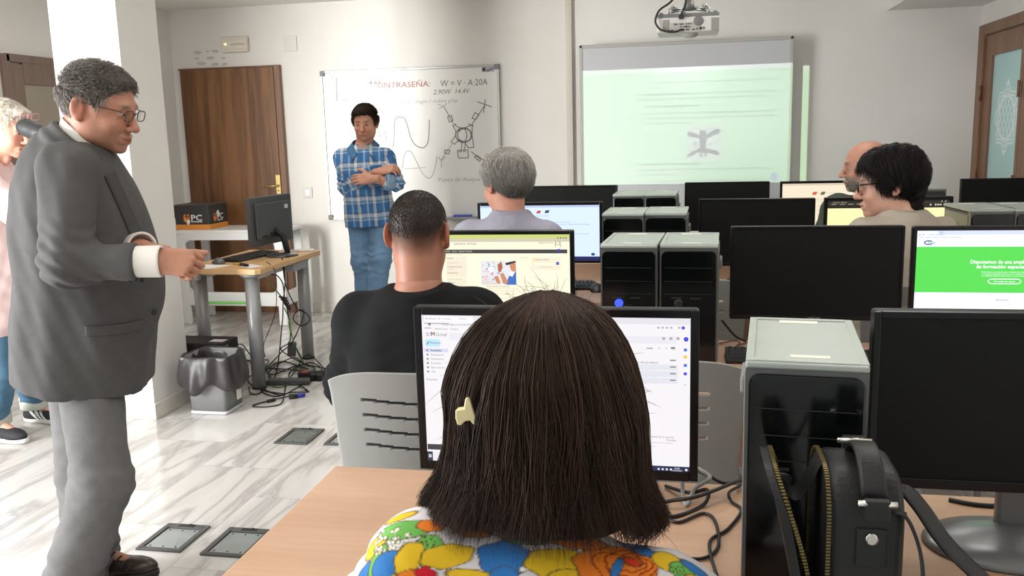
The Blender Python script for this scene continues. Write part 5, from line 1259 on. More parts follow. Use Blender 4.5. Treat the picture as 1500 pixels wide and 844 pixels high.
# shoulder straps
def bp(px, py, Y): p = atY(px, py, Y); return (p[0]-t.location.x, p[1]-t.location.y, p[2]-t.location.z)
k = MB(); k.tube(smoothpath([(bw/2-.01, .03, hh-.03), bp(1306, 722, 1.15), bp(1325, 718, 1.15), bp(1350, 745, 1.13), bp(1385, 795, 1.10), bp(1440, 850, 1.06), bp(1470, 880, 1.03)], 8), .01, 10, flat=(.0025, .0135), up=(0, .2, 1)); k.build('shoulder_strap', LEA, t)
k = MB(); k.tube(smoothpath([(bw/2-.004, -.01, hh-.09), bp(1316, 752, 1.08), bp(1332, 765, 1.07), bp(1347, 805, 1.06), bp(1352, 850, 1.05), bp(1345, 900, 1.04)], 8), .01, 10, flat=(.0022, .0085), up=(0, .2, 1)); k.build('shoulder_strap', LEA, t)
# ================================================================== PEOPLE
SKIN = mat('skin', (200, 150, 125), .48, attr='Col', var=.06, vscale=60, spec=.4, bump=.1, bscale=300)
HAIRM = mat('hair_strands', (60, 50, 44), .6, attr='Col', spec=.25)
def SRGB(*c): return np.array([lin(v) for v in c])
def cloth(name, col, var=.10, rough=.85, bs=420, bump=.3, **kw): return mat(name, col, rough, spec=.2, var=var, vscale=kw.pop('vscale', 14), bump=bump, bscale=bs, sheen=kw.pop('sheen', .0), **kw)
def head_solid(S, C, R, s, neck, nr=.056, female=False, fat=0.0, smile=0.0, jawy=0.0):
    """a head in local axes right / forward / up about C"""
    def W(x, y, z): return C+R@(V3(x, y, z)*s)
    E = lambda c, r, k=.02, sub=False, RR=None: S.ell(W(*c), V3(*r)*s, R if RR is None else R@RR, k*s, sub)
    Cp = lambda a, b, ra, rb, k=.01, sub=False: S.cap(W(*a), W(*b), ra*s, rb*s, k*s, sub)
    E((0, -.012, .032), (.0755, .097, .083), .01)
    E((0, .030, -.012), (.066+fat*.5, .060, .088), .03)
    E((0, .034+jawy, -.066), (.055+fat, .054, .048), .025)
    for q in (-1, 1): E((q*.047, .0, -.058), (.018+fat*.6, .03, .034), .03)
    E((0, .076+jawy, -.101), (.021, .019, .016), .022)
    for q in (-1, 1): E((q*.036, .064, -.038+.004*smile), (.022+.004*smile, .024, .021), .02)
    Cp((-.034, .084, .021), (.034, .084, .021), .0095, .0095, .016)
    for q in (-1, 1):
        E((q*.032, .101, .001), (.017, .014, .0105), .013, True)
        E((q*.031, .0795, .000), (.0125, .0125, .0125), .002)
        Cp((q*.019, .089, .004), (q*.044, .081, .003), .0038, .0032, .003)
        Cp((q*.020, .087, -.0085), (q*.043, .080, -.0085), .004, .0035, .005)
    Cp((0, .090, .012), (0, .110, -.031), .0075, .0115, .012)
    E((0, .1135, -.037), (.0125, .0125, .0105), .008)
    for q in (-1, 1): E((q*.0125, .1005, -.0405), (.0085, .0105, .0075), .006)
    for q in (-1, 1): E((q*.006, .108, -.0475), (.0035, .0045, .003), .003, True)
    E((0, .083, -.072), (.028, .018, .018), .012)
    Cp((-.021-.004*smile, .0925, -.0655+.004*smile), (0, .1005, -.0665), .0045, .006, .006); Cp((0, .1005, -.0665), (.021+.004*smile, .0925, -.0655+.004*smile), .006, .0045, .006)
    Cp((-.017, .0925, -.0775), (.017, .0925, -.0775), .0058, .0058, .007)
    Cp((-.025-.004*smile, .0955, -.0712+.006*smile), (0, .107, -.0722), .0022, .0026, .003, True); Cp((0, .107, -.0722), (.025+.004*smile, .0955, -.0712+.006*smile), .0026, .0022, .003, True)
    for q in (-1, 1):
        a = q*.35; RR = np.array([[math.cos(a), -math.sin(a), 0], [math.sin(a), math.cos(a), 0], [0, 0, 1]])
        E((q*.0825, -.018, -.004), (.0075, .020, .033), .006, False, RR); E((q*.081, -.012, -.030), (.007, .011, .012), .006, False, RR)
        E((q*.0925, -.012, -.001), (.008, .0115, .021), .005, True, RR)
    S.cap(W(0, -.022, -.045), neck, nr, nr*1.06, .03)
    if not female: Cp((0, .028, -.135), (0, .022, -.155), .012, .01, .02)
def head_paint(P, C, R, s, skin, brow=(60, 46, 38), lip=None, stub=None, iris=(70, 50, 36), stubble_mix=.5, fade=None, flush=.25):
    L = (P-C)@R/s; x, y, z = L.T
    base = SRGB(*skin); col = np.tile(base, (len(P), 1))
    def mixin(m, c): 
        m = np.clip(m, 0, 1)[:, None]; col[:] = col*(1-m)+np.asarray(c)*m
    red = base*np.array([1.0, .72, .68])
    on = (y > .02) & (np.abs(z) < .15) & (np.abs(x) < .12)
    mixin(flush*on*np.exp(-((np.abs(x)-.038)/.02)**2-((z+.035)/.022)**2), red); mixin(1.4*flush*on*np.exp(-(x/.016)**2-((z+.036)/.014)**2), red)
    mixin(.55*(np.abs(x) > .0755)*(np.abs(z+.005) < .045)*(np.abs(y+.015) < .04), red)
    if stub is not None:
        m = on*(1/(1+np.exp((z+.045+.25*np.maximum(0, .06-y)*0)/.006)))*(np.abs(L[:, 2]) < .13)*(z > -.135)
        m = m*(1-np.exp(-(x/.013)**2-((z+.072)/.010)**2)); m = np.where((y < .03), m*np.clip((y+.01)/.03, 0, 1), m); mixin(stubble_mix*m, SRGB(*stub))
    lipc = SRGB(*lip) if lip else base*np.array([.82, .55, .52])
    mixin(.75*(y > .088)*np.exp(-((np.abs(x))/.021)**4)*np.exp(-((z+.072)/.0095)**4), lipc)
    mixin(.9*(y > .09)*(np.abs(x) < .024)*np.exp(-((z+.0715)/.0022)**2), lipc*.35)
    bz = .0235+.05*np.abs(np.abs(x)-.030)*-.3
    mixin(.9*(y > .066)*np.exp(-((np.abs(x)-.031)/.017)**4)*np.exp(-((z-bz)/.0045)**2), SRGB(*brow))
    for q in (-1, 1):
        d = np.sqrt((x-q*.031)**2+(y-.0795)**2+z**2); ball = (d < .0138)&(np.abs(z) < .0042)
        mixin(ball*.8, SRGB(176, 160, 150)); mixin(ball*(np.hypot(x-q*.031, z) < .0062), SRGB(*iris)); mixin((np.abs(d-.0135) < .003)*(np.abs(np.abs(z)-.0065) < .002)*(y > .08)*.6, base*.4)
    if fade is not None: mixin(*fade(L))
    return col
def hand_solid(S, w, d, n, right=True, curl=(.35, .5, .35), spread=.06, thumb=(.55, .7, -.35), s=1.0, tcurl=.3):
    d = nrm(d); n = nrm(n-d*np.dot(n, d)); t = np.cross(n, d) if right else np.cross(d, n)
    def W(a, b, c): return w+(d*a+t*b+n*c)*s
    kn = [(.088, .030), (.092, .0105), (.088, -.0095), (.080, -.0275)]
    for (a, b), r in zip(kn, (.0105, .011, .0105, .0095)):
        S.cap(W(.0, b*.55, 0), W(a, b, .001), .0135*s, r*s, .012*s)
    S.cap(W(.02, .02, -.006), W(.06, .028, -.008), .016*s, .013*s, .014*s); S.cap(W(.02, -.016, -.006), W(.065, -.02, -.006), .014*s, .012*s, .012*s)
    for i, ((a, b), L) in enumerate(zip(kn, (.070, .079, .074, .057))):
        p = W(a, b, .001); th = 0; dd = d+t*spread*(1.2-i*.85); dd = nrm(dd)
        rr = (.0088, .0090, .0086, .0076)[i]
        for f, c, r1 in zip((.45, .31, .25), curl, (.0, .0006, .0014)):
            th += c*(1+.06*i); q = p+(dd*math.cos(th)-n*math.sin(th))*L*f*s
            S.cap(p, q, (rr-r1+.0004)*s, (rr-r1-.0003)*s, .0035*s); p = q
    p = W(.022, .026, -.008); td = nrm(d*thumb[0]+t*thumb[1]+n*thumb[2]); q = p+td*.042*s; S.cap(p, q, .0145*s, .0115*s, .012*s)
    td = nrm(td+d*tcurl-n*tcurl*.4); p, q = q, q+td*.031*s; S.cap(p, q, .0108*s, .0098*s, .004*s); td = nrm(td+d*tcurl); p, q = q, q+td*.026*s; S.cap(p, q, .0096*s, .008*s, .003*s)
def torso_secs(L, w, d, belly=0., ex=0., female=False):
    k = L/.52
    if female: rows = [(-.13, .165, .11, 0), (0, .172, .118, 0), (.16, .142, .105, .01), (.33, .150, .118, .015), (.43, .145, .10, .0), (.50, .10, .075, -.01), (.54, .06, .055, -.01)]
    else: rows = [(-.13, .158, .112, 0), (0, .162, .118, 0), (.16, .152, .115, .012), (.33, .166, .122, .012), (.43, .150, .105, .0), (.50, .092, .078, -.01), (.54, .058, .058, -.01)]
    out = []
    for i, (z, rx, ry, cy) in enumerate(rows):
        bl = belly*math.exp(-((z-.12)/.17)**2)
        out.append((z*k, 0, cy+bl*.8, rx*w+ex+bl*.25, ry*d+ex+bl*.55))
    return out
def limb(S, a, b, c, ra, rb, rc, k=.025): S.cap(a, b, ra, rb, k); S.cap(b, c, rb, rc, k)
def bounds(pts, m): P = np.array(pts); return P.min(0)-m, P.max(0)+m
class Person:
    def __init__(s, label, J, base, group=None, name='person'):
        s.J = {k: (tuple(np.asarray(q, float) for q in v) if isinstance(v, tuple) and hasattr(v[0], '__len__') else np.asarray(v, float)) for k, v in J.items()}
        s.root = thing(name, label, 'person', base, 0, group); s.base = np.asarray(base, float)
        J = s.J; s.R = frame(J['hf'], J['hu']); s.Rt = frame(J['fw'], J['neck']-J['pel']); s.Rt = np.stack([nrm(np.cross(nrm(J['fw']), nrm(J['neck']-J['pel']))), np.cross(nrm(J['neck']-J['pel']), nrm(np.cross(nrm(J['fw']), nrm(J['neck']-J['pel'])))), nrm(J['neck']-J['pel'])], 1)
        s.hs = J.get('hs', 1.0) if not hasattr(J.get('hs', 1.0), 'shape') else float(J['hs']); s.L = np.linalg.norm(J['neck']-J['pel'])
    def fix(s, o):
        o.parent = s.root; o.location = tuple(-s.base); return o
    def body(s, skin, h=.006, hh=.003, bw=1., bd=1., nr=.056, female=False, paint={}, hands=None, arm=(.044, .036, .026), leg=(.07, .05, .034), fat=0, smile=0, jawy=0):
        J = s.J; parts = []
        S = Solid(*bounds([J['head']-V3(.14, .14, .15)*s.hs, J['head']+V3(.14, .14, .15)*s.hs, J['neck']], .07), hh)
        head_solid(S, J['head'], s.R, s.hs, J['neck'], nr, female, fat, smile, jawy); parts.append(S.nets())
        pts = [J['pel'], J['neck'], *J['sh'], *J['el'], *J['wr'], *J['hip'], *J['kn'], *J['an']]
        S = Solid(*bounds(pts, .22), h)
        S.loft(torso_secs(s.L, bw*.86, bd*.80, 0), J['pel'], s.Rt)
        for i in (0, 1):
            S.cap(J['neck']-s.Rt[:, 2]*.05, J['sh'][i], .045, .05, .04)
            limb(S, J['sh'][i], J['el'][i], J['wr'][i], arm[0], arm[1], arm[2]); limb(S, J['hip'][i], J['kn'][i], J['an'][i], *leg)
            S.cap(J['an'][i], J['an'][i]+nrm(J['toe'][i]-J['an'][i])*.12, .032, .026, .02)
        S.cap(J['neck']-s.Rt[:, 2]*.08, J['neck']+s.Rt[:, 2]*.02, nr*1.05, nr, .03)
        parts.append(S.nets())
        for i, hd in enumerate(hands or ()):
            if hd is None: continue
            S = Solid(*bounds([J['wr'][i]-.05, J['wr'][i]+.05, J['wr'][i]+nrm(hd['d'])*.19], .07), hd.get('h', .003))
            S.cap(J['wr'][i]-nrm(hd['d'])*.03, J['wr'][i]+nrm(hd['d'])*.01, arm[2]*.97, .024, .01)
            hand_solid(S, J['wr'][i], hd['d'], np.asarray(hd['n'], float), i == 1, hd.get('curl', (.3, .4, .3)), hd.get('spread', .05), hd.get('thumb', (.6, .6, -.4)), hd.get('s', 1.0)); parts.append(S.nets())
        P = []; Q = []; o = 0
        for p, q in parts: P.append(p); Q.append(q+o); o += len(p)
        P = np.concatenate(P); Q = np.concatenate(Q)
        # relax the stair-steps a little
        for _ in range(1):
            A = np.zeros_like(P); c = np.zeros(len(P))
            for i in range(4):
                j = (i+1) % 4; np.add.at(A, Q[:, i], P[Q[:, j]]); np.add.at(A, Q[:, j], P[Q[:, i]]); np.add.at(c, Q[:, i], 1); np.add.at(c, Q[:, j], 1)
            P = P*.5+.5*A/np.maximum(c, 1)[:, None]
        col = head_paint(P, J['head'], s.R, s.hs, skin, **paint)
        return s.fix(npmesh('body', P, Q, SKIN, None, col))
    def top(s, name, m, h=.006, bw=1., bd=1., ex=.014, belly=0., sl=(.062, .054, .040), sleeve=1.0, low=-.13, fold=.004, neckline=None, paint=None, post=None, female=False, extra=None, shr=.062, seed=1, collar=0.0, fk=30, cutneck=True, straight=0.0):
        J = s.J; pts = [J['pel']-s.Rt[:, 2]*.3, J['neck'], *J['sh'], *J['el'], *J['wr']]
        S = Solid(*bounds(pts, .2), h)
        secs = torso_secs(s.L, bw, bd, belly, ex, female)
        if low < -.13: secs = [(low, 0, secs[0][2], secs[0][3]*1.07, secs[0][4]*1.07)]+secs
        else: secs = [q for q in secs if q[0] > low+.02]; secs = [(low, secs[0][1], secs[0][2], secs[0][3], secs[0][4])]+secs
        if straight:
            zr = .10*s.L/.52; A = np.array(secs); ref = [np.interp(zr, A[:, 0], A[:, c]) for c in (2, 3, 4)]
            secs = [q if q[0] >= zr else (q[0], 0, q[2]+(ref[0]*.9-q[2])*straight, q[3]+(ref[1]*1.03-q[3])*straight, q[4]+(ref[2]*.97-q[4])*straight) for q in secs]
        S.loft(secs, J['pel'], s.Rt)
        for i in (0, 1):
            S.cap(J['neck']-s.Rt[:, 2]*.045, J['sh'][i], .05+ex*.5, shr, .05)
            S.cap(J['sh'][i], J['el'][i], sl[0], sl[1], .035)
            if sleeve > .5:
                e = J['el'][i]+(J['wr'][i]-J['el'][i])*min((sleeve-.5)*2, 1); S.cap(J['el'][i], e, sl[1], sl[2], .03)
        if sleeve <= .5:
            pass
        if fold:
            el = J['el']
            def fn(X, Y, Z):
                a = wob((X, Y, Z*.45), fk, seed)*fold+wob((X, Y, Z), fk*2.2, seed+9)*fold*.35
                for i in (0, 1):
                    r2 = (X-el[i][0])**2+(Y-el[i][1])**2+(Z-el[i][2])**2
                    a = a+fold*1.6*np.exp(-r2/.008)*np.sin(wob((X, Y, Z), fk*.6, seed+3)*4+((X-el[i][0])*.6+(Z-el[i][2]))*150)
                return a
            S.mod(fn)
        if extra: extra(S)
        for i in (0, 1):
            if sleeve < 1.0:
                pass
        # open the sleeves and the neck by cutting the solid where the skin comes out
        if cutneck:
            n = J['neck']+s.Rt[:, 2]*(.022+collar); S.cut(n, s.Rt[:, 2]*1.0-s.Rt[:, 1]*.28)
        return s.fix(S.build(name, m, None, paint=paint, post=post))
    def legs(s, name, m, h=.007, hipr=(.168, .128), leg=(.094, .070, .058), ex=0, fold=.004, seed=5, top=.06, hem=.03, extra=None, belly=0):
        J = s.J; pts = [J['pel']+V3(0, 0, .1), *J['hip'], *J['kn'], *J['an']]
        S = Solid(*bounds(pts, .19), h); Rp = s.Rt if 'hipup' not in J else frame(J['fw'], J['hipup'])
        S.loft([(-.10, 0, 0, hipr[0]*.92, hipr[1]*.95), (0, 0, 0, hipr[0], hipr[1]), (top, 0, belly*.5, hipr[0]*.97, hipr[1]*.96+belly*.5)], J['pel'], Rp)
        for i in (0, 1):
            an = J['an'][i]; d = nrm(an-J['kn'][i]); an2 = an+d*hem
            limb(S, J['hip'][i], J['kn'][i], an2, *leg, k=.035)
        if fold:
            kn = J['kn']; an = J['an']
            def fn(X, Y, Z):
                a = wob((X, Y, Z*.5), 26, seed)*fold+wob((X, Y, Z), 60, seed+4)*fold*.3
                for i in (0, 1):
                    for q, wd, am in ((kn[i], .012, 1.2), (an[i], .010, 1.8)):
                        r2 = (X-q[0])**2+(Y-q[1])**2+(Z-q[2])**2; a = a+am*fold*np.exp(-r2/wd)*np.sin((Z-q[2])*110+wob((X, Y, Z), 22, seed+i)*3)
                return a
            S.mod(fn)
        if extra: extra(S)
        return s.fix(S.build(name, m, None))
    def shoes(s, m, sole, h=.005, wd=.043, ln=.27, stripes=None, paint=None):
        J = s.J; out = []
        for i in (0, 1):
            a = J['an'][i]; f = J['toe'][i]-a; f[2] = 0; f = nrm(f); r = np.cross(f, V3(0, 0, 1)); b = V3(a[0], a[1], 0)
            S = Solid(*bounds([b-f*.1-V3(.08, .08, 0), b+f*(ln-.04)+V3(.08, .08, .12), b-V3(.08, .08, 0), b+V3(.1, .1, .12)], .04), h)
            W = lambda x, y, z: b+r*x+f*y+V3(0, 0, z)
            S.cap(W(0, -.045, .038), W(0, .07, .040), .040, .040, .02); S.ell(W(.004*(1 if i else -1), .13, .034), (wd, .085, .036), np.stack([r, f, V3(0, 0, 1)], 1), .03); S.cap(W(0, -.02, .05), W(0, -.01, .095), .042, .038, .025)
            S.clip(lambda X, Y, Z: .012-Z+0*X+0*Y); S.clip(lambda X, Y, Z: Z-.112+0*X+0*Y)
            o = s.fix(S.build('shoe', m, None, paint=paint(b, r, f) if paint else None))
            S = Solid(*bounds([b-f*.1-V3(.08, .08, 0), b+f*(ln-.04)+V3(.08, .08, .03)], .04), h)
            S.ell(W(0, .115, .016), (wd+.004, .105, .05), np.stack([r, f, V3(0, 0, 1)], 1), .02); S.ell(W(0, -.02, .016), (.042, .072, .05), np.stack([r, f, V3(0, 0, 1)], 1), .03)
            S.clip(lambda X, Y, Z: .002-Z+0*X+0*Y); S.clip(lambda X, Y, Z: Z-.026+0*X+0*Y)
            so = s.fix(S.build('sole', sole, None)); so.parent = o; so.location = (0, 0, 0); out.append(o)
        return out
    def local(s, P): return (P-s.J['head'])@s.R/s.hs
    def world(s, L): return s.J['head']+(L*s.hs)@s.R.T
    def hair_shell(s, m, zline, t=.012, h=.003, bumps=(), noise=.003, nf=160, col=None, vol=None, seed=2, xlim=None):
        """close-cropped hair volume clipped at the hairline zline(y)"""
        J = s.J; C = J['head']; R = s.R; q = s.hs
        S = Solid(*bounds([C-.13*q, C+.17*q], .06), h)
        S.ell(C+R@(V3(0, -.012, .032)*q), (V3(.0755, .097, .083)+t)*q, R, .01)
        for c, r in bumps: S.ell(C+R@(V3(*c)*q), V3(*r)*q, R, .02)
        def loc(X, Y, Z):
            x, y, z = X-C[0], Y-C[1], Z-C[2]
            return tuple((x*R[0, i]+y*R[1, i]+z*R[2, i])/q for i in range(3))
        def cl(X, Y, Z):
            x, y, z = loc(X, Y, Z); e = zline(x, y)-z
            return e*.85*q
        S.clip(cl)
        if noise: S.mod(lambda X, Y, Z: noise*wob((X, Y, Z), nf, seed))
        return s.fix(S.build('hair', m, None))
    def comb(s, n, flow, zline, length, r, col, t0=.0, t1=.014, k=9, curl=.0, seed=0, name='hair', rad=(.0755, .097, .083), ctr=(0, -.012, .032), parent=None, jit=.25, cl=0.0):
        """short hair as combed strands hugging the skull"""
        rs = np.random.RandomState(seed); rad = np.array(rad); c0 = np.array(ctr); out = []
        while len(out) < n:
            v = rs.randn(n, 3); v /= np.linalg.norm(v, axis=1, keepdims=True); p = c0+v*rad
            ok = p[:, 2] > zline(p[:, 0], p[:, 1]); out.extend(p[ok])
        p = np.array(out[:n]); ln = length(p) if callable(length) else np.full(n, length, float); ln = ln*rs.uniform(.7, 1.15, n)
        jitter = rs.randn(n, 3)*jit; S = np.zeros((n, k, 3)); tt = rs.uniform(.4, 1, n)
        for i in range(k):
            q = (p-c0)/rad; q /= np.linalg.norm(q, axis=1, keepdims=True)
            th = t0+(t1*tt)*np.sin(min(i/(k-1)*1.9, PI/2+.5))
            S[:, i] = c0+q*(rad+th[:, None]); nn = q/rad; nn /= np.linalg.norm(nn, axis=1, keepdims=True)
            f = flow(p)+jitter+curl*np.sin(i*1.3+jitter*9); f = f-nn*(f*nn).sum(1, keepdims=True); f /= np.linalg.norm(f, axis=1, keepdims=True)+1e-9
            p = S[:, i]+f*(ln/(k-1))[:, None]
        c = SRGB(*col)*rs.uniform(.65, 1.35, (n, 1)) if not callable(col) else col(S[:, 0], rs)
        return s.fix(strands(name, s.world(S.reshape(-1, 3)).reshape(S.shape), r, HAIRM, None, 3, c))
    def glasses(s, m, w=.05, hgt=.034, up=.0, tilt=0.0, rim=.0016, lens=True, temple=True, square=.6):
        C, R, q = s.J['head'], s.R, s.hs; k = MB(); W = lambda x, y, z: tuple(C+R@(V3(x, y, z)*q))
        for sd in (-1, 1):
            ring = []
            for a in np.linspace(0, 2*PI, 25):
                ca, sa = math.cos(a), math.sin(a); ring.append(W(sd*.034+w/2*math.copysign(abs(ca)**square, ca), .108-.10*abs(sd*.034+w/2*ca-0)*.18, up+hgt/2*math.copysign(abs(sa)**square, sa)-.002))
            k.tube(ring, rim*q*1.2, 6, cap=False)
            if temple: k.tube([W(sd*.060, .100, up+.008), W(sd*.078, .06, up+.010), W(sd*.083, -.005, up+.010), W(sd*.082, -.03, up-.008)], rim*q*1.1, 6)
        k.tube([W(-.010, .1085, up+.004), W(0, .112, up+.007), W(.010, .1085, up+.004)], rim*q, 6)
        o = s.fix(k.build('glasses', m))
        if lens:
            for sd in (-1, 1):
                k = MB(); k.face([W(sd*.034+w/2*.94*math.copysign(abs(math.cos(a))**square, math.cos(a)), .1065, up+hgt/2*.94*math.copysign(abs(math.sin(a))**square, math.sin(a))-.002) for a in np.linspace(0, 2*PI, 24)[:-1]])
                l = s.fix(k.build('lens', mat('spectacle_lens', (235, 240, 240), .03, trans=1.0, spec=.4, alpha=.25))); l.parent = o; l.location = (0, 0, 0)
        return o
def Zt(v): return V3(*v)
def A_(px, py, Y): return atY(px, py, Y)
def zl(ys, zs): return lambda x, y: np.interp(y, ys, zs)+0*x

# ------------------------------------------------------------------ 1. the man in the grey suit
Yc = 2.47
P1 = Person('grey-haired man with glasses in a charcoal suit jacket, standing in profile with clasped hands', dict(
    head=A_(146, 157, Yc), hf=V3(.955, .10, -.27), hu=V3(.27, 0, .96), hs=1.06, fw=V3(.90, .43, 0),
    neck=A_(112, 214, Yc), pel=A_(101, 500, Yc+.01),
    sh=(A_(112, 246, Yc+.20), A_(100, 248, Yc-.20)), el=(A_(120, 378, Yc+.27), A_(100, 385, Yc-.27)), wr=(A_(206, 362, Yc-.06), A_(228, 383, Yc-.20)),
    hip=(A_(112, 530, Yc+.09), A_(128, 540, Yc-.045)), kn=(A_(128, 690, Yc+.05), A_(150, 705, Yc-.11)), an=(V3(-1.935, Yc-.02, .09), V3(-1.885, Yc-.19, .09)),
    toe=(V3(-1.75, Yc+.01, .02), V3(-1.72, Yc-.17, .02))), (-1.93, Yc-.1, 0))
JK = cloth('charcoal_jacket_wool', (84, 83, 82), .12, .82, 520, .35, vscale=40)
P1.body((180, 126, 102), .007, .003, bw=.92, bd=.88, nr=.066, fat=.006, smile=.8, paint=dict(brow=(92, 80, 72), stub=(150, 118, 104), stubble_mix=.35),
    hands=(dict(d=V3(.93, -.30, -.04), n=V3(.05, .10, .97), curl=(.55, .9, .6), spread=.0, s=1.05, h=.0028), dict(d=V3(.93, .22, -.10), n=V3(.0, -.80, .55), curl=(.95, 1.1, .7), spread=-.01, thumb=(.9, .25, -.15), s=1.08, h=.0028)))
CC = A_(125, 203, Yc); AXF = nrm(P1.J['fw']*.68+V3(0, 0, .73)); SDE = nrm(np.cross(P1.J['fw'], V3(0, 0, 1))); FWD = np.cross(AXF, SDE)*-1.0
FWD = FWD if FWD@P1.J['fw'] > 0 else -FWD
NAX = nrm(P1.J['head']-CC+V3(-.02, 0, 0))
def jacket_cut(S):
    J = P1.J; R = P1.Rt
    S.cap(CC-NAX*.05, CC+NAX*.20, .081, .083, .006, sub=True)
    ring = lambda a, q, dz=0: CC+SDE*math.sin(a)*.088*q-FWD*math.cos(a)*.091*q+AXF*(dz-.022)
    pts = [ring(a, 1.0) for a in np.linspace(-2.5, 2.5, 70)]
    for p in pts: S.cap(p, p-AXF*.075, .0095, .012, .004)
    for p, q in zip(pts, pts[1:]): S.cap(p, q, .0085, .0085, .004)
    pts = [ring(a, 1.08, -.036) for a in np.linspace(-2.2, 2.2, 60)]
    for p, q in zip(pts, pts[1:]): S.cap(p, q, .008, .008, .012)
    S.cap(CC-NAX*.05, CC+NAX*.20, .079, .082, .004, sub=True)
    c = J['neck']
    for sd in (-1, 1):
        e0 = ring(sd*2.5, 1.0)
        lap = [e0, c+R@V3(sd*.070, .135, -.10), c+R@V3(sd*.045, .185, -.20), c+R@V3(sd*.012, .225, -.31)]
        for p, q in zip(lap, lap[1:]): S.cap(p, q, .014, .010, .008)
    for i in (0, 1):   # sleeve-head seam
        sh = J['sh'][i]; d = nrm(J['el'][i]-sh); e1 = nrm(np.cross(d, R[:, 1])); e2 = np.cross(d, e1)
        pts = [sh+d*.01-R[:, 0]*(.035 if i else -.035)*0+ (e1*math.cos(a)+e2*math.sin(a))*.074-nrm(sh-c)*.03 for a in np.linspace(0, 2*PI, 25)]
        for p, q in zip(pts, pts[1:]): S.cap(p, q, .0035, .0035, .006, sub=True)
    for i in (0, 1):   # straight sleeve ends
        d = nrm(J['wr'][i]-J['el'][i]); q = J['wr'][i]-d*.050; w_ = J['wr'][i]
        def cl(X, Y, Z, d=d, q=q, w_=w_):
            pl = (X-q[0])*d[0]+(Y-q[1])*d[1]+(Z-q[2])*d[2]; ax = (X-w_[0])*d[0]+(Y-w_[1])*d[1]+(Z-w_[2])*d[2]
            rr = np.sqrt(np.maximum((X-w_[0])**2+(Y-w_[1])**2+(Z-w_[2])**2-ax**2, 0))
            return np.where((rr < (.075 if i == 1 else .062)) & (ax > -.14) & (ax < .10), pl, -1.0)
        if i == 1: S.clip(cl)
    v = A_(57, 470, Yc-.07); v2 = A_(50, 600, Yc-.07)
    S.cap(v, v2, .004, .010, .003, sub=True)
    p0 = A_(122, 480, Yc-.30); p1 = A_(212, 470, Yc-.24)
    S.cap(p0, p1, .004, .004, .004, sub=True)
P1.top('suit_jacket', JK, .006, bw=1.26, bd=1.44, ex=.020, belly=.066, sl=(.076, .069, .054), sleeve=.86, low=-.112, fold=.0065, shr=.066, extra=jacket_cut, straight=1.0, seed=11, cutneck=False, fk=22)
SHW = cloth('white_shirt_cotton', (226, 222, 214), .05, .75, 300, .15)
S = Solid(*bounds([CC-.13, CC+.14], .04), .004)
S.cap(CC-NAX*.06, CC+NAX*.09, .0795, .078, 0); S.cap(CC-NAX*.09, CC+NAX*.14, .0725, .071, .002, sub=True)
S.cut(CC+AXF*.012, AXF); S.cut(CC-AXF*.034, -AXF)
P1.fix(S.build('shirt_collar', SHW))
for i in (1, 0):
    d = nrm(P1.J['wr'][i]-P1.J['el'][i]); S = Solid(*bounds([P1.J['wr'][i]-d*.09, P1.J['wr'][i]+d*.05], .07), .004)
    S.cap(P1.J['wr'][i]-d*.075, P1.J['wr'][i]+d*.02, .045, .046, .0); S.cut(P1.J['wr'][i]+d*.018, d); S.cap(P1.J['wr'][i]-d*.005, P1.J['wr'][i]+d*.08, .036, .040, .004, sub=True); P1.fix(S.build('shirt_cuff', SHW))
from mathutils.bvhtree import BVHTree
def lay(o, inner, outer, lift, name, m, n=5, thick=.003):
    """a cloth strip lying on the surface of o between two traced edges"""
    off = o.matrix_world.translation if False else Vector((0, 0, 0)); me = o.data
    bv = BVHTree.FromPolygons([tuple(v.co) for v in me.vertices], [tuple(p.vertices) for p in me.polygons])
    a = [(p.x, p.y) for p in smoothpath([(x, y, 0) for x, y in inner], n)]; b = [(p.x, p.y) for p in smoothpath([(x, y, 0) for x, y in outer], n)]
    k = MB(); rows = []
    for p, q in zip(a, b):
        row = []
        for t in (0, .33, .67, 1):
            d = Vector(ray(p[0]+(q[0]-p[0])*t, p[1]+(q[1]-p[1])*t)).normalized(); h = bv.ray_cast(Vector(CAM), d)
            row.append(None if h[0] is None else k.bm.verts.new(h[0]+h[1]*lift if h[1].dot(d) < 0 else h[0]-h[1]*lift))
        rows.append(row)
    for r0, r1 in zip(rows, rows[1:]):
        for i in range(3):
            vs = (r0[i], r0[i+1], r1[i+1], r1[i])
            if None not in vs and max((vs[i].co-vs[i-1].co).length for i in range(4)) < .12: f = k.bm.faces.new(vs); f.smooth = True
    q = P1.fix(k.build(name, m, fixn=False)); md = q.modifiers.new('s', 'SOLIDIFY'); md.thickness = thick; md.offset = 0; return q
jk = [o for o in P1.root.children if o.name.startswith('suit_jacket')][0]
JK2 = cloth('charcoal_lapel_wool', (72, 71, 70), .12, .82, 520, .35, vscale=40)
lay(jk, [(152, 258), (172, 302), (192, 350)], [(167, 252), (190, 304), (211, 353)], .003, 'lapel', JK2)
lay(jk, [(124, 478), (150, 477), (180, 474), (208, 468)], [(125, 492), (150, 491), (181, 488), (209, 482)], .002, 'pocket_flap', JK)
for i_ in range(3):
    d = Vector(ray(190+i_*9, 412-i_*1.0)).normalized(); bv = BVHTree.FromPolygons([tuple(v.co) for v in jk.data.vertices], [tuple(p.vertices) for p in jk.data.polygons]); h = bv.ray_cast(Vector(CAM), d)
    if h[0] is not None:
        k = MB(); k.lathe([(0, 0), (.0065, 0), (.007, .002), (.004, .003), (0, .003)], (0, 0, 0), 12, M=Matrix.Translation(h[0]) @ h[1].to_track_quat('Z', 'Y').to_matrix().to_4x4()); P1.fix(k.build('cuff_button', RUBBER))
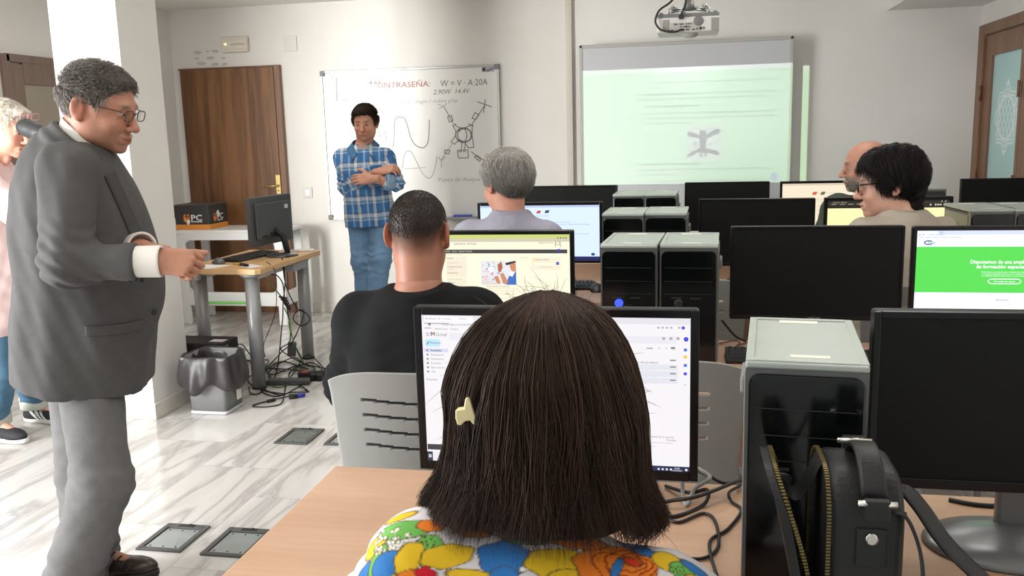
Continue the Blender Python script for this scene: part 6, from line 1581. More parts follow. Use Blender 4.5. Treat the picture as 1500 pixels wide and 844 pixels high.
P1.legs('trousers', cloth('grey_corduroy', (112, 111, 110), .14, .85, 380, .35, vscale=30), .007, hipr=(.180, .145), leg=(.098, .092, .082), fold=.0042, seed=6, belly=.05)
P1.shoes(mat('dark_brown_leather', (62, 48, 42), .3, spec=.5, var=.2), RUBBER)
for i in (0, 1):
    k = MB(); a = P1.J['an'][i]
    for j in range(4): k.tube(smoothpath([a+V3(.075+.022*j, -.03, -.02-.008*j), a+V3(.08+.022*j, 0, .002-.012*j), a+V3(.075+.022*j, .03, -.02-.008*j)], 3), .0035, 6)
    P1.fix(k.build('laces', mat('brown_laces', (48, 36, 32), .7)))
zA = zl([-.11, -.07, -.045, -.03, -.005, .012, .03, .05, .072, .10], [-.058, -.052, -.035, .012, .03, .018, -.004, .038, .066, .078])
HG = mat('grey_brown_hair', (84, 78, 73), .8, var=.35, vscale=120, stretch=(1, 1, .3), bump=.4, bscale=200, spec=.15)
ho = P1.hair_shell(HG, zA, .009, .003, bumps=(((0, .035, .085), (.056, .058, .026)),), noise=.0018, nf=220)
so = P1.comb(5200, lambda p: np.stack([0*p[:, 0], .9+0*p[:, 0], .25-1.2*(p[:, 2] < .04)], 1), zA, .024, .0006, lambda p, rs: SRGB(126, 119, 113)*rs.uniform(.35, 1.4, (len(p), 1))*np.where(p[:, 2:] < .04, 1.35, .9), .004, .019, name='hair_strands', seed=3)
so.parent = ho; so.location = (0, 0, 0)
P1.glasses(mat('dark_spectacle_frame', (44, 40, 40), .25), .044, .030, up=.002, rim=.0013)
k = MB(); p = A_(225, 457, 2.40); k.lathe([(0, 0), (.009, 0), (.010, .003), (.006, .004), (0, .004)], (0, 0, 0), 14, M=Matrix.Translation(Vector(p)) @ Matrix.Rotation(PI/2, 4, 'Y') @ Matrix.Rotation(.5, 4, 'X')); P1.fix(k.build('jacket_button', RUBBER))

# ------------------------------------------------------------------ 2. the presenter in the plaid shirt
Yp = 5.86
P2 = Person('dark-haired man in a blue plaid shirt standing with folded arms before the whiteboard', dict(
    head=A_(535, 180, Yp), hf=V3(.10, -.97, -.16), hu=V3(.02, -.16, .98), hs=.96, fw=V3(.22, -.97, 0),
    neck=A_(533, 216, Yp+.02), pel=A_(541, 304, Yp+.02),
    sh=(A_(565, 231, Yp-.02), A_(503, 231, Yp+.04)), el=(A_(579, 268, Yp-.10), A_(508, 274, Yp-.04)), wr=(A_(545, 262, Yp-.22), A_(556, 251, Yp-.16)),
    hip=(A_(558, 324, Yp+.03), A_(525, 324, Yp+.05)), kn=(A_(556, 378, Yp-.04), A_(532, 380, Yp)), an=(V3(-2.16, Yp-.02, .09), V3(-2.23, Yp+.10, .09)), toe=(V3(-2.08, Yp-.22, .02), V3(-2.26, Yp-.12, .02))), (-2.2, Yp, 0))
P2.body((206, 150, 124), .006, .003, nr=.056, smile=1.6, fat=.004, paint=dict(brow=(66, 46, 36), stub=(170, 118, 96), stubble_mix=.3, flush=.4),
    hands=(dict(d=V3(-.97, -.1, -.02), n=V3(0, -.92, .38), curl=(.25, .5, .4), thumb=(.6, .55, -.1), h=.003), dict(d=V3(.93, .2, .2), n=V3(.1, -.55, .8), curl=(.6, .6, .4), h=.003)))
def plaid():
    m = bpy.data.materials.new('blue_plaid_cotton'); m.use_nodes = True; nt = m.node_tree; N = nt.nodes; L = nt.links; b = N['Principled BSDF']; b.inputs['Roughness'].default_value = .85; b.inputs['Specular IOR Level'].default_value = .2
    a = N.new('ShaderNodeAttribute'); a.attribute_name = 'Col'; L.new(a.outputs['Color'], b.inputs['Base Color']); return m
def plaid_col(u, v):
    """woven tartan: two sets of stripes multiplied"""
    def st(t, per, stops):
        f = np.mod(t/per, 1.0); c = np.zeros((len(t), 3))
        for (a, b_), col in stops: c[(f >= a) & (f < b_)] = SRGB(*col)
        return c
    BLU, WHT, NAV, SKY = (62, 116, 170), (214, 216, 214), (62, 70, 104), (104, 152, 192)
    su = st(u, .105, [((0, .30), BLU), ((.30, .36), NAV), ((.36, .56), WHT), ((.56, .62), NAV), ((.62, .86), BLU), ((.86, .93), WHT), ((.93, 1.01), SKY)])
    sv = st(v, .115, [((0, .32), BLU), ((.32, .37), WHT), ((.37, .50), SKY), ((.50, .72), WHT), ((.72, .78), NAV), ((.78, 1.01), BLU)])
    return .5*su+.5*sv
def plaid_paint(P):
    J = P2.J; L = (P-J['pel'])@P2.Rt; u, v = L[:, 0], L[:, 2]; col = plaid_col(u, v)
    for i in (0, 1):
        a, b, c = J['sh'][i], J['el'][i], J['wr'][i]
        for p, q in ((a, b), (b, c)):
            d = nrm(q-p); t = (P-p)@d; ln = np.linalg.norm(q-p); rad = np.linalg.norm(P-p-t[:, None]*d, axis=1)
            side = (np.abs(L[:, 0]) > .165) if p is a else np.ones(len(P), bool)
            m = (t > .02) & (t < ln+.06) & (rad < .075) & side
            e = nrm(np.cross(d, V3(0, 1, 0))); w = (P-p)@e
            col[m] = plaid_col(w[m]+.03, -t[m]+.05)
    return col
P2.top('plaid_shirt', plaid(), .005, bw=.98, bd=1.02, ex=.012, belly=.012, sl=(.060, .056, .054), straight=.7, sleeve=.64, low=-.125, fold=.004, shr=.058, seed=21, paint=plaid_paint, cutneck=True, collar=.0, extra=lambda S: S.cap(P2.J['neck']+P2.Rt@V3(0, .07, .05), P2.J['neck']+P2.Rt@V3(0, .155, -.12), .044, .006, .008, sub=True))
for i in (0, 1):
    J = P2.J; d = nrm(J['wr'][i]-J['el'][i]); c0 = J['el'][i]+d*.055; S = Solid(*bounds([c0-d*.03, c0+d*.05], .09), .005); S.cap(c0-d*.012, c0+d*.022, .062, .060, 0); S.cut(c0+d*.026, d); S.cut(c0-d*.03, -d)
    P2.fix(S.build('rolled_cuff', MATS.setdefault('plaid_alias', cloth('plaid_cuff', (140, 166, 190), .35, .85, vscale=60)), None))
c = P2.J['neck']; R = P2.Rt
for sd in (-1, 1):
    k = MB(); pts = [c+R@V3(sd*.012, -.072, .060), c+R@V3(sd*.064, -.03, .056), c+R@V3(sd*.070, .035, .030), c+R@V3(sd*.036, .105, -.040)]
    pts2 = [c+R@V3(sd*.014, -.105, .012), c+R@V3(sd*.100, -.04, .014), c+R@V3(sd*.108, .06, -.012), c+R@V3(sd*.070, .138, -.082)]
    a = smoothpath(pts, 5); b_ = smoothpath(pts2, 5); vs = [[k.bm.verts.new(p), k.bm.verts.new(q)] for p, q in zip(a, b_)]
    for p, q in zip(vs, vs[1:]): f = k.bm.faces.new((p[0], q[0], q[1], p[1])); f.smooth = True
    o = P2.fix(k.build('collar', cloth('blue_collar', (88, 134, 178), .3, vscale=60))); md = o.modifiers.new('s', 'SOLIDIFY'); md.thickness = .006
k = MB(); k.face([c+R@V3(-.030, .086, -.055), c+R@V3(.030, .086, -.055), c+R@V3(.014, .122, -.15), c+R@V3(-.010, .122, -.15)]); P2.fix(k.build('undershirt', cloth('pale_undershirt', (206, 196, 190), .1)))
P2.legs('jeans', cloth('blue_denim', (124, 160, 194), .22, .85, 500, .3, vscale=9), .006, hipr=(.155, .112), leg=(.082, .076, .070), fold=.006, seed=8)
P2.shoes(mat('brown_suede', (92, 76, 62), .8), RUBBER)
zB = zl([-.11, -.07, -.04, -.025, -.005, .02, .045, .07, .10], [-.06, -.055, -.03, .012, .02, -.01, .04, .068, .070])
DBH = mat('dark_brown_hair', (44, 31, 24), .8, var=.4, vscale=90, bump=.4, bscale=160, spec=.15)
ho = P2.hair_shell(DBH, zB, .010, .003, bumps=(((0, .03, .090), (.062, .066, .034)), ((.02, .072, .085), (.046, .028, .020))), noise=.005, nf=110, seed=4)
so = P2.comb(4500, lambda p: np.stack([.5+0*p[:, 0], .7+0*p[:, 0], .3-1.0*(p[:, 2] < .05)], 1), zB, .036, .0008, (58, 42, 33), .006, .022, seed=5, name='hair_strands', curl=.15, jit=.25); so.parent = ho; so.location = (0, 0, 0)

# ------------------------------------------------------------------ 3. the man in the black T-shirt, from behind
Yk = 2.30
def seatlegs(x, y, w=.085, kx=0.0):
    return dict(hip=(V3(x-w, y+.04, .50), V3(x+w, y+.04, .50)), kn=(V3(x-w*1.15+kx, y+.40, .50), V3(x+w*1.15+kx, y+.40, .50)), an=(V3(x-w*1.2+kx, y+.38, .09), V3(x+w*1.2+kx, y+.38, .09)), toe=(V3(x-w*1.3+kx, y+.56, .02), V3(x+w*1.3+kx, y+.56, .02)))
hx = A_(616, 338, Yk)
P3 = Person('man with a close-cropped head in a black T-shirt, seated with his back to the camera', dict(
    head=A_(614, 341, Yk), hf=V3(-.02, 1, -.06), hu=V3(.015, .06, 1), hs=.99, fw=V3(.05, 1, 0), neck=A_(615, 428, Yk-.04), pel=V3(-.68, Yk-.08, .54),
    sh=(A_(533, 470, Yk-.03), A_(698, 470, Yk-.03)), el=(A_(512, 562, Yk+.05), A_(722, 560, Yk+.06)), wr=(V3(-.80, Yk+.30, .775), V3(-.58, Yk+.30, .775)), **seatlegs(-.68, Yk-.10)), (-.68, Yk-.08, 0))
def fadeC(L):
    x, y, z = L.T; hl = np.where(y > .02, .03+1.2*np.maximum(y-.02, 0), np.interp(y, [-.11, -.06, -.03], [-.048, -.042, .0]))
    m = np.clip((z-hl+.020)/.075, 0, 1)**.8*(1+.06*wob(L, 900, 3))*(z > -.09)*(np.abs(L).max(1) < .2)*.95; m = np.where((np.abs(x) > .079), 0, m); return m, SRGB(36, 32, 30)
P3.body((164, 112, 90), .007, .0035, bw=1.08, bd=1.05, nr=.059, paint=dict(fade=fadeC, flush=.1), hands=(dict(d=V3(.3, .95, -.1), n=V3(0, .1, 1), h=.004), dict(d=V3(-.3, .95, -.1), n=V3(0, .1, 1), h=.004)), arm=(.05, .042, .03))
P3.top('black_tee_shirt', cloth('black_jersey', (11, 12, 14), .15, .85, 500, .25), .006, bw=1.16, bd=1.12, ex=.016, sl=(.080, .068, .06), sleeve=.54, low=-.10, fold=.004, shr=.078, seed=31, collar=.004)
P3.legs('trousers', cloth('dark_denim', (44, 50, 62), .15), .009, hipr=(.185, .14), leg=(.095, .072, .06), fold=.003)
P3.shoes(BLACKM, RUBBER, .007)
_zr = np.random.RandomState(8)
zC = lambda x, y: np.interp(y, [-.11, -.07, -.03, -.005, .03, .06, .10], [-.012, -.006, .012, .028, .03, .05, .07])+_zr.rand(len(x))**1.3*.085
P3.comb(5200, lambda p: np.stack([.1*np.sign(p[:, 0]), -.2+0*p[:, 0], -1+0*p[:, 0]], 1), zC, .006, .0005, (56, 51, 46), .000, .0018, k=4, seed=7, name='hair')

# ------------------------------------------------------------------ 4. the grey-haired man in the lilac shirt
Yg = 3.56
P4 = Person('older man with thick grey hair in a lilac-grey shirt, seated and looking towards the whiteboard', dict(
    head=A_(741, 268, Yg), hf=V3(-.70, .71, -.08), hu=V3(-.04, .06, 1), hs=1.03, fw=V3(-.25, .97, 0), neck=A_(748, 323, Yg-.03), pel=V3(-.68, Yg-.10, .54),
    sh=(A_(690, 349, Yg), A_(799, 349, Yg-.04)), el=(A_(672, 412, Yg+.02), A_(818, 412, Yg+.06)), wr=(V3(-.82, Yg+.34, .775), V3(-.52, Yg+.32, .775)), **seatlegs(-.68, Yg-.12)), (-.68, Yg-.1, 0))
P4.body((206, 150, 126), .008, .0035, nr=.058, paint=dict(brow=(150, 140, 130), flush=.5), hands=(dict(d=V3(.2, .95, -.1), n=V3(0, .1, 1), h=.005), dict(d=V3(-.2, .95, -.1), n=V3(0, .1, 1), h=.005)))
LIL = cloth('lilac_grey_cotton', (160, 158, 172), .08, .85, 400, .2)
def coll4(S):
    c = P4.J['neck']; R = P4.Rt
    pts = [c+R@V3(.070*math.sin(a), -.062*math.cos(a), .020+.018*math.cos(a)) for a in np.linspace(-2.5, 2.5, 17)]
    for p, q in zip(pts, pts[1:]): S.cap(p, q, .013, .013, .012)
    # yoke pleats
    for x in (-.10, -.075, -.05):
        S.cap(c+R@V3(x, -.13, -.12), c+R@V3(x-.01, -.15, -.30), .003, .006, .008)
P4.top('shirt', LIL, .006, bw=1.08, bd=1.05, ex=.016, sl=(.070, .062, .05), sleeve=.95, low=-.13, fold=.005, shr=.070, seed=41, extra=coll4, collar=.03)
P4.legs('trousers', cloth('navy_trousers', (54, 58, 70), .12), .010, hipr=(.175, .135), leg=(.092, .07, .058), fold=.003)
P4.shoes(BLACKM, RUBBER, .008)
zD = zl([-.11, -.07, -.045, -.03, -.008, .012, .03, .05, .07, .10], [-.074, -.072, -.06, -.02, .022, .026, .005, .04, .06, .07])
GH = mat('silver_grey_hair', (150, 146, 140), .8, var=.35, vscale=70, bump=.4, bscale=130, spec=.15)
ho = P4.hair_shell(GH, zD, .014, .0035, bumps=(((0, -.02, .075), (.082, .098, .06)), ((0, .04, .085), (.06, .06, .035))), noise=.004, nf=120, seed=6)
def greycol(p, rs): return SRGB(186, 181, 174)*rs.uniform(.45, 1.25, (len(p), 1))*np.clip(.55+(p[:, 2:]+.02)*7*.8, .38, 1.1)*np.where(p[:, 1:2] > .0, 1.15, 1)
so = P4.comb(8000, lambda p: np.stack([.15*np.sign(p[:, 0]), -.75+0*p[:, 0], -.55+0*p[:, 0]], 1), zD, .062, .00062, greycol, .008, .026, seed=9, name='hair_strands', curl=.12, jit=.18); so.parent = ho; so.location = (0, 0, 0)

# ------------------------------------------------------------------ 5. the bald man in dark green
Ye = 4.76
P5 = Person('bald man with a grey beard in a dark green shirt, seated in profile facing left', dict(
    head=A_(1269, 243, Ye), hf=V3(-.985, .05, -.08), hu=V3(-.06, 0, 1), hs=1.06, fw=V3(-.75, .66, 0), neck=A_(1282, 291, Ye), pel=V3(.92, Ye-.02, .54),
    sh=(A_(1226, 307, Ye-.10), A_(1318, 306, Ye+.10)), el=(A_(1200, 362, Ye-.12), A_(1330, 362, Ye+.16)), wr=(V3(.70, Ye+.20, .775), V3(.80, Ye+.36, .775)), **seatlegs(.90, Ye-.08)), (.92, Ye-.02, 0))
P5.body((186, 134, 110), .009, .0035, nr=.062, fat=.003, paint=dict(brow=(60, 48, 42), stub=(150, 140, 132), stubble_mix=.75, fade=lambda L: (np.clip((np.interp(L[:, 1], [-.12, .0, .05], [.06, .04, -.01])-L[:, 2])/.03, 0, 1)*(L[:, 1] < .035)*(L[:, 2] > -.06)*(np.abs(L[:, 0]) < .079)*(np.abs(L).max(1) < .2)*.45, SRGB(120, 106, 96))), hands=(dict(d=V3(0, .95, -.1), n=V3(0, .1, 1), h=.006), dict(d=V3(-.2, .95, -.1), n=V3(0, .1, 1), h=.006)))
P5.top('shirt', cloth('dark_green_cotton', (72, 82, 70), .12), .008, bw=1.08, bd=1.08, ex=.016, sl=(.072, .064, .05), sleeve=.9, low=-.13, fold=.005, shr=.072, seed=51)
P5.legs('trousers', cloth('dark_denim', (44, 50, 62), .15), .012, hipr=(.18, .14), leg=(.092, .07, .058), fold=0)
P5.shoes(BLACKM, RUBBER, .009)
# short grey beard
P5.comb(1500, lambda p: np.stack([0*p[:, 0], .4+0*p[:, 0], -1+0*p[:, 0]], 1), lambda x, y: np.where((y > .028) & (np.abs(x) < .075), -.12, 9.0), .008, .0008, (158, 150, 142), .0, .003, k=4, seed=4, name='beard', rad=(.060, .060, .050), ctr=(0, .038, -.073))

# ------------------------------------------------------------------ 6. the young man with glasses
Yf = 3.56
P6 = Person('young black-haired man with dark glasses in a beige shirt, facing left', dict(
    head=A_(1303, 269, Yf), hf=V3(-.97, .16, -.10), hu=V3(-.08, .02, 1), hs=1.04, fw=V3(-.45, .89, 0), neck=A_(1322, 322, Yf-.02), pel=V3(.82, Yf-.08, .54),
    sh=(A_(1268, 352, Yf-.08), A_(1374, 348, Yf+.04)), el=(A_(1250, 420, Yf-.08), A_(1392, 410, Yf+.12)), wr=(V3(.62, Yf+.26, .775), V3(.86, Yf+.34, .775)), **seatlegs(.80, Yf-.10)), (.82, Yf-.08, 0))
P6.body((214, 166, 144), .008, .0032, nr=.055, paint=dict(brow=(40, 32, 30), flush=.2), hands=(dict(d=V3(.2, .95, -.1), n=V3(0, .1, 1), h=.005), dict(d=V3(-.2, .95, -.1), n=V3(0, .1, 1), h=.005)))
def coll6(S):
    c = P6.J['neck']; R = P6.Rt
    pts = [c+R@V3(.072*math.sin(a), -.066*math.cos(a), .018+.014*math.cos(a)) for a in np.linspace(-2.6, 2.6, 17)]
    for p, q in zip(pts, pts[1:]): S.cap(p, q, .014, .014, .012)
P6.top('shirt', cloth('beige_grey_cotton', (172, 162, 148), .07), .006, bw=1.10, bd=1.06, ex=.016, sl=(.074, .064, .05), sleeve=.9, low=-.13, fold=.005, shr=.076, seed=61, extra=coll6, collar=.026)
P6.legs('trousers', cloth('dark_denim', (44, 50, 62), .15), .011, hipr=(.18, .14), leg=(.092, .07, .058), fold=0)
P6.shoes(BLACKM, RUBBER, .008)
zF = zl([-.13, -.09, -.06, -.035, -.012, .005, .03, .048, .064, .09, .12], [-.150, -.142, -.115, -.055, -.022, -.010, -.012, .022, .048, .062, .070])
BH = mat('black_hair', (20, 18, 18), .65, var=.4, vscale=80, bump=.4, bscale=140, spec=.15)
ho = P6.hair_shell(BH, zF, .018, .0035, bumps=(((0, -.02, .07), (.088, .108, .07)), ((0, -.075, -.03), (.064, .045, .06)), ((0, -.072, -.085), (.050, .034, .055)), ((0, .055, .075), (.062, .05, .042))), noise=.005, nf=90, seed=8)
so = P6.comb(9000, lambda p: np.stack([.3*np.clip(p[:, 0]*40, -1, 1), np.clip(p[:, 1]*9-.1, -.4, .55), -.9+0*p[:, 0]], 1), zF, lambda p: np.where(p[:, 1] > .025, .034, np.where(p[:, 1] > -.01, .05, .075)), .0006, lambda p, rs: SRGB(40, 36, 35)*rs.uniform(.4, 1.5, (len(p), 1)), .010, .026, seed=12, name='hair_strands', curl=.10, jit=.10); so.parent = ho; so.location = (0, 0, 0)
P6.glasses(mat('black_spectacle_frame', (24, 20, 18), .25), .050, .032, up=.0, rim=.0024)

# ------------------------------------------------------------------ 7. the man in the pink shirt at the left edge
Yh = 3.72
P7 = Person('white-haired man in a pale pink shirt and cuffed jeans with eyeglasses pushed up', dict(
    head=A_(10, 188, Yh), hf=V3(.96, -.02, -.28), hu=V3(.27, 0, .96), hs=1.05, fw=V3(.95, -.30, 0), neck=A_(-16, 240, Yh), pel=A_(-4, 440, Yh),
    sh=(A_(2, 262, Yh+.18), A_(-30, 262, Yh-.18)), el=(A_(14, 330, Yh+.24), A_(45, 330, 3.42)), wr=(A_(70, 340, Yh+.16), A_(122, 236, 3.27)),
    hip=(A_(8, 470, Yh+.09), A_(-8, 470, Yh-.09)), kn=(A_(36, 540, Yh+.14), A_(0, 545, Yh-.08)), an=(V3(-3.34, Yh+.22, .09), V3(-3.36, Yh-.06, .09)), toe=(V3(-3.14, Yh+.20, .02), V3(-3.16, Yh-.10, .02))), (-3.36, Yh, 0))
P7.body((214, 158, 136), .007, .0033, nr=.064, fat=.006, paint=dict(brow=(190, 180, 170), flush=.4), hands=(dict(d=V3(.9, 0, -.3), n=V3(.3, 0, .95), h=.004), dict(d=V3(-.80, .0, .55), n=V3(.3, -.9, .2), curl=(.7, .8, .5), h=.004)))
P7.top('pink_shirt', cloth('pale_pink_cotton', (226, 200, 198), .06), .007, bw=1.12, bd=1.15, ex=.016, belly=.04, sl=(.074, .064, .05), sleeve=.95, low=-.16, fold=.005, shr=.072, seed=71, collar=.02)
P7.legs('jeans', cloth('mid_blue_denim', (84, 120, 146), .2, .85, 500, .3, vscale=9), .007, hipr=(.18, .15), leg=(.10, .08, .068), fold=.004, seed=9, hem=-.055)
for i in (0, 1):
    J = P7.J; S = Solid(*bounds([J['an'][i]-V3(.1, .1, .05), J['an'][i]+V3(.1, .1, .12)], .03), .005); S.cap(J['an'][i]+V3(0, 0, -.02), J['an'][i]+V3(0, 0, .06), .081, .082, 0); S.cut(J['an'][i]+V3(0, 0, .052), V3(0, 0, 1)); S.cut(J['an'][i]+V3(0, 0, -.012), V3(0, 0, -1)); P7.fix(S.build('turned_up_cuff', cloth('pale_denim_cuff', (196, 200, 188), .15)))
def stripes(b, r, f):
    def fn(P):
        d = P-b; y = d@f; z = d[:, 2]; col = np.tile(SRGB(36, 37, 40), (len(P), 1)); x = np.abs(d@r)
        for c0 in (.025, .052, .079):
            m = (np.abs(y-c0+(z-.03)*.9) < .0085) & (z > .022) & (z < .068) & (x > .02); col[m] = SRGB(232, 232, 230)
        return col
    return fn
P7.shoes(mat('striped_knit_shoe', (40, 40, 42), .7, attr='Col'), mat('white_sole_foam', (226, 226, 222), .5), .004, paint=stripes)
zH = zl([-.11, -.07, -.045, -.03, -.008, .012, .03, .05, .07, .10], [-.06, -.055, -.04, .0, .028, .02, .0, .04, .068, .078])
ho = P7.hair_shell(mat('white_grey_hair', (196, 188, 174), .6, var=.25, vscale=80, bump=.5, bscale=150), zH, .008, .0033, noise=.003, nf=130, bumps=(((0, .05, .09), (.05, .05, .02)),))
so = P7.comb(3000, lambda p: np.stack([0*p[:, 0], .8+0*p[:, 0], -.3+0*p[:, 0]], 1), zH, .035, .0007, (206, 198, 184), .003, .016, seed=13, name='hair_strands', jit=.35); so.parent = ho; so.location = (0, 0, 0)
P7.glasses(mat('pink_spectacle_frame', (196, 130, 130), .3), .046, .030, up=.082, rim=.0018, lens=False, temple=False)
g0, g1, g2 = A_(46, 190, 3.30), A_(64, 197, 3.28), A_(84, 204, 3.26)
k = MB(); k.tube(smoothpath([A_(34, 186, 3.32), A_(38, 187, 3.31), g0, g1, g2, A_(110, 214, 3.25)], 5), [.012]+[.032]*4+[.038]*6+[.036]*4+[.030]*11, 16); tag(k.build('rounded_grip', mat('black_rubber_grip', (40, 41, 43), .5)), 'black rounded grip-like object between the pink-shirted man\'s cheek and the suit shoulder', 'grip')
# ------------------------------------------------------------------ 8. the woman in the flowered blouse
Yw = 1.15
P8 = Person('woman with shoulder-length dark brown hair in a colourful flowered blouse, seated nearest the camera', dict(
    head=A_(800, 585, Yw), hf=V3(-.10, 1, -.22), hu=V3(-.02, .22, 1), hs=.96, fw=V3(0, 1, 0), neck=A_(796, 806, 1.115), pel=V3(-.185, .93, .50),
    sh=(A_(616, 828, 1.085), A_(966, 892, 1.085)), el=(V3(-.42, 1.08, .78), V3(.06, 1.08, .78)), wr=(V3(-.34, 1.24, .765), V3(-.04, 1.24, .765)), **seatlegs(-.185, .88)), (-.185, .93, 0))
P8.body((204, 152, 128), .008, .004, bw=.95, nr=.05, female=True, paint=dict(brow=(60, 44, 36)), hands=(dict(d=V3(.35, .93, -.1), n=V3(0, .1, 1), s=.9, h=.0035), dict(d=V3(-.35, .93, -.1), n=V3(0, .1, 1), s=.9, h=.0035)), arm=(.042, .036, .025))
YELc, ORA, BLUc, GRNc, WHTc, REDc, DKL = SRGB(214, 176, 36), SRGB(220, 120, 36), SRGB(48, 112, 176), SRGB(104, 170, 78), SRGB(206, 202, 202), SRGB(196, 30, 48), SRGB(74, 62, 40)
def blouse_paint(P):
    """large printed flowers, drawn in the cloth's own across / up coordinates (millimetres)"""
    # unroll: across = X, up = arc length over the shoulder (height plus a share of the depth)
    x = P[:, 0]; v = P[:, 2]+.75*(P[:, 1]-1.0)
    col = np.tile(WHTc, (len(P), 1))
    D = P-CAM; dep = D@FW; sx = 750+F_PX*(D@RT)/dep; sy = 422-F_PX*(D@UP)/dep
    def uv(px, py):
        m = np.hypot(sx-px, sy-py) < 5
        if not m.any(): q = atY(px, py, 1.05); return q[0], q[2]+.75*.05
        i = np.where(m)[0][np.argmin(dep[m])]; return x[i], v[i]
    sc = .00081
    def blob(px, py, rx, ry, ang, c, out=True, pw=2.0, wav=0.0, nw=6):
        u0, v0 = uv(px, py); dx, dy = (x-u0)/sc, (v-v0)/sc; ca, sa = math.cos(ang), math.sin(ang); a, b = dx*ca-dy*sa, dx*sa+dy*ca
        r = (np.abs(a/rx)**pw+np.abs(b/ry)**pw)**(1/pw)
        if wav: r = r/(1+wav*np.sin(nw*np.arctan2(b/ry, a/rx)))
        mn = min(rx, ry)
        if out: w = np.clip((1-r)*mn/1.6+1.6, 0, 1)[:, None]; col[:] = col*(1-w)+DKL*w
        w = np.clip((1-r)*mn/2.2+.5, 0, 1)[:, None]; col[:] = col*(1-w)+np.asarray(c)*w; return r, a, b
    def stroke(pts, w, c=DKL):
        for (a, b), (d, e) in zip(pts, pts[1:]):
            p0 = np.array(uv(a, b)); p1 = np.array(uv(d, e)); dd = p1-p0; t = np.clip(((x-p0[0])*dd[0]+(v-p0[1])*dd[1])/(dd@dd), 0, 1); col[np.hypot(x-p0[0]-t*dd[0], v-p0[1]-t*dd[1]) < w*sc] = c
    blob(536, 842, 20, 30, .2, BLUc); blob(1040, 868, 40, 20, .5, ORA); blob(560, 835, 26, 40, .3, YELc); blob(545, 800, 30, 14, -.9, YELc); blob(583, 754, 28, 9, -.5, YELc)
    r, a, b = blob(590, 772, 46, 20, -.25, GRNc); r, a, b = blob(548, 820, 34, 12, -1.2, GRNc)
    rs = np.random.RandomState(1)
    for i in range(46):
        px, py = 552+rs.rand()*50, 768+rs.rand()*30+(1-rs.rand())*14
        blob(px-(py-770)*.35, py, 3.0, 3.0, 0, SRGB(240, 238, 214), True); 
    blob(562, 824, 32, 22, -.75, BLUc); blob(633, 766, 21, 13, -.1, ORA, wav=.06)
    r, a, b = blob(625, 800, 22, 30, .1, GRNc)
    for i in range(-2, 3): stroke([(625+i*8, 782), (625+i*6, 800), (625+i*2, 826)], .7)
    blob(597, 815, 22, 34, .35, YELc, wav=.05); blob(658, 812, 42, 23, -.35, YELc, wav=.05); blob(690, 842, 40, 14, .1, YELc); blob(605, 846, 34, 18, -.2, ORA)
    blob(622, 838, 16, 13, 0, REDc, wav=.12, nw=5)
    blob(690, 772, 36, 16, .2, ORA); blob(738, 812, 44, 34, .1, BLUc, wav=.08, nw=5); blob(735, 845, 24, 24, 0, BLUc)
    for q in ((768, 828), (778, 816), (782, 826)): blob(*q, 9, 5, -.7, SRGB(238, 236, 230))
    blob(815, 822, 52, 30, 0, YELc, wav=.05); blob(840, 846, 40, 20, 0, YELc)
    r, a, b = blob(905, 822, 66, 42, -.1, ORA, wav=.05, nw=7)
    for k_, (rx, ry) in enumerate(((50, 33), (36, 24), (24, 16), (13, 9))):
        u0, v0 = uv(915+k_*4, 826-k_*2); dx, dy = (x-u0)/sc, (v-v0)/sc; rr = np.sqrt((dx/rx)**2+(dy/ry)**2)/(1+.10*np.sin(5*np.arctan2(dy, dx)+k_)); col[(np.abs(rr-1) < 1.3/ry) & (r < 1)] = SRGB(150, 62, 20)
    blob(903, 828, 7, 20, .25, BLUc); blob(923, 820, 13, 6, .5, SRGB(214, 54, 30))
    blob(928, 795, 30, 12, .55, BLUc); blob(945, 806, 22, 8, .3, BLUc)
    blob(978, 818, 26, 18, .6, YELc); r, a, b = blob(1002, 832, 20, 16, .5, GRNc)
    for i in range(-1, 3): stroke([(988+i*6, 826), (1000+i*6, 845)], .7)
    blob(1020, 830, 24, 8, .6, BLUc); blob(1026, 850, 20, 10, .4, YELc)
    blob(660, 755, 30, 8, .1, SRGB(214, 206, 206)); blob(770, 785, 40, 14, 0, SRGB(70, 120, 90)); blob(850, 790, 40, 14, 0, ORA)
    # the rest of the cloth carries the same print
    rest = (v < uv(700, 860)[1]) | (P[:, 1] > 1.2)
    f1 = np.sin(x*46)+np.sin(P[:, 2]*52+1)+np.sin((x+P[:, 1])*31); f2 = np.sin(x*37+2)*np.sin(P[:, 2]*41)
    alt = np.where((f1 > 1.1)[:, None], YELc, np.where((f1 < -1.1)[:, None], BLUc, np.where((f2 > .45)[:, None], ORA, np.where((f2 < -.5)[:, None], GRNc, WHTc))))
    col[rest] = alt[rest]
    return col
P8.top('flowered_blouse', mat('printed_cotton', (220, 220, 220), .8, attr='Col', spec=.2, bump=.2, bscale=400), .0026, bw=1.08, bd=.80, ex=.014, sl=(.070, .062, .05), sleeve=.5, low=-.13, fold=.003, shr=.066, seed=81, paint=blouse_paint, female=True, cutneck=False, fk=24)
P8.legs('trousers', cloth('dark_trousers', (50, 52, 60), .12), .010, hipr=(.19, .145), leg=(.092, .07, .055), fold=0)
P8.shoes(BLACKM, RUBBER, .008)
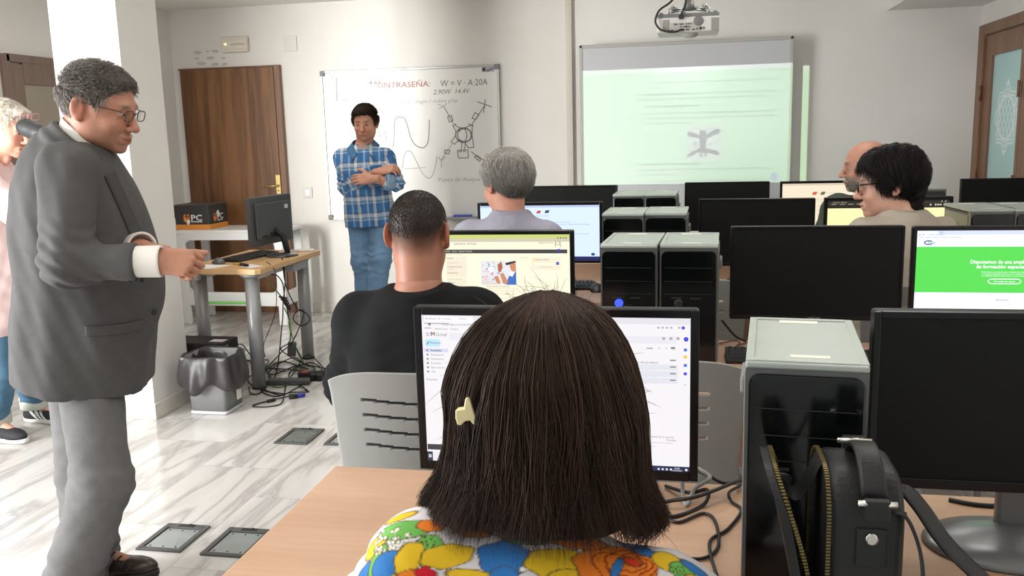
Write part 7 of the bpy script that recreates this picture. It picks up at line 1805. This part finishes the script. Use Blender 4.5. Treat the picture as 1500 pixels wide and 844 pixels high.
# hair: silhouette half-widths at heights read off the photograph
prof_px = [(424, 800, 800), (432, 765, 838), (445, 736, 868), (465, 708, 890), (495, 684, 910), (530, 667, 925), (570, 657, 937), (610, 660, 944), (650, 658, 946), (690, 648, 950), (725, 632, 962), (750, 630, 974), (775, 660, 950), (795, 690, 915), (808, 720, 890)]
zz = []; xl = []; xr = []
for py, a, b in prof_px:
    p = A_(a, py, Yw); q = A_(b, py, Yw); zz.append((p[2]+q[2])/2); xl.append(p[0]); xr.append(q[0])
zz = np.array(zz)[::-1]; xl = np.array(xl)[::-1]; xr = np.array(xr)[::-1]
ztop, zbot = zz[-1], zz[0]; hcx = P8.J['head'][0]; hcy = Yw+.005
def hair_pt(z, phi, f):
    """point of the hair surface: phi 0 = towards the camera, +-pi/2 = right / left, pi = face side"""
    zc = np.clip(z, zbot, ztop)
    L = hcx-np.interp(zc, zz, xl); Rr = np.interp(zc, zz, xr)-hcx
    hw = np.where(np.sin(phi) > 0, Rr, L)
    dn = np.interp(zc, [zbot, zbot+.07, zbot+.12, ztop-.10, ztop-.03, ztop], [.150, .140, .128, .118, .075, .0]); df = np.interp(zc, [zbot, ztop-.10, ztop-.03, ztop], [.055, .10, .07, .0])
    dpt = np.where(np.cos(phi) > 0, dn, df)
    return np.stack([hcx+hw*np.sin(phi)*f, hcy-dpt*np.cos(phi)*f, z+0*phi], -1)
rs = np.random.RandomState(17)
# inner mass, open towards the face
nz, nphi = 60, 90
zs = np.linspace(zbot+.075, ztop-.006, nz); ph = np.linspace(-2.25, 2.25, nphi); G = np.stack([hair_pt(np.full(nphi, z), ph, .93+.02*np.sin(ph*9+z*30)) for z in zs])
Gp = G.reshape(-1, 3); ii, jj = np.meshgrid(np.arange(nz-1), np.arange(nphi-1), indexing='ij'); b0 = (ii*nphi+jj).ravel(); Qh = np.stack([b0, b0+1, b0+nphi+1, b0+nphi], 1)
# dome over the crown
DH = mat('dark_brown_hair_mass', (40, 28, 22), .5, var=.4, vscale=140, stretch=(1, 1, .1), spec=.3)
hm = P8.fix(npmesh('hair', Gp, Qh, DH)); md = hm.modifiers.new('s', 'SOLIDIFY'); md.thickness = .008; md.offset = -1
n = 9000; K = 20
ncl = 420; cphi = rs.uniform(-2.5, 2.5, ncl); cw = rs.uniform(.02, .06, ncl); cend = rs.uniform(0, .035, ncl); cz = rs.uniform(0, 1, ncl)**1.5; cflip = rs.uniform(-.3, 1, ncl); cwob = rs.rand(ncl)*6.3; cf = rs.uniform(.90, 1.015, ncl)
ci = rs.randint(0, ncl, n); phi0 = cphi[ci]+rs.randn(n)*cw[ci]
S_ = np.zeros((n, K, 3)); t = np.linspace(0, 1, K)
z_start = ztop-.002-.10*rs.beta(1.0, 2.6, n)*(rs.rand(n) < .8)
z_end = zbot+.010+.072*np.clip(np.cos(phi0), 0, 1)-.010*np.cos(phi0*3)+cend[ci]+rs.randn(n)*.012+.035*np.clip(np.abs(phi0)-1.0, 0, 1)
fr = cf[ci]+rs.randn(n)*.018; jn = rs.randn(n)*.5
for k_ in range(K):
    z = z_start+(z_end-z_start)*t[k_]**1.12
    ph_ = phi0*(.80+.20*t[k_]) + .085*np.sin(cwob[ci]+t[k_]*5)*t[k_]+.05*np.sin(cwob[ci]*7+t[k_]*9+jn)*t[k_]+.012*np.sin(rs.rand(n)*.2+cwob[ci]*3+t[k_]*11)
    f = (fr-.10*np.clip(1-t[k_]/.14, 0, 1))+.012*np.sin(cwob[ci]*2+t[k_]*7)+.10*np.maximum(cflip[ci], 0)*np.clip((t[k_]-.80)/.2, 0, 1)**1.5
    S_[:, k_] = hair_pt(z, ph_, f)
def brown(n, rs): return SRGB(62, 44, 34)*rs.uniform(.35, 1.35, (n, 1))
cc = SRGB(65, 47, 37)*(rs.uniform(.4, 1.35, ncl)[ci]*rs.uniform(.7, 1.3, n))[:, None]
S0, c0 = S_, cc
# flyaway hairs round the outline
n = 170; phi0 = rs.choice([-1, 1], n)*rs.uniform(.7, 2.0, n); zf = rs.uniform(zbot+.02, ztop-.01, n); top = rs.rand(n) < .35; zf[top] = ztop-rs.rand(top.sum())*.03; phi0[top] = rs.uniform(-2, 2, top.sum())
F_ = np.zeros((n, 10, 3)); a0 = rs.randn(n)*.8; ln = rs.uniform(.012, .04, n)
base = hair_pt(zf, phi0, .96); out = base-np.stack([np.full(n, hcx), np.full(n, hcy), zf-.02-.04*rs.rand(n)], 1); out /= np.linalg.norm(out, axis=1, keepdims=True)
out = out*.6+rs.randn(n, 3)*.35+np.array([0, 0, -.35])+np.where(top[:, None], np.array([0, 0, .35]), 0); out /= np.linalg.norm(out, axis=1, keepdims=True); bend = rs.randn(n, 3)*.5+np.array([0, 0, -.5])
for k_ in range(10):
    u = k_/9; F_[:, k_] = base+(out*u+bend*u*u*.6)*ln[:, None]
FK = np.stack([np.stack([np.interp(np.linspace(0, 9, K), np.arange(10), F_[q, :, a_]) for a_ in range(3)], -1) for q in range(n)])
so = P8.fix(strands('hair_strands', np.concatenate([S0, FK]), np.concatenate([np.full(len(S0), .00075), np.full(n, .00028)]), HAIRM, None, 3, np.concatenate([c0, brown(n, rs)*1.3]))); so.parent = hm; so.location = (0, 0, 0)
# the bow-shaped cream hair clip
cp = A_(692, 594, 1.055); t_ = P8.root
CL = mat('cream_plastic_clip', (226, 210, 160), .35)
k = MB()
def bowpt(px, py): q = A_(px, py, 1.085); return (q[0], q[2])
o_ = [bowpt(*q) for q in ((676, 590), (688, 588), (690, 574), (693, 572), (697, 576), (702, 592), (708, 608), (708, 612), (702, 611), (697, 605), (690, 606), (684, 612), (679, 611), (676, 602))]
k.prism(o_, 1.052, 1.066, 'Y'); o = P8.fix(k.build('hair_clip', CL)); bv = o.modifiers.new('b', 'BEVEL'); bv.width = .0022; bv.segments = 3; o['label'] = 'cream bow-shaped clip'
# ================================================================== PROJECTED PAGE (cast by the projector's own beam)
def raster_page(w=1280, h=720):
    img = np.ones((h, w, 3), np.float32)*np.array([.62, 1.0, .62])
    def fillp(pts, c):
        pts = np.asarray(pts, float); x0, y0 = np.floor(pts.min(0)).astype(int); x1, y1 = np.ceil(pts.max(0)).astype(int)+1
        x0, y0 = max(x0, 0), max(y0, 0); x1, y1 = min(x1, w), min(y1, h)
        if x1 <= x0 or y1 <= y0: return
        X, Y = np.meshgrid(np.arange(x0, x1)+.5, np.arange(y0, y1)+.5); ins = np.zeros(X.shape, bool); n = len(pts)
        for i in range(n):
            (ax, ay), (bx, by) = pts[i], pts[(i+1) % n]
            if ay == by: continue
            ins ^= ((ay > Y) != (by > Y)) & (X < (bx-ax)*(Y-ay)/(by-ay)+ax)
        img[y0:y1, x0:x1][ins] = c
    def text(s, x, y, cap, c, fit, bold=False):
        vs, fs, wd = text_mesh(s, bold); k = cap/.7; kx = fit/wd
        for f in fs: fillp([(x+vs[i][0]*kx, y-vs[i][1]*k) for i in f], c)
    def rect(x0, y0, x1, y1, c): img[int(y0):int(y1), int(x0):int(x1)] = c
    def line(pts, wd, c):
        for (a, b), (d, e) in zip(pts, pts[1:]):
            l = math.hypot(d-a, e-b)+1e-6; nx, ny = -(e-b)/l*wd/2, (d-a)/l*wd/2; fillp([(a+nx, b+ny), (d+nx, e+ny), (d-nx, e-ny), (a-nx, b-ny)], c)
    D, M, Lc = (.03, .08, .03), (.10, .22, .11), (.34, .60, .35)
    # page coordinates from the photograph: x 853..1186 -> 0..w, y over the slanted page
    def Q(px, py): return (px-853)/332.0*w, (py-(104-(px-853)*.0475))/(167.0-.006*(px-853))*h
    def T(s, px, py, cap, wpx, c=M, bold=False): x, y = Q(px, py); text(s, x, y, cap*h/167, c, wpx/332*w, bold)
    rect(0, 0, w, 26, (.86, 1.0, .86))
    T('Curso de pilotos  x   Mantenimiento', 857, 107.5, 2.2, 45, Lc); T('https://campus.es/contenidos/unidad', 862, 113.0, 2.4, 82, Lc); T('Aplicaciones', 857, 118, 2.2, 15, M); T('Campus virtual', 876, 117, 2.2, 16, M); T('Modulo de aeronaves y mantenimiento', 893, 106, 2.2, 80, Lc)
    for px in (1137, 1142, 1147, 1154, 1159, 1164): x, y = Q(px, 98); rect(x-4, y-4, x+4, y+4, Lc)
    T('- Se comprobará con el software anterior que el estado de calibración de la IMU es el', 959, 121, 2.9, 195); T('correcto.', 958, 128, 2.9, 17)
    T('Para la', 940, 138.5, 2.9, 14); T('limpieza de estas zonas internas', 956, 137.6, 3.0, 70, D, True); T('(la mayoría de las veces tendremos que desmontar carcasas', 1029, 134, 2.9, 124)
    T('de protección de todos estos órganos electrónicos) se aconseja el seguimiento de estos pasos:', 940, 145, 2.9, 193)
    T('• El uso de un', 950, 155, 2.9, 28); T('espray de soplado en seco.', 980, 153.5, 3.0, 57, D, True)
    T('• La aplicación, al final de las anteriores, de otro', 950, 165, 2.9, 98); T('espray de electrónica', 1050, 160.5, 3.0, 46, D, True); T('que impulse una pequeña', 1098, 158, 2.9, 53)
    T('película protectora transparente que ayude a evitar cortocircuitos en caso de entrada de humedades', 950, 172, 2.9, 202); T('o agua en el transcurso de los vuelos.', 950, 179, 2.9, 73)
    # the drone picture
    x0, y0 = Q(1016, 180); x1, y1 = Q(1072, 226); img[int(y0):int(y1), int(x0):int(x1)] = (.74, .92, .74)
    C = (.16, .20, .18)
    def P(px, py): return Q(px, py)
    fillp([P(1037.5, 185), P(1047, 184.5), P(1048.5, 196), P(1047, 206), P(1049, 221), P(1038, 223), P(1037.5, 206), P(1037, 196)], C)
    for pts in (((1039, 192), (1021, 187), (1018, 190), (1020, 194), (1038, 197)), ((1046, 192), (1062, 182), (1069, 184), (1068, 188), (1047, 197)), ((1039, 209), (1022, 218), (1018, 221), (1022, 224), (1040, 214)), ((1047, 210), (1064, 213), (1069, 217), (1066, 220), (1048, 216))): fillp([P(*p) for p in pts], C)
    for pts in (((1022, 187), (1027, 182.5), (1034, 181.5), (1040, 185)), ((1047, 184), (1056, 181), (1064, 181), (1072, 186), (1074, 190)), ((1066, 188), (1069, 194), (1066, 199), (1058, 202), (1049, 206)), ((1037, 203), (1030, 203), (1026, 206)), ((1038, 207), (1028, 211), (1021, 217), (1016, 228)), ((1020, 190), (1019, 199))): line([P(*p) for p in pts], 3, C)
    fillp([P(1026, 201), P(1033, 201), P(1033, 207), P(1026, 207)], (.5, .54, .5)); fillp([P(1041, 217), P(1045, 217), P(1045, 221), P(1041, 221)], (.85, .95, .7))
    T('2.3.4. Mantenimiento en el conjunto de palas', 941, 238.5, 3.0, 97, D, True)
    T('Como todo en los RPA de ala fija, las series que a multirrotor que le aseguran una gobernable maniobra', 941, 246.5, 2.9, 204); T('sobre las superficies de mando:', 941, 253.5, 2.9, 61)
    T('- Es importante tener en cuenta que si no funcionan adecuadamente las articulaciones en', 950, 263, 2.9, 195); T('• Comprobar', 958, 270, 2.9, 50)
    bx, by = Q(1152, 247)
    fillp([(bx+21*math.cos(a), by+22*math.sin(a)) for a in np.linspace(0, 2*PI, 26)], (.42, .52, .80)); line([(bx-9, by+5), (bx, by-5), (bx+9, by+5)], 4.5, (.9, 1, .9))
    return img
pg = raster_page()
im = bpy.data.images.new('projected_page', pg.shape[1], pg.shape[0], float_buffer=True); buf = np.ones((pg.shape[0], pg.shape[1], 4), np.float32); buf[..., :3] = pg[::-1]; im.pixels.foreach_set(buf.ravel()); im.pack()
im.colorspace_settings.name = 'Non-Color'
# beam: straight from the lens to the board
LP = V3(PJ[0]-.03, PJ[1]+.245, PJ[2])
iX0, iX1, iZ0, iZ1 = atY(853, 104, IBY)[0], atY(1186, 95, YB)[0], atY(858, 271, IBY)[2], atY(853, 104, IBY)[2]
iX1 = LP[0]+(iX1-LP[0])*(IBY-LP[1])/(YB-LP[1])          # right edge falls past the board onto the wall
ld = bpy.data.lights.new('projector_beam', 'SPOT'); lo = bpy.data.objects.new('projector_beam', ld); COL.objects.link(lo)
tgt = Vector(((iX0+iX1)/2, IBY, (iZ0+iZ1)/2)); lo.location = tuple(LP); dirv = (tgt-Vector(LP)).normalized(); lo.rotation_euler = Matrix(((1, 0, 0), (0, 0, -1), (0, 1, 0))).to_euler()
# lamp looks along +Y: local x = world x, local y = world z, local -z = world y
ld.spot_size = math.radians(84); ld.spot_blend = 0.0; ld.shadow_soft_size = 0.004; ld.energy = 1500.0; ld.use_nodes = True
nt = ld.node_tree; N = nt.nodes; L = nt.links; N.clear()
out = N.new('ShaderNodeOutputLight'); em = N.new('ShaderNodeEmission'); L.new(em.outputs[0], out.inputs[0])
tc = N.new('ShaderNodeTexCoord'); sp = N.new('ShaderNodeSeparateXYZ'); L.new(tc.outputs['Normal'], sp.inputs[0])
def mth(op, a, b=None, c=None):
    n = N.new('ShaderNodeMath'); n.operation = op
    for i, v in enumerate((a, b, c)):
        if v is None: continue
        if isinstance(v, (int, float)): n.inputs[i].default_value = v
        else: L.new(v, n.inputs[i])
    return n.outputs[0]
dd = IBY-LP[1]
az = mth('ABSOLUTE', sp.outputs[2])
tx = mth('DIVIDE', sp.outputs[0], az); ty = mth('DIVIDE', sp.outputs[1], az)
u = mth('DIVIDE', mth('SUBTRACT', tx, (iX0-LP[0])/dd), (iX1-iX0)/dd); v = mth('DIVIDE', mth('SUBTRACT', ty, (iZ0-LP[2])/dd), (iZ1-iZ0)/dd)
cb = N.new('ShaderNodeCombineXYZ'); L.new(u, cb.inputs[0]); L.new(v, cb.inputs[1])
it = N.new('ShaderNodeTexImage'); it.image = im; it.extension = 'CLIP'; it.interpolation = 'Linear'; L.new(cb.outputs[0], it.inputs[0])
L.new(it.outputs[0], em.inputs[0])
# even brightness over the page: undo the inverse-square / cosine fall-off a projector lens also corrects, keep a hot centre
r2 = mth('ADD', mth('MULTIPLY', tx, tx), mth('ADD', mth('MULTIPLY', ty, ty), 1.0)); gain = mth('POWER', r2, 1.5)
hx_ = (A_(1005, 108, IBY)[0]-LP[0])/dd; hz_ = (A_(1005, 108, IBY)[2]-LP[2])/dd
q1 = mth('DIVIDE', mth('SUBTRACT', tx, hx_), .13); q2 = mth('DIVIDE', mth('SUBTRACT', ty, hz_), .075)
hot = mth('EXPONENT', mth('MULTIPLY', mth('ADD', mth('MULTIPLY', q1, q1), mth('MULTIPLY', q2, q2)), -1.0))
BEAM = 76.0/1500.0
L.new(mth('MULTIPLY', mth('MULTIPLY', gain, mth('ADD', mth('MULTIPLY', hot, .35), 1.0)), BEAM), em.inputs[1])

# ================================================================== LIGHT OF THE ROOM
def area(name, loc, rot, sx, sy, power, col=(1, 1, 1), spread=180):
    l = bpy.data.lights.new(name, 'AREA'); l.shape = 'RECTANGLE'; l.size = sx; l.size_y = sy; l.energy = power; l.color = col; l.spread = math.radians(spread)
    o = bpy.data.objects.new(name, l); COL.objects.link(o); o.location = loc; o.rotation_euler = rot; return o
# daylight through the window in the left wall
area('window_daylight', (XL-.25, 1.15, 1.25), (0, -PI/2, 0), 2.1, 1.9, 235, (.96, .98, 1.0))
# low direct daylight slanting in through the same window towards the back wall
area('slanting_daylight', (-4.75, .62, 1.35), (PI/2, 0, -math.atan2(2.25, 6.2)), 1.0, 1.7, 30, (1, .98, .94), 46)
# unseen fill lamps added under the ceiling for general ambient light
for i, (x, y) in enumerate(((-2.6, 1.0), (-2.6, 5.4), (-.6, 1.2), (-.6, 3.6), (.7, 2.4), (.7, 4.8))):
    area('ceiling_fill', (x, y, ZC-.02), (0, 0, 0), .6, .6, 8, (1.0, .985, .95))
# daylight of the corridor behind the frosted door
area('corridor_daylight', (XR+1.1, 5.6, 1.3), (0, PI/2, 0), 2.0, 2.4, 60, (.95, 1.0, 1.0))
w = bpy.data.worlds.new('World'); SC.world = w; w.use_nodes = True; bg = w.node_tree.nodes['Background']; bg.inputs[0].default_value = (.92, .96, 1.0, 1); bg.inputs[1].default_value = .52
# ================================================================== CAMERA
cd = bpy.data.cameras.new('camera'); co = bpy.data.objects.new('camera', cd); COL.objects.link(co)
cd.sensor_width = 36; cd.lens = 36*F_PX/1500; cd.clip_start = .05
M = Matrix((tuple(RT), tuple(UP), tuple(-FW))).transposed().to_4x4(); M.translation = Vector(CAM); co.matrix_world = M
SC.camera = co
SC.view_settings.view_transform = 'Standard'; SC.view_settings.look = 'None'; SC.view_settings.gamma = 1; SC.view_settings.use_curve_mapping = False; SC.view_settings.exposure = 0.2
SC.cycles.use_denoising = True; SC.cycles.max_bounces = 8; SC.cycles.sample_clamp_indirect = 6
